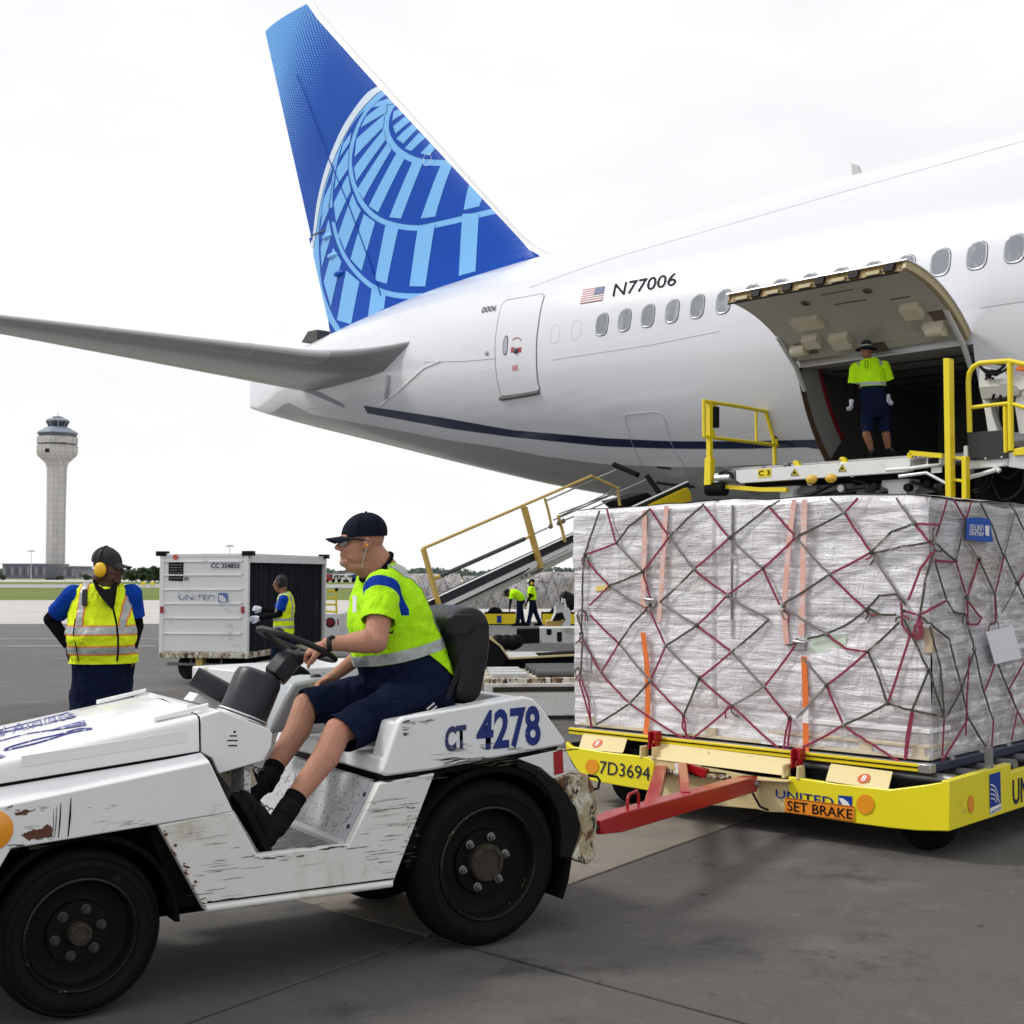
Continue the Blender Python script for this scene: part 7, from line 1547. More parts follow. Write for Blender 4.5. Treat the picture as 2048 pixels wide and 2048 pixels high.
# ================================================================ BELT LOADER
def zB(x, y): return (840 + x * .207, 920 + y * .207)
BL = Fr(-1.05, 17.2, 43.5)
belt = thing('belt_loader', BL, 'belt loader with ochre handrails and black belt sloping up to the rear hold', 'belt loader')
def bp(name, pts, mat, w0=0., w1=.06, bevel=.004):
    b = MB(); b.prism(BL.uz(pts, w0), w0, w1); return b.build(name, mat, belt, bevel=bevel)
def btu(name, pts, r, mat, w=0., n=8): b = MB(); b.tube([BL.hw(x, y, w) for x, y in pts], r, n); return b.build(name, mat, belt, smooth=50)
bp('belt', [zB(80, 1368), zB(1480, 720), (1378, 964), (1382, 976), zB(1490, 800), zB(90, 1468)], M('belt_rubber', (.016, .018, .026), .55, var=.2), .03, .16)
bp('belt_edge', [zB(80, 1366), zB(1480, 716), (1378, 962), (1378, 964), zB(1480, 722), zB(80, 1372)], m_lw, .0, .05)
bp('side_beam', [zB(90, 1466), zB(1490, 800), (1378, 976), (1372, 986), zB(1500, 850), zB(100, 1505)], m_lw, -.02, .04)
bp('side_groove', [zB(260, 1428), zB(1000, 1075), zB(1060, 1040), zB(1070, 1048), zB(990, 1100), zB(260, 1446)], m_black, -.026, -.02)
bp('side_groove', [zB(1180, 985), zB(1430, 860), zB(1440, 870), zB(1190, 998)], M('groove_blue_grey', (.35, .37, .5), .5), -.026, -.02)
bp('lower_beam', [zB(230, 1470), zB(1505, 872), (1360, 992), (1350, 1005), zB(1510, 915), zB(1180, 1085), zB(460, 1400)], M('loader_khaki_grey', (.42, .42, .38), .5, var=.08), .02, .2)
q = [BL.hw(*zB(x, y), .010) for x, y in ((985, 1150), (1200, 1068), (1192, 1040), (980, 1122))]; text_on('beam_lettering', 'LT 2007', [(p[0], .012, p[2]) for p in q], m_black, belt, bold=.02)
bp('belt_end_guard', [(1300, 1010), (1375, 975), (1380, 982), (1384, 1002), (1340, 1012)], m_yel, -.05, .02)
btu('handrail', [zB(30, 855), zB(1655, 155), zB(1905, 265), zB(1932, 440)], .021, m_ochre, -.02); btu('rail_post', [zB(30, 855), zB(120, 1180), zB(215, 1520)], .027, m_ochre, -.02, 4); btu('rail_post', [zB(1005, 455), zB(1165, 1040)], .034, m_ochre, -.02, 4)
btu('rail_link', [zB(1205, 370), zB(1240, 490), zB(1275, 655)], .020, m_ochre, -.02, 6); btu('rail_link', [zB(1335, 535), zB(1370, 660), zB(1400, 790)], .024, m_ochre, -.02, 6); btu('rail_cushion', [zB(190, 1125), zB(1010, 762)], .030, M('rail_foam', (.05, .06, .06), .7), -.02); btu('cushion_stub', [zB(130, 1145), zB(195, 1125)], .028, m_ochre, -.02)
btu('cushion_stub', [zB(1010, 765), zB(1060, 738)], .02, m_ochre, -.02)
for pts, r_ in (([zB(1085, 722), zB(1255, 645)], .012), ([zB(1225, 392), zB(1880, 102), (1232, 940)], .012), ([zB(1290, 580), zB(1880, 325), (1292, 960)], .012), ([zB(1345, 545), zB(1932, 265)], .010), ([zB(1380, 590), zB(1932, 350)], .012), ([zB(1345, 520), zB(1370, 510), zB(1932, 300)], .010)): btu('safety_cable', pts, r_, m_steel, -.02, 6)
for x, y in ((1262, 640), (1340, 610), (1385, 590)): c = BL.hw(*zB(x, y), -.03); b = MB(); b.ball(c, (.035, .03, .04), 8, 6); b.build('cable_clamp', M('clamp_bronze', (.15, .12, .06), .5), belt)
q = [BL.hw(x, y, .5) for x, y in ((1240, 1010), (1290, 997), (1300, 1005))]
bp('belt_drive', [(1240, 1000), (1295, 985), (1330, 1010), (1262, 1020)], m_black, .2, .6)
bc = BL.hw(866, 1200, 0)
b = MB(); b.box(-2.8, .1, .05, 1.3, .35, .62); b.build('chassis', m_lw, belt, bevel=.02)
b = MB(); b.hexa([(-.2, .2, .62), (.2, .2, .62), (.2, 1.0, .62), (-.2, 1.0, .62)], [(-.1, .2, 1.3), (.1, .2, 1.38), (.1, 1.0, 1.38), (-.1, 1.0, 1.3)]); b.build('lift_frame', m_black, belt)
for u_ in (-2.2, -.5):
    b = MB(); b.lathe([(.15, -.1), (.3, -.1), (.34, -.06), (.34, .06), (.3, .1), (.15, .1)], (u_, .05, .34), (0, 1, 0), 24); b.build('wheel', m_rubber, belt, smooth=30)
# ================================================================ EMPTY DOLLIES AND EQUIPMENT between tug and aircraft
def zC(x, y): return (940 + x * .1967, 1080 + y * .1967)
F1 = Fr(-.6, 15.8, 6)
d1 = thing('flat_dolly', F1, 'empty white rusty flat dolly with steel rollers just behind the tug', 'dolly')
def fp_(fr, parent, name, pts, mat, w0, w1, bevel=.004):
    b = MB(); b.prism(fr.uz(pts, w0), w0, w1); return b.build(name, mat, parent, bevel=bevel)
zt = .50; q = [F1.hz(*zC(x, y), zt) for x, y in ((120, 1470), (1500, 1560), (1500, 1330), (200, 1440))]
b = MB(); b.box(q[0][0], 3.4, -.05, 1.6, zt - .08, zt); b.build('deck_plate', m_rusty, d1, bevel=.01)
b = MB(); b.box(q[0][0] + .1, 3.4, -.09, -.05, .05, zt - .06); b.build('side_skirt', m_white_worn, d1, bevel=.006)
b = MB(); b.box(q[0][0] + .2, 3.4, -.10, -.085, zt - .16, zt - .10); b.build('rust_line', m_hub, d1)
for k_ in range(4): b = MB(); w = .12 + k_ * .36; b.tube([(q[0][0] + .75, w, zt + .045), (3.3, w, zt + .045)], .05, 10); b.build('roller', M('roller_grey', (.12, .125, .13), .5, .4, var=.2), d1, smooth=40)
for k_ in range(3): b = MB(); b.box(q[0][0] + .2 + k_ * .02, q[0][0] + .65, .05 + k_ * .45, .35 + k_ * .45, zt, zt + .05); b.build('corner_stop', m_alu, d1, bevel=.005)
for u_ in (q[0][0] + .6, 2.6):
    b = MB(); b.lathe([(.1, -.06), (.19, -.06), (.2, 0), (.19, .06), (.1, .06)], (u_, .2, .2), (0, 1, 0), 18); b.build('wheel', m_rubber, d1, smooth=30)
F2 = Fr(-.8, 20.2, 3)
d2 = thing('flat_dolly', F2, 'grey low flat dolly with black underside and upturned front edge', 'dolly')
fp_(F2, d2, 'deck_plate', [zC(325, 1090), zC(400, 1195), zC(1300, 1150), zC(1300, 1168), zC(398, 1215), zC(300, 1085)], m_cream, 0, .05)
b = MB(); q0 = F2.hw(*zC(400, 1195), 0); b.box(q0[0], 4.5, .05, 1.7, q0[2] - .06, q0[2] - .01); b.build('deck_top', M('deck_pale_grey', (.50, .50, .50), .6, var=.1), d2)
fp_(F2, d2, 'upturned_edge', [zC(188, 985), zC(215, 985), zC(330, 1085), zC(400, 1195), (1019, 1320), zC(300, 1080), zC(200, 1010)], m_cream, -.02, .05)
fp_(F2, d2, 'front_panel', [zC(190, 1000), zC(300, 1080), zC(398, 1212), zC(290, 1300), zC(250, 1400), zC(130, 1440), zC(100, 1200)], m_black, .02, .3)
fp_(F2, d2, 'underframe', [zC(395, 1215), zC(1300, 1170), zC(1300, 1290), zC(900, 1330), zC(300, 1290)], m_under, .04, 1.4)
F3 = Fr(.2, 25, 0)
bx = thing('ground_power_box', F3, 'white slotted steel box with dark end standing behind the flat dollies', 'equipment')
fp_(F3, bx, 'body', [zC(710, 895), zC(1300, 890), zC(1300, 1045), zC(740, 1045), zC(710, 1000)], m_lw, 0, .8)
fp_(F3, bx, 'end_panel', [zC(475, 905), zC(708, 900), zC(708, 1050), zC(475, 1060)], m_black, .02, .8)
for x0, y0, x1, y1 in ((778, 905, 830, 970), (885, 935, 935, 1040), (640, 0, 0, 0)):
    if x1: fp_(F3, bx, 'slot', [zC(x0, y0), zC(x1, y0), zC(x1, y1 - 12), zC((x0 + x1) / 2, y1), zC(x0, y1 - 12)], m_black, -.01, .0)
b = MB()
for k_ in range(7): c = F3.hw(*zC(290 + k_ * 28, 1035 + (k_ % 3) * 8), -.3); b.ball(c, (.16, .12, .14), 8, 6)
b.build('hose_bundle', m_black, bx, smooth=40)
# ================================================================ FAR NETTED PALLETS on yellow dollies
m_farcargo = M('far_netted_cargo', (.62, .58, .55), .7, var=.15, vs=3, bump=1., bs=4, wear=[((.78, .77, .79), .52, .04, 3.1, (1, 1, 1)), ((.34, .31, .34), .56, .03, 5.5, (1, 1, 1)), ((.50, .40, .30), .58, .04, 3.2, (1, 1, 1)), ((.12, .11, .13), .60, .02, 8, (1, 1, 1))])
for k_, (u0, u1, zt_, lab) in enumerate(((-5.0, -1.9, 1.80, 'far netted cargo pallet seen between driver and belt loader'), (-1.8, .55, 1.72, 'far netted cargo pallet behind the two crouching workers'), (.65, 4.2, 1.86, 'far netted cargo pallet partly hidden by the wrapped cargo'))):
    fr = Fr(0, 47.5 + k_ * .4, 0); o = thing('netted_cargo', fr, lab, 'cargo', 'netted cargo pallets far across the apron')
    b = MB(); nu, nv = 24, 10; ul = lambda u, z: .12 * mn.noise(V((u * 1.5, k_ * 3., z * 1.5)))
    b.v = [(u0 + (u1 - u0) * i / nu, -.0 + ul(u0 + (u1 - u0) * i / nu, z) + .15 * max(0, j / nv - .85) * 3, z + (.05 * mn.noise(V((i * .3, 2, k_))) if j == nv else 0)) for j in range(nv + 1) for z in [.5 + (zt_ - .5) * j / nv] for i in range(nu + 1)]
    for j in range(nv):
        for i in range(nu): a_ = j * (nu + 1) + i; b.face((a_, a_ + 1, a_ + nu + 2, a_ + nu + 1))
    b.box(u0 + .05, u1 - .05, .25, 2.2, .5, zt_ - .08); b.build('load', m_farcargo, o, smooth=50)
    b = MB()
    for i in range(int((u1 - u0) / .4)):
        x = u0 + i * .42
        b.tube([(x, -.12, .5), (x + .4, -.12, zt_ - .1)], .010, 4); b.tube([(x + .4, -.12, .5), (x, -.12, zt_ - .1)], .010, 4)
    b.build('net', m_gry, o)
fr = Fr(0, 46.8, 0)
for k_, (x0, x1, lab) in enumerate(((968, 1032, 'far yellow dolly with dark wheel left of the crouching worker'), (1085, 1160, 'far yellow dolly beyond the white tug near the cargo stack'))):
    o = thing('far_dolly', fr, lab, 'dolly'); q = fr.uz([(x0, 1228), (x1, 1228), (x1, 1248), (x0, 1248)], 0)
    b = MB(); b.prism(q, 0, .1); b.build('side_bumper', m_yel, o); b = MB(); b.box(q[0][0], q[1][0], .1, 2.2, q[2][1] + .1, q[0][1] + .02); b.build('deck', m_under, o)
    if k_ == 0:
        q = fr.uz([(994, 1231), (1003, 1231), (1003, 1246), (994, 1246)], -.01); b = MB(); b.prism(q, -.01, 0); b.build('logo_square', m_bluelogo, o)
    b = MB(); b.lathe([(.1, -.1), (.28, -.1), (.3, 0), (.28, .1), (.1, .1)], (fr.hw((x0 + 22) if k_ == 0 else (x0 + 30), 1255, 0)[0], .3, .3), (0, 1, 0), 16); b.build('wheel', m_rubber, o, smooth=30)
fr = Fr(1.6, 40, 0); o = thing('small_tug', fr, 'small white tug with dark driver seen left of the cargo stack', 'tug')
q = fr.uz([zC(830, 830), zC(860, 760), zC(870, 680), zC(1000, 690), zC(1020, 720), zC(1025, 800), zC(1020, 880), zC(960, 890), zC(935, 870), zC(970, 815), zC(940, 735), zC(880, 745)], 0); b = MB(); b.prism(q, 0, 1.1); b.build('body', m_lw, o, bevel=.02)
q = fr.uz([zC(838, 812), zC(885, 735), zC(940, 735), zC(970, 812)], .05); b = MB(); b.prism(q, .05, 1.0); b.build('wheel_well', m_black, o)
q = fr.uz([zC(775, 820), zC(935, 820), zC(960, 860), zC(930, 890), zC(770, 885)], .1); b = MB(); b.prism(q, .1, .9); b.build('front_panel', m_ochre, o, bevel=.02)
q = fr.uz([zC(870, 665), zC(960, 660), zC(965, 690), zC(872, 700)], -.02); b = MB(); b.prism(q, -.02, 0); b.build('number_band', m_alu, o)
b = MB(); b.tube([fr.hw(*zC(x, y), .3) for x, y in ((940, 640), (938, 590), (960, 605), (975, 680))], .03, 6); b.build('roll_bar', m_lw, o)
b = MB(); b.ball(fr.hw(*zC(975, 590), .5), (.20, .2, .22), 10, 8); b.ball(fr.hw(*zC(1010, 630), .5), (.22, .25, .3), 10, 8); b.build('seat', m_black, o, smooth=60)
# ================================================================ OTHER PEOPLE
def person(fr, label, J, skin, vox=.011, vest=None, vestmat=None, sleeve=None, under=None, legs=None, hat='cap', capmat=None, yaw=0., torso=None, gloves=None, shorts=True, muff=None, shade=False, group=None, hscale=1., beard=None, bootmat=None, pitch=0., vestcut=None, bands=(), curl=30, sep_extra=(), slv=.62):
    o = thing('person', fr, label, 'person', group); J = {k: V(v) for k, v in J.items()}
    lat = (J['shL'] - J['shR']).normalized(); H_ = HM(J['head'], yaw, pitch, 0, hscale)
    b = MB(); spine_mb(b, torso, lat); chain(b, [(V(torso[-1][0]), .062), (J['head'] + V((0, 0, -.07)), .055)]); head_prims(b, H_, heavy=.003)
    for s_ in 'LR':
        chain(b, [(J['sh' + s_], .055), (J['el' + s_], .043), (J['wr' + s_], .030)]); chain(b, [(J['hip' + s_], .09), (J['kn' + s_], .058), (J['kn' + s_].lerp(J['an' + s_], .3), .056), (J['an' + s_], .038)])
        d = J['hd' + s_] if 'hd' + s_ in J else (J['wr' + s_] - J['el' + s_]); d = d.normalized(); M_ = HM(J['wr' + s_] + d * .02, math.atan2(d.y, d.x), math.asin(max(-1, min(1, d.z))), R(80 if s_ == 'L' else -80)); J['M' + s_] = M_.to_translation()
        hand_prims(b, M_, curl=curl, side=1 if s_ == 'R' else -1)
        if gloves is not None:
            g = MB(); hand_prims(g, M_, curl=curl, side=1 if s_ == 'R' else -1, inf=.005); blob('glove', g, gloves, o, max(.006, vox * .6), 2)
    blob('body', b, skin, o, vox * .8, 3)
    sp = [(V(c), a, d) for c, a, d in torso]
    if sleeve is not None:       # long dark sleeves
        b = MB()
        for s_ in 'LR': b = MB(); chain(b, [(J['sh' + s_], .062), (J['el' + s_], .052), (J['wr' + s_] + (J['el' + s_] - J['wr' + s_]).normalized() * .01, .038)]); blob('long_sleeve', b, sleeve, o, vox, 3)
    if under is not None:        # short sleeved shirt
        b = MB(); spine_mb(b, [(c, a + .012, d + .012) for c, a, d in sp], lat)
        for s_ in 'LR': chain(b, [(V(torso[-2][0]).lerp(J['sh' + s_], .5), .07), (J['sh' + s_], .078), (J['sh' + s_].lerp(J['el' + s_], .80), .074)])
        cuts = [(J['sh' + s_].lerp(J['el' + s_], .72), (J['el' + s_] - J['sh' + s_]), .14) for s_ in 'LR'] + ([(vestcut[0][0] + V((0, 0, .02)), (0, 0, -1))] if vest == 'vest' else [])
        s0 = blob('shirt', b, under, o, vox, 4, folds=.012, fscale=.08, cuts=cuts)
    if vest is not None:
        b = MB(); spine_mb(b, [(c, a + .024, d + .028) for c, a, d in sp], lat)
        for s_ in 'LR':
            chain(b, [(V(torso[-2][0]), .085), (J['sh' + s_] if vest == 'shirt' else V(torso[-2][0]).lerp(J['sh' + s_], .62), .082)])
            if vest == 'shirt': chain(b, [(J['sh' + s_], .089), (J['sh' + s_].lerp(J['el' + s_], slv + .08), .082)])
        cuts = [(V(torso[0][0]) + V((0, 0, .02)), (0, 0, -1))] if vestcut is None else list(vestcut)
        if vest == 'shirt': cuts += [(J['sh' + s_].lerp(J['el' + s_], slv), (J['el' + s_] - J['sh' + s_]), .12) for s_ in 'LR']
        vo = blob('vest' if vest != 'shirt' else 'hiviz_shirt', b, vestmat, o, vox, 3, folds=.034, fscale=.075, cuts=cuts, sep=list(bands) + list(sep_extra))
        so_ = vo.modifiers.new('solid', 'SOLIDIFY'); so_.thickness = .004; so_.offset = -1
    b = MB(); spine_mb(b, [(sp[0][0] + V((0, 0, -.10)), sp[0][1] * 1.0, sp[0][2]), (sp[0][0], sp[0][1] + .008, sp[0][2] + .01), (sp[1][0], sp[1][1] + .006, sp[1][2] + .006)], lat)
    for s_ in 'LR':
        if shorts: chain(b, [(J['hip' + s_], .115), (J['kn' + s_] + V((0, 0, -.02)), .088)])
        else: chain(b, [(J['hip' + s_], .115), (J['kn' + s_], .085), (J['an' + s_] + V((0, 0, -.03)), .075)])
    cuts = [(J['kn' + s_] + V((0, 0, .04)), (J['kn' + s_] - J['hip' + s_]), .16) for s_ in 'LR'] if shorts else []
    blob('shorts' if shorts else 'trousers', b, legs, o, vox, 4, folds=.028, fscale=.11, cuts=cuts)
    for s_ in 'LR':
        an = J['an' + s_]; f_ = J['toe' + s_]; boot('boot', an + V((0, 0, .03)), an + V((0, 0, -.085)) - f_.normalized() * .06, an + V((0, 0, -.085)) + f_.normalized() * .22, o, mat=bootmat)
        if shorts: b = MB(); b.tube([an + V((0, 0, .0)), an + V((0, 0, .11))], .046, 14); b.build('sock', m_blackcloth, o, smooth=60)
    if hat == 'cap': cap_parts(H_, o, capmat or m_cap)
    elif hat == 'bucket':
        b = MB(); b.T = H_; b.lathe([(.001, .135), (.06, .130), (.085, .105), (.100, .045), (.102, .035), (.188, .000), (.192, -.006), (.100, .025)], (-.01, 0, .0), (0, 0, 1), 32, 1, .86, caps=False); hb_ = b.build('bucket_hat', capmat or m_cap, o, smooth=50)
        b = MB(); b.T = H_; b.lathe([(.1015, .044), (.1025, .062), (.0985, .064)], (-.01, 0, .0), (0, 0, 1), 32, 1, .86, caps=False); b.build('hat_band', m_tape, hb_, smooth=50)
    elif hat == 'hair':
        b = MB(); b.T = H_; ell_mb(b, (-.022, 0, .040), (.104, .084, .092)); b.T = None; b.T = H_; ell_mb(b, (-.06, 0, -.03), (.06, .07, .07)); b.T = None; hh_ = blob('hair', b, m_hair, o, .012, 2, cuts=[])
    if muff: muffs(H_, o, muff, m_plastic)
    if shade: shades(H_, o)
    else:
        b = MB(); b.T = H_
        for s_ in (-1, 1): b.ball((.080, s_ * .030, .001), .0105, 8, 6)
        e_ = b.build('eyes', M('eye_white', (.6, .58, .55), .3), o, smooth=60); b = MB(); b.T = H_
        for s_ in (-1, 1): b.ball((.0885, s_ * .030, .001), .0045, 8, 6)
        b.build('pupils', m_black, e_)
    return o, H_, J
def z9(x, y): return (x * .1967, 1040 + y * .1967)
# ---- left foreground worker with yellow ear defenders
g_ = gp(215, 1150 + 1.75 * 2600 / 8.7); P1_ = Fr(g_[0], g_[1], 0)
def w1(x, y, w): return V(P1_.hw(*z9(x, y), w))
cx = w1(1040, 1000, 0).x
ang = R(14); lat = V((math.cos(ang), math.sin(ang), 0))
J = dict(head=w1(1105, 480, .0), shL=w1(1330, 760, .06), shR=w1(745, 770, -.04), elL=w1(1385, 1080, .10), wrL=w1(1345, 1290, -.02), elR=w1(520, 1010, .06), wrR=w1(690, 1265, .02), hdR=V((.6, .25, -.7)), hdL=V((-.5, -.2, -.8)))
for s_, sg in (('L', 1), ('R', -1)): J['hip' + s_] = V((cx + sg * .10, 0, .93)); J['kn' + s_] = V((cx + sg * .11, -.01, .50)); J['an' + s_] = V((cx + sg * .12, .02, .10)); J['toe' + s_] = V((.25 + sg * .1, -.9, 0))
tor = [(V((cx, 0, .93)), .190, .15), (w1(1060, 1400, 0), .198, .17), (w1(1035, 1180, -.03), .206, .185), (w1(1030, 950, 0), .186, .155), (w1(1030, 780, .02), .165, .125), (w1(1050, 690, .03), .12, .09)]
zt1, zb1 = w1(1040, 1075, 0).z, w1(1040, 1150, 0).z; zt2, zb2 = w1(1040, 1278, 0).z, w1(1040, 1345, 0).z
zhem = w1(1040, 1450, 0).z
def hb(z0, z1, mat=m_tape, off=.004): return ('reflective_band' if mat is m_tape else 'band_trim', mat, [((0, 0, z0), (0, 0, 1)), ((0, 0, z1), (0, 0, 1))], (lambda c, n_, z0=z0, z1=z1: z0 < c.z < z1), off)
m_vest1 = M('vest_yellow_mesh', (.72, .88, .02), .75, var=.1, vs=7, bump=.9, bs=8, bd=.05, spec=.1, bstretch=(1, 1, .5))
bands = []
for zt_, zb_ in ((zt1, zb1), (zt2, zb2)): bands += [hb(zb_ - .009, zt_ + .009, m_orange, .003), hb(zb_, zt_, m_tape, .005)]
nv = w1(1150, 900, -.16)
def vert(x0, x1, mat, off): a_, c_ = w1(x0, 900, 0).x, w1(x1, 900, 0).x; return ('reflective_band' if mat is m_tape else 'band_trim', mat, [((a_, 0, 0), (1, 0, 0)), ((c_, 0, 0), (1, 0, 0))], (lambda c, n_: a_ < c.x < c_ and c.z > zt1 + .004 and n_.y < .3), off)
bands += [vert(868, 955, m_orange, .003), vert(880, 942, m_tape, .005), vert(1280, 1345, m_orange, .003), vert(1290, 1335, m_tape, .005)]
w1o, H1, J1 = person(P1_, 'worker in yellow vest over blue shirt wearing yellow ear defenders and hands on hips', J, m_skin2, .0085, 'vest', m_vest1, m_blackcloth, m_royal, m_cloth, 'cap', M('cap_black_wool', (.018, .018, .020), .85, var=.15, bump=.3, bs=150), R(-12), tor, shorts=False, muff=m_earyel, bands=bands, vestcut=[(V((0, 0, zhem)), (0, 0, -1)), (V((cx + .0, -.02, w1(950, 575, 0).z)), (0, -.0, 1))], hscale=1.0)
# V neck and zip of the vest
b = MB(); P_ = [w1(955, 610, -.07), w1(985, 700, -.13), w1(1060, 810, -.17), w1(1145, 905, -.20), w1(1165, 780, -.165), w1(1176, 700, -.12), w1(1178, 630, -.07), w1(1130, 700, -.10), w1(1060, 705, -.11), w1(1000, 660, -.09)]
n10 = len(P_); k0 = b.vs([p + V((0, -.028, 0)) for p in P_]); b.face([k0 + i for i in range(n10)]); k1 = b.vs([p + V((0, .03, 0)) for p in P_]); b.face([k1 + i for i in range(n10)][::-1])
for i in range(n10): b.face((k0 + i, k0 + (i + 1) % n10, k1 + (i + 1) % n10, k1 + i))
b.build('shirt_front', m_blackcloth, w1o, smooth=60)
b = MB(); b.tube([w1(x, y, -.245) for x, y in ((1150, 900), (1185, 1050), (1200, 1200), (1202, 1320), (1190, 1440))], .007, 8, flat=.5, up=(0, 1, 0)); b.build('zip', m_blackcloth, w1o, smooth=60)
b = MB(); b.tube([w1(x, y, -.225) for x, y in ((765, 1000), (745, 1150), (775, 1300), (800, 1440))], .004, 6); b.build('side_seam', m_blackcloth, w1o)
b = MB(); c = w1(870, 750, -.165); b.box(c.x - .016, c.x + .016, c.y - .03, c.y - .0, c.z - .08, c.z + .03); b.build('radio', M('radio_grey', (.03, .022, .035), .5), w1o, bevel=.006)
# ---- worker standing in the cargo door
def dW(px, py, w): return A.hw(px, py, w)
_q2 = A.hw(1745, 917, -3.42); g_ = A.wor(_q2); P2_ = Fr(g_[0], g_[1], 0, _q2[2])
def w2(x, y, w=0): return V(P2_.hw(*z5(x, y), w))
zf_ = 0
J = dict(head=w2(1072, 596), shR=w2(1015, 700, .0), shL=w2(1165, 690, .0), elR=w2(998, 800, .03), elL=w2(1200, 780, .03), wrR=w2(990, 868, -.02), wrL=w2(1190, 842, -.04), hdR=V((-.05, -.1, -1)), hdL=V((-.12, -.15, -1)))
for s_, xx, ax in (('L', 1170, 1195), ('R', 1075, 1105)):
    J['hip' + s_] = w2(1118 + (xx - 1118) * .75, 930); J['kn' + s_] = w2(xx + (8 if s_ == 'L' else -2), 1062, -.02); J['an' + s_] = w2(ax + (0), 1150, .02); J['an' + s_].z = .10; J['toe' + s_] = V((.25 if s_ == 'L' else -.25, -1, 0))
tor = [(w2(1118, 935), .170, .13), (w2(1110, 870), .172, .14), (w2(1100, 790), .172, .14), (w2(1092, 720), .178, .12), (w2(1085, 675), .15, .09), (w2(1080, 650), .09, .07)]
zh2 = w2(1100, 803).z; zn2 = w2(1080, 640).z
bands = [hb(w2(1100, 800).z, w2(1100, 782).z, m_tape, .004)]
def vert2(x0, x1): a_, c_ = w2(x0, 700).x, w2(x1, 700).x; return ('reflective_band', m_tape, [((a_, 0, 0), (1, 0, 0)), ((c_, 0, 0), (1, 0, 0))], (lambda c, n_: a_ < c.x < c_ and c.z > w2(1100, 690).z and n_.y < .3), .004)
bands += [vert2(1015, 1028), vert2(1132, 1150)]
m_vest2 = m_hiviz
w2o, H2, J2 = person(P2_, 'worker in lime shirt, bucket hat and pale gloves standing in the cargo door', J, m_skin3, .0105, 'shirt', m_vest2, m_blackcloth, m_cloth, m_cloth, 'bucket', M('bucket_hat_black', (.010, .011, .018), .85, var=.2), R(-96), tor, slv=.84, shorts=True, gloves=m_glove, shade=True, bands=bands, vestcut=[(V((0, 0, zh2)), (.02, 0, -1)), (V((0, 0, zn2 + .02)), (0, 0, 1))], hscale=.95)
b = MB(); c = w2(1072, 690, -.14); b.tube([c + V((-.015, 0, .09)), c + V((-.025, -.01, 0)), c + V((0, -.01, -.03)), c + V((.02, -.01, .0)), c + V((.015, 0, .09))], .004, 6); b.build('neck_cord', m_black, w2o)
# ---- worker at the curtain of the baggage cart
def z8(x, y): return (x * .352, 780 + y * .352)
g_ = gp(563, 1150 + 1.75 * 2600 / 20.0); P3_ = Fr(g_[0], g_[1], 0)
def w3(x, y, w=0.): return V(P3_.hw(*z8(x, y), w))
J = dict(head=w3(1592, 1097), shR=w3(1625, 1185, .10), shL=w3(1612, 1190, -.16), elR=w3(1560, 1255, .14), elL=w3(1585, 1275, -.18), wrR=w3(1490, 1245, .12), wrL=w3(1478, 1295, -.12), hdR=V((-1, 0, .1)), hdL=V((-1, .1, -.1)))
for s_, sg in (('L', -1), ('R', 1)): J['hip' + s_] = V((w3(1600, 1420).x + .0, sg * .09, .86)); J['kn' + s_] = V((w3(1580, 1500).x - .02, sg * .10, .47)); J['an' + s_] = V((w3(1590, 1500).x + (.1 if sg > 0 else -.05), sg * .10, .10)); J['toe' + s_] = V((-1, 0, 0))
tor = [(w3(1610, 1420), .14, .12), (w3(1612, 1370), .145, .13), (w3(1612, 1300), .15, .125), (w3(1625, 1230), .16, .11), (w3(1622, 1180), .14, .09), (w3(1612, 1155), .08, .06)]
bands = [hb(w3(1610, 1352).z, w3(1610, 1338).z, m_tape, .004), hb(w3(1610, 1310).z, w3(1610, 1296).z, m_tape, .004), ('reflective_band', m_tape, [((0, -.12, 0), (0, 1, 0)), ((0, -.075, 0), (0, 1, 0))], lambda c, n_: -.12 < c.y < -.075 and c.z > w3(1610, 1295).z, .004)]
w3o, H3, J3 = person(P3_, 'worker in yellow vest and dark ear defenders holding the curtain of the white cart', J, m_skin3, .012, 'vest', m_vest1, m_blackcloth, m_royal, m_cloth, 'hair', None, R(176), tor, shorts=False, gloves=m_glove, muff=m_plastic, shade=True, bands=bands, vestcut=[(V((0, 0, w3(1610, 1385).z)), (0, 0, -1))], hscale=.98)
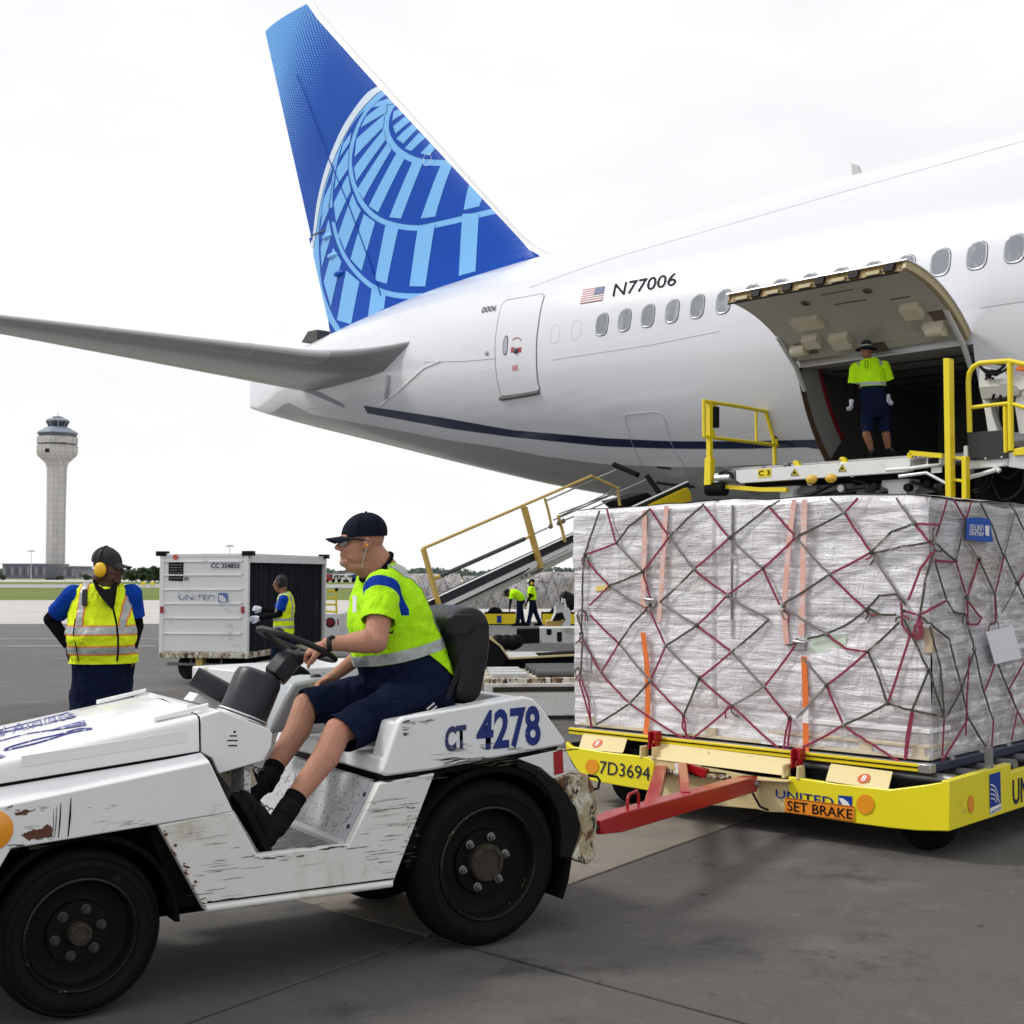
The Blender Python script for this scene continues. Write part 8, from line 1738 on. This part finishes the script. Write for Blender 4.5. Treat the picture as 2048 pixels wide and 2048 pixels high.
# ---- two distant workers
for k_, (px, hy, fy, lab, bend) in enumerate(((1037, 1196, 1253, 'distant worker in lime shirt bending over beside the netted cargo', True), (1063, 1167, 1252, 'distant worker in lime shirt walking upright past the netted cargo', False))):
    Yd = 44.5; g_ = gp(px, 1150 + 1.75 * 2600 / Yd); fr = Fr(g_[0], g_[1], 0); S_ = .92
    if bend:
        J = dict(head=(-.38, 0, 1.12), shL=(-.22, -.16, 1.10), shR=(-.22, .16, 1.10), elL=(-.28, -.2, .82), elR=(-.28, .2, .82), wrL=(-.3, -.15, .60), wrR=(-.3, .15, .60))
        tor = [(V((.10, 0, .86)), .15, .12), (V((.06, 0, .96)), .16, .13), (V((-.02, 0, 1.05)), .17, .13), (V((-.12, 0, 1.12)), .18, .12), (V((-.22, 0, 1.16)), .15, .10), (V((-.28, 0, 1.16)), .08, .07)]
    else:
        J = dict(head=(0, 0, 1.48), shL=(0, -.19, 1.28), shR=(0, .19, 1.28), elL=(-.06, -.24, 1.0), elR=(.1, .24, 1.02), wrL=(-.16, -.22, .82), wrR=(.02, .24, .80))
        tor = [(V((.03, 0, .84)), .15, .11), (V((.03, 0, .95)), .16, .12), (V((.02, 0, 1.08)), .165, .12), (V((.0, 0, 1.2)), .17, .11), (V((0, 0, 1.3)), .15, .09), (V((0, 0, 1.34)), .08, .06)]
    for s_, sg in (('L', -1), ('R', 1)):
        st_ = (.18 if sg > 0 else -.12) * (1 if not bend else .5); J['hip' + s_] = V((.04, sg * .08, .82)); J['kn' + s_] = V((.04 + st_ * .6, sg * .1, .45)); J['an' + s_] = V((.05 + st_ * 1.4, sg * .1, .10)); J['toe' + s_] = V((-1, 0, 0))
    person(fr, lab, J, m_skin2, .018, 'shirt', m_hiviz, m_blackcloth, None, m_cloth, 'cap', m_cap, R(180), tor, shorts=False, gloves=None, shade=False, vestcut=[(V((0, 0, .90 if not bend else .86)), (.0, 0, -1))], muff=None if bend else m_earyel, pitch=R(-40) if bend else 0)
# ================================================================ BAGGAGE CART
_o = at_ = None
_r = ray(491, 1315); _p = CAMP + _r * (21.3 / _r[1]); BC = Fr(_p[0], _p[1], -11)
cart = thing('baggage_cart', BC, 'white closed baggage cart numbered CC 354855 with dark curtain open at the side', 'cart')
def cpl(name, pts, mat, w0=0., w1=.03, bevel=0, parent=None): b = MB(); b.prism(BC.uz([z8(*p) for p in pts], w0), w0, w1); return b.build(name, mat, parent or cart, bevel=bevel)
m_cart = M('cart_white_paint', (.72, .73, .74), .45, var=.05, wear=[((.5, .47, .42), .60, .1, 2.2, (1, 1, 1.4)), (RUST, .72, .03, 8, (1, 1, 1)), ((.3, .3, .3), .72, .02, 5, (1, 1, 1))])
e0 = BC.hw(*z8(912, 935), 0); e1 = BC.hw(*z8(1395, 935), 0); zt_ = e1[2]; zb_ = BC.hw(*z8(1390, 1505), 0)[2]; uL_ = e0[0]; uR_ = 0.02
YW = BC.hu(652, 1118, uR_)[1]
ys = [935, 975, 1052, 1135, 1215, 1297, 1385, 1490]
for y0, y1 in zip(ys[:-1], ys[1:]):
    a_, c_ = BC.hw(*z8(1150, y0 + 3), 0)[2], BC.hw(*z8(1150, y1 - 3), 0)[2]; b = MB(); b.box(uL_ + .04, uR_ - .04, .0, .03, c_, a_); b.build('end_board', m_cart, cart, bevel=.006)
b = MB(); b.box(uL_ + .04, uR_ - .04, .02, .04, zb_, zt_); b.build('end_backing', m_cart, cart)
for y0 in ys[1:-1]: z_ = BC.hw(*z8(1150, y0), 0)[2]; b = MB(); b.box(uL_ + .06, uR_ - .10, -.022, .0, z_ - .012, z_ + .012); b.build('rib', m_cart, cart, bevel=.005)
for u_ in (uL_, uR_ - .05): b = MB(); b.box(u_, u_ + .07, -.02, .06, zb_ - .05, zt_ + .01); b.build('corner_post', m_cart, cart, bevel=.006)
for u_, w_ in ((uL_ + .02, 0), (uR_, 0), (uR_ - .02, YW - .1)): b = MB(); b.box(u_ - .09, u_ + .09, w_ - .04, w_ + .12, zt_ - .02, zt_ + .06); b.build('corner_cap', m_black, cart, bevel=.01)
b = MB(); b.box(uL_, uR_, -.01, YW, zt_ - .04, zt_ + .02); b.build('roof', m_cart, cart, bevel=.01)
b = MB(); b.box(uL_ - .0, uR_ + .03, -.03, YW, zb_ - .06, zb_ + .03); b.build('floor_frame', m_rusty, cart, bevel=.008)
b = MB(); b.box(uR_ - .03, uR_ + .015, .05, YW, zt_ - .13, zt_ - .04); b.build('side_header', m_cart, cart, bevel=.005)
b = MB(); b.box(uR_ - .05, uR_ + .01, YW - .08, YW, zb_, zt_); b.build('corner_post', m_cart, cart)
b = MB(); b.box(uL_, uL_ + .03, .05, YW, zb_, zt_); b.box(uL_, uR_, YW - .02, YW, zb_, zt_); b.build('rear_wall', m_cart, cart)
b = MB(); nC = 160; up_, dn_ = [], []
rngc = random.Random(3)
for i in range(nC + 1):
    w = .12 + (YW - .22) * i / nC; off = .020 * math.sin(i * .8 + 1.5 * math.sin(i * .13)) + .012 * math.sin(i * 1.37 + 1) - .06; up_.append((uR_ + off, w, zt_ - .10)); dn_.append((uR_ + off * 1.1 + .006 * math.sin(i * 1.7), w, zb_ + .04 + .01 * math.sin(i * .31)))
b.loft([dn_, up_], closed=False, caps=False); b.build('curtain', M('dark_curtain', (.012, .015, .025), .75, var=.25, vs=4, spec=.15, wear=[((.035, .04, .055), .6, .1, 6, (1, 1, .3))]), cart, smooth=60)
cpl('vent_grille', [(958, 980), (1042, 980), (1038, 1086), (957, 1083)], m_black, -.012, .0); cpl('vent_hatch', [(1046, 1062), (1070, 1062), (1070, 1082), (1046, 1082)], m_lg, -.012, 0)
for k_ in range(6): cpl('vent_slat', [(962, 992 + k_ * 15), (1036, 992 + k_ * 15), (1036, 996 + k_ * 15), (962, 996 + k_ * 15)], m_lg, -.02, -.012)
for x in (918, 1378): cpl('red_reflector', [(x - 9, 1230), (x + 10, 1230), (x + 10, 1268), (x - 9, 1268)], m_red, -.03, -.02)
c = BC.hw(*z8(997, 949), -.02); b = MB(); b.lathe([(.045, 0), (.045, .01)], c, (0, -1, 0), 16); b.build('round_mark', M('mark_red', (.5, .08, .05), .5), cart)
def ctx(name, txt, pts, mat, **k): q = [(p[0], -.026, p[1]) for p in BC.uz([z8(*p) for p in pts], -.026)]; return text_on(name, txt, q, mat, cart, **k)
ctx('number_lettering', 'CC 354855', [(1198, 1013), (1360, 1012), (1362, 985), (1198, 983)], m_navy, bold=.02)
ctx('name_lettering', 'UNITED', [(1015, 1192), (1222, 1196), (1222, 1165), (1015, 1160)], M('faded_name_blue', (.10, .12, .28), .5, var=.3, vs=6, wear=[((.6, .6, .6), .50, .05, 5, (1, 1, 1))]))
lg = cpl('logo_square', [(1240, 1152), (1292, 1154), (1292, 1206), (1240, 1204)], M('faded_logo_blue', (.08, .14, .38), .5), -.025, -.022); cpl('logo_swoosh', [(1243, 1165), (1262, 1166), (1280, 1182), (1286, 1204), (1256, 1204), (1244, 1190)], m_alu, -.029, -.026, parent=lg)
b = MB(); b.box(uL_ + .25, uR_ - .2, .3, YW - .4, zb_ - .18, zb_ - .06); b.build('underframe', m_under, cart)
for u_, w_ in ((uL_ + .32, .45), (uR_ - .28, .45), (uL_ + .32, YW - .7), (uR_ + .0, YW - .6)):
    b = MB(); b.lathe([(.08, -.07), (.19, -.08), (.215, -.05), (.215, .05), (.19, .08), (.08, .07)], (u_, w_, .215), (.5 if w_ < 1 else 1, 1 if w_ < 1 else .3, 0), 20); b.build('wheel', m_rubber, cart, smooth=30)
b = MB(); b.tube([(uL_ + .1, .1, .28), (uR_ - .3, .1, .27)], .025, 6); b.tube([(uL_ + .5, .12, .28), (uL_ + .5, .2, zb_)], .02, 6); b.tube([(uR_ - .5, .12, .28), (uR_ - .5, .2, zb_)], .02, 6); b.build('axle_bar', m_lg, cart)
b = MB(); b.box(uL_ + .62, uL_ + .74, .05, .2, .24, .42); b.build('hitch', m_ochre, cart)
# service vehicle tail and yellow steps beyond the cart
_r = ray(660, 1290); _p = CAMP + _r * (27.5 / _r[1]); SV = Fr(_p[0], _p[1], 0)
sv = thing('service_vehicle', SV, 'white service vehicle tail with round red lamp behind the baggage cart', 'vehicle')
def svp(name, pts, mat, w0=0., w1=.5, bevel=.01): b = MB(); b.prism(SV.uz(pts, w0), w0, w1); return b.build(name, mat, sv, bevel=bevel)
svp('body', [(620, 1228), (678, 1228), (679, 1276), (640, 1282), (620, 1282)], m_lw, 0, 1.6); svp('red_marker', [(674.5, 1238), (677.5, 1238), (677.5, 1250), (674.5, 1250)], m_red, -.01, 0, 0)
c = SV.hw(660.5, 1245, 0); b = MB(); b.lathe([(.085, 0), (.08, .03), (.05, .035), (.001, .035)], c, (0, -1, 0), 20); b.build('tail_lamp', M('tail_lamp_red', (.16, .01, .015), .3), sv, smooth=40); b = MB(); b.lathe([(.105, 0), (.105, .012), (.085, .012)], c, (0, -1, 0), 20, caps=False); b.build('lamp_ring', m_black, sv)
q = SV.hw(650, 1282, 0); b = MB(); b.box(q[0] - .6, q[0] + .25, .2, 1.5, .25, q[2]); b.build('underside', m_under, sv)
for u_ in (q[0] - .2,): b = MB(); b.lathe([(.1, -.1), (.28, -.1), (.3, 0), (.28, .1), (.1, .1)], (u_, .3, .3), (0, 1, 0), 16); b.build('wheel', m_rubber, sv, smooth=30)
st_ = thing('yellow_steps', SV, 'small yellow tubular access steps on the service vehicle behind the cart', 'steps')
for pts in ([(672, 1182), (673, 1228)], [(655, 1182), (673, 1182)], [(645, 1196), (673, 1196)], [(645, 1209), (672, 1209)], [(645, 1222), (672, 1224)]):
    b = MB(); b.tube([SV.hw(*p, .1) for p in pts], .022, 6); b.build('rail', m_yel, st_)
b = MB(); b.ball(SV.hw(673, 1179, .1), .04, 8, 6); b.build('knob', m_black, st_)
# ================================================================ FAR BACKGROUND
TW = Fr(*(lambda p: (p[0], p[1]))(CAMP + ray(111, 1100) * (520 / ray(111, 1100)[1])), 0)
tower = thing('control_tower', TW, 'tall pale concrete airport control tower with dark glass cab', 'tower')
def tz(y): return TW.hw(111, y, 0)[2]
m_conc = bpy.data.materials.new('tower_concrete'); m_conc.use_nodes = True; t = m_conc.node_tree; N = t.nodes; L = t.links
bs_ = N['Principled BSDF']; bs_.inputs['Roughness'].default_value = .8; br = N.new('ShaderNodeTexBrick'); tcn = N.new('ShaderNodeTexCoord'); mp_ = N.new('ShaderNodeMapping'); mp_.inputs['Rotation'].default_value = (R(90), 0, 0); L.new(tcn.outputs['Object'], mp_.inputs[0]); L.new(mp_.outputs[0], br.inputs[0])
br.offset = 0; br.inputs['Scale'].default_value = 1; br.inputs['Brick Width'].default_value = 1.8; br.inputs['Row Height'].default_value = 2.4; br.inputs['Mortar Size'].default_value = .09
br.inputs['Color1'].default_value = (.50, .48, .46, 1); br.inputs['Color2'].default_value = (.44, .43, .42, 1); br.inputs['Mortar'].default_value = (.30, .29, .29, 1); L.new(br.outputs[0], bs_.inputs['Base Color'])
px_m = 520 / FP
def oct_(name, prof, mat, n=8, parent=None): b = MB(); b.lathe([(w * px_m / 2 / (math.cos(math.pi / n) if n == 8 else 1), tz(y)) for w, y in prof], (0, 0, 0), (0, 0, 1), n); o = b.build(name, mat, parent or tower); return o
o = oct_('shaft', [(36, 1160), (36.5, 1000), (38, 936)], m_conc, 4 if False else 8)
oct_('flare', [(38, 936), (44, 926), (74, 911), (77, 905)], m_conc); oct_('upper_ring', [(77, 905), (78, 893), (76, 892)], m_conc); oct_('window_band', [(73, 892), (73, 888)], m_glass); oct_('upper_ring', [(76.5, 888), (77, 876), (76, 875)], m_conc)
oct_('window_band', [(72, 875), (72, 868), (76, 867)], m_glass); oct_('lower_roof', [(77, 868), (76, 866), (44, 856), (36, 854)], M('roof_blue_grey', (.22, .26, .32), .5, var=.08)); oct_('cab_glass', [(32, 854), (41, 846), (43, 843)], m_glass, 8); oct_('cab_roof', [(44, 843), (43, 841), (34, 838), (22, 836)], M('roof_blue_grey', (.22, .26, .32))); oct_('roof_drum', [(20, 836), (20, 834), (4, 832)], m_glass)
for k_ in range(8):
    a_ = math.pi / 8 + k_ * math.pi / 4; b = MB(); b.tube([(16.2 * px_m * math.cos(a_), 16.2 * px_m * math.sin(a_), tz(854)), (22 * px_m * math.cos(a_), 22 * px_m * math.sin(a_), tz(843))], .22, 4); b.build('mullion', M('roof_blue_grey', (.22, .26, .32)), tower)
b = MB(); b.tube([(0, 0, tz(833)), (0, 0, tz(824))], .12, 5); b.tube([(.9, 0, tz(836)), (.9, 0, tz(829))], .1, 5); b.build('antenna', m_seamgrey, tower)
b = MB(); b.box(-1.9, -.3, -8.4, -8.0, tz(908), tz(901)); b.build('balcony_opening', m_black, tower); b = MB(); b.box(3, 6.8, -7.9, -7.5, tz(888), tz(880)); b.build('panel_warm', M('warm_panel', (.5, .42, .38), .7), tower)
m_bld = M('dark_facade', (.10, .11, .14), .5, var=.15, vs=.2); m_bld2 = M('grey_facade', (.20, .20, .22), .5, var=.15)
BD = Fr(0, 500, 0)
def bld(name, lab, x0, x1, y0, y1, mat, dep=20, panes=0):
    o = thing(name, BD, lab, 'building'); q = BD.uz([(x0, y0), (x1, y0), (x1, y1), (x0, y1)], 0); b = MB(); b.box(q[0][0], q[1][0], 0, dep, max(-.2, q[3][1]), q[0][1]); b.build('wall', mat, o)
    b = MB(); b.box(q[0][0] - .3, q[1][0] + .3, -.4, dep + .3, q[0][1], q[0][1] + .4); b.build('roof', m_bld2, o)
    for k_ in range(panes):
        a_ = q[0][0] + (q[1][0] - q[0][0]) * (k_ + .2) / panes; c_ = q[0][0] + (q[1][0] - q[0][0]) * (k_ + .8) / panes; h_ = q[0][1]; b = MB(); b.box(a_, c_, -.12, 0, h_ * .30, h_ * .85); b.build('window', m_glass if k_ % 2 else m_bld2, o)
bld('airport_building', 'long dark low building left of the control tower', 5, 93, 1129, 1157, m_bld, 25, 11); bld('airport_building', 'dark building annex just right of the tower foot', 126, 151, 1134, 1157, m_bld, 20, 3); bld('airport_building', 'lowest stepped annex right of the tower', 151, 164, 1143, 1157, m_bld2, 15, 2)
bld('airport_building', 'pale hangar seen between cart and driver', 690, 722, 1146, 1158, M('pale_hangar', (.7, .7, .72), .6), 25, 2); bld('airport_building', 'low reddish building seen right of the baggage cart', 654, 690, 1148, 1157, M('brick_far', (.30, .16, .15), .7), 15, 4)
FV = Fr(0, 300, 0)
for k_, (x, m_) in enumerate(((660, m_redpaint), (672, m_lw), (683, m_lw), (700, m_lw), (712, m_bluelogo))):
    fr = FV; c = fr.hw(x, 1158, 0); o = thing('parked_van', fr, ('small red van', 'small white van next to the red one', 'white van third from the cart', 'white van near the pale hangar', 'blue van nearest the driver')[k_] + ' parked far across the field', 'van')
    b = MB(); b.box(c[0] - 1.1, c[0] + .7, 0, 2, .35, 1.9); b.box(c[0] + .7, c[0] + 1.3, 0, 2, .35, 1.2); b.build('body', m_, o, bevel=.1); b = MB(); b.box(c[0] - .5, c[0] + .6, -.02, .0, 1.2, 1.7); b.build('window', m_glass, o)
    for u_ in (-.6, .7): b = MB(); b.lathe([(.35, 0), (.35, .2)], (c[0] + u_, -.05, .35), (0, 1, 0), 10); b.build('wheel', m_rubber, o)
# trees: trunk and a crown of leaf clumps
m_leaf = M('tree_foliage', (.035, .065, .025), .9, var=.5, vs=.35, wear=[((.07, .11, .035), .55, .1, .6, (1, 1, 1))]); m_bark = M('tree_bark', (.08, .06, .045), .9)
def tree_mesh(seed, h, wd):
    rnd = random.Random(seed); b = MB(); bt_ = MB(); bt_.tube([(0, 0, 0), (.1, 0, h * .3), (0, .1, h * .55)], [.35, .25, .12], 6)
    cl = [(rnd.uniform(-.8, .8) * wd / 2, rnd.uniform(-.6, .6) * wd / 2, h * rnd.uniform(.28, .85), rnd.uniform(.16, .30) * wd) for _ in range(13)]
    for cx_, cy_, cz_, r_ in cl:
        for _ in range(70):
            d = V((rnd.gauss(0, 1), rnd.gauss(0, 1), rnd.gauss(0, 1))).normalized() * r_ * rnd.uniform(.6, 1.05); c = V((cx_, cy_, max(h * .12, cz_ + d.z * .8))) + V((d.x, d.y, 0)); s_ = rnd.uniform(.25, .6)
            n_ = V((rnd.gauss(0, 1), rnd.gauss(0, 1), rnd.gauss(0, 1))).normalized(); x_ = n_.orthogonal().normalized() * s_; y_ = n_.cross(x_).normalized() * s_; b.quad(c - x_ - y_, c + x_ - y_, c + x_ + y_, c - x_ + y_)
    return b, bt_
tms = []
for sd_ in (1, 2, 3):
    b, bt_ = tree_mesh(sd_, 7, 8); o1 = b.build('crown', m_leaf); o2 = bt_.build('trunk', m_bark); tms.append((o1, o2))
tl = []
for k_, (x, yb, ht, D_) in enumerate(((272, 1157, 24, 330), (284, 1157, 29, 340), (297, 1157, 31, 335), (309, 1157, 30, 330), (320, 1157, 29, 345), (333, 1157, 28, 350), (172, 1157, 13, 420), (181, 1157, 10, 430), (116, 1156, 8, 470), (122, 1156, 9, 470), (3, 1157, 12, 420), (198, 1156, 9, 480), (258, 1157, 16, 390))):
    fr = FV; c = CAMP + ray(x, 1150) * (D_ / ray(x, 1150)[1]); r_ = bpy.data.objects.new('broadleaf_tree', None); COL.objects.link(r_); r_.location = (c[0], c[1], -.16)
    s_ = ht * D_ / FP / 7.; r_.scale = (s_ * (1.15 if ht > 15 else 1), s_, s_); r_.rotation_euler = (0, 0, k_ * 1.3)
    tag(r_, ('rounded dark tree at the left edge of the big clump by the cart', 'second tree from the left in the big clump', 'tallest dark tree in the clump left of the baggage cart', 'fourth tree from the left in the big clump', 'tree in the big clump beside the cart edge', 'tree of the clump mostly hidden by the cart', 'small tree right of the stepped annex', 'smaller tree just right of the stepped annex tree', 'tiny bush tree at the foot of the tower', 'tiny round tree right of the tower foot', 'dark tree at the left picture edge', 'low far tree behind the ear defender worker', 'pale low tree before the big clump')[k_], 'tree', 'trees beyond the grass')
    for src in tms[k_ % 3]:
        cc_ = src if k_ < 3 else src.copy()
        if k_ >= 3: COL.objects.link(cc_)
        cc_.parent = r_
# far wood along the horizon, one mass; haze painted into its pale colour
b = MB(); rnd = random.Random(5)
for i in range(9000):
    x = rnd.uniform(-620, 420); hgt = 6 + 3 * mn.noise(V((x * .02, 0, 0))) + 2 * mn.noise(V((x * .09, 3, 0))); z = rnd.uniform(0, hgt); y = 1050 + rnd.uniform(0, 25) + z; s_ = rnd.uniform(.5, 1.5); a_ = rnd.uniform(0, 3.14)
    b.quad((x - s_ * math.cos(a_), y - s_ * math.sin(a_), z - s_), (x + s_ * math.cos(a_), y + s_ * math.sin(a_), z - s_), (x + s_ * math.cos(a_), y + s_ * math.sin(a_), z + s_), (x - s_ * math.cos(a_), y - s_ * math.sin(a_), z + s_))
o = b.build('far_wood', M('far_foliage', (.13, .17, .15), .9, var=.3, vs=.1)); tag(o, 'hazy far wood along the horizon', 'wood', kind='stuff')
# light masts
for k_, (x, yt, D_) in enumerate(((62, 1103, 380), (459, 1093, 330))):
    c = CAMP + ray(x, 1150) * (D_ / ray(x, 1150)[1]); fr = Fr(c[0], c[1], 0); zt_ = fr.hw(x, yt, 0)[2]; o = thing('light_mast', fr, ('thin light mast left of the control tower', 'thin light mast rising above the baggage cart')[k_], 'mast')
    b = MB(); b.tube([(0, 0, -.1), (0, 0, zt_)], [.14, .08], 6); b.build('pole', m_seamgrey, o); b = MB(); b.box(-1.1, 1.1, -.3, .3, zt_ - .1, zt_ + .15); b.box(-.7, .7, -.3, .3, zt_ + .15, zt_ + .4); b.build('lamp_head', m_alu, o)
for k_, x in enumerate((305, 287)):
    c = CAMP + ray(x, 1150) * (200 / ray(x, 1150)[1]); fr = Fr(c[0], c[1], 0); o = thing('taxiway_marker', fr, ('small yellow marker in the grass nearest the cart', 'small yellow marker in the grass further left')[k_], 'sign'); b = MB(); b.box(-.3, .3, -.05, .05, .2, .7); b.build('panel', m_yel, o); b = MB(); b.box(-.2, -.15, -.03, .03, -.15, .2); b.box(.15, .2, -.03, .03, -.15, .2); b.build('leg', m_black, o)
scene.cycles.max_bounces = 6
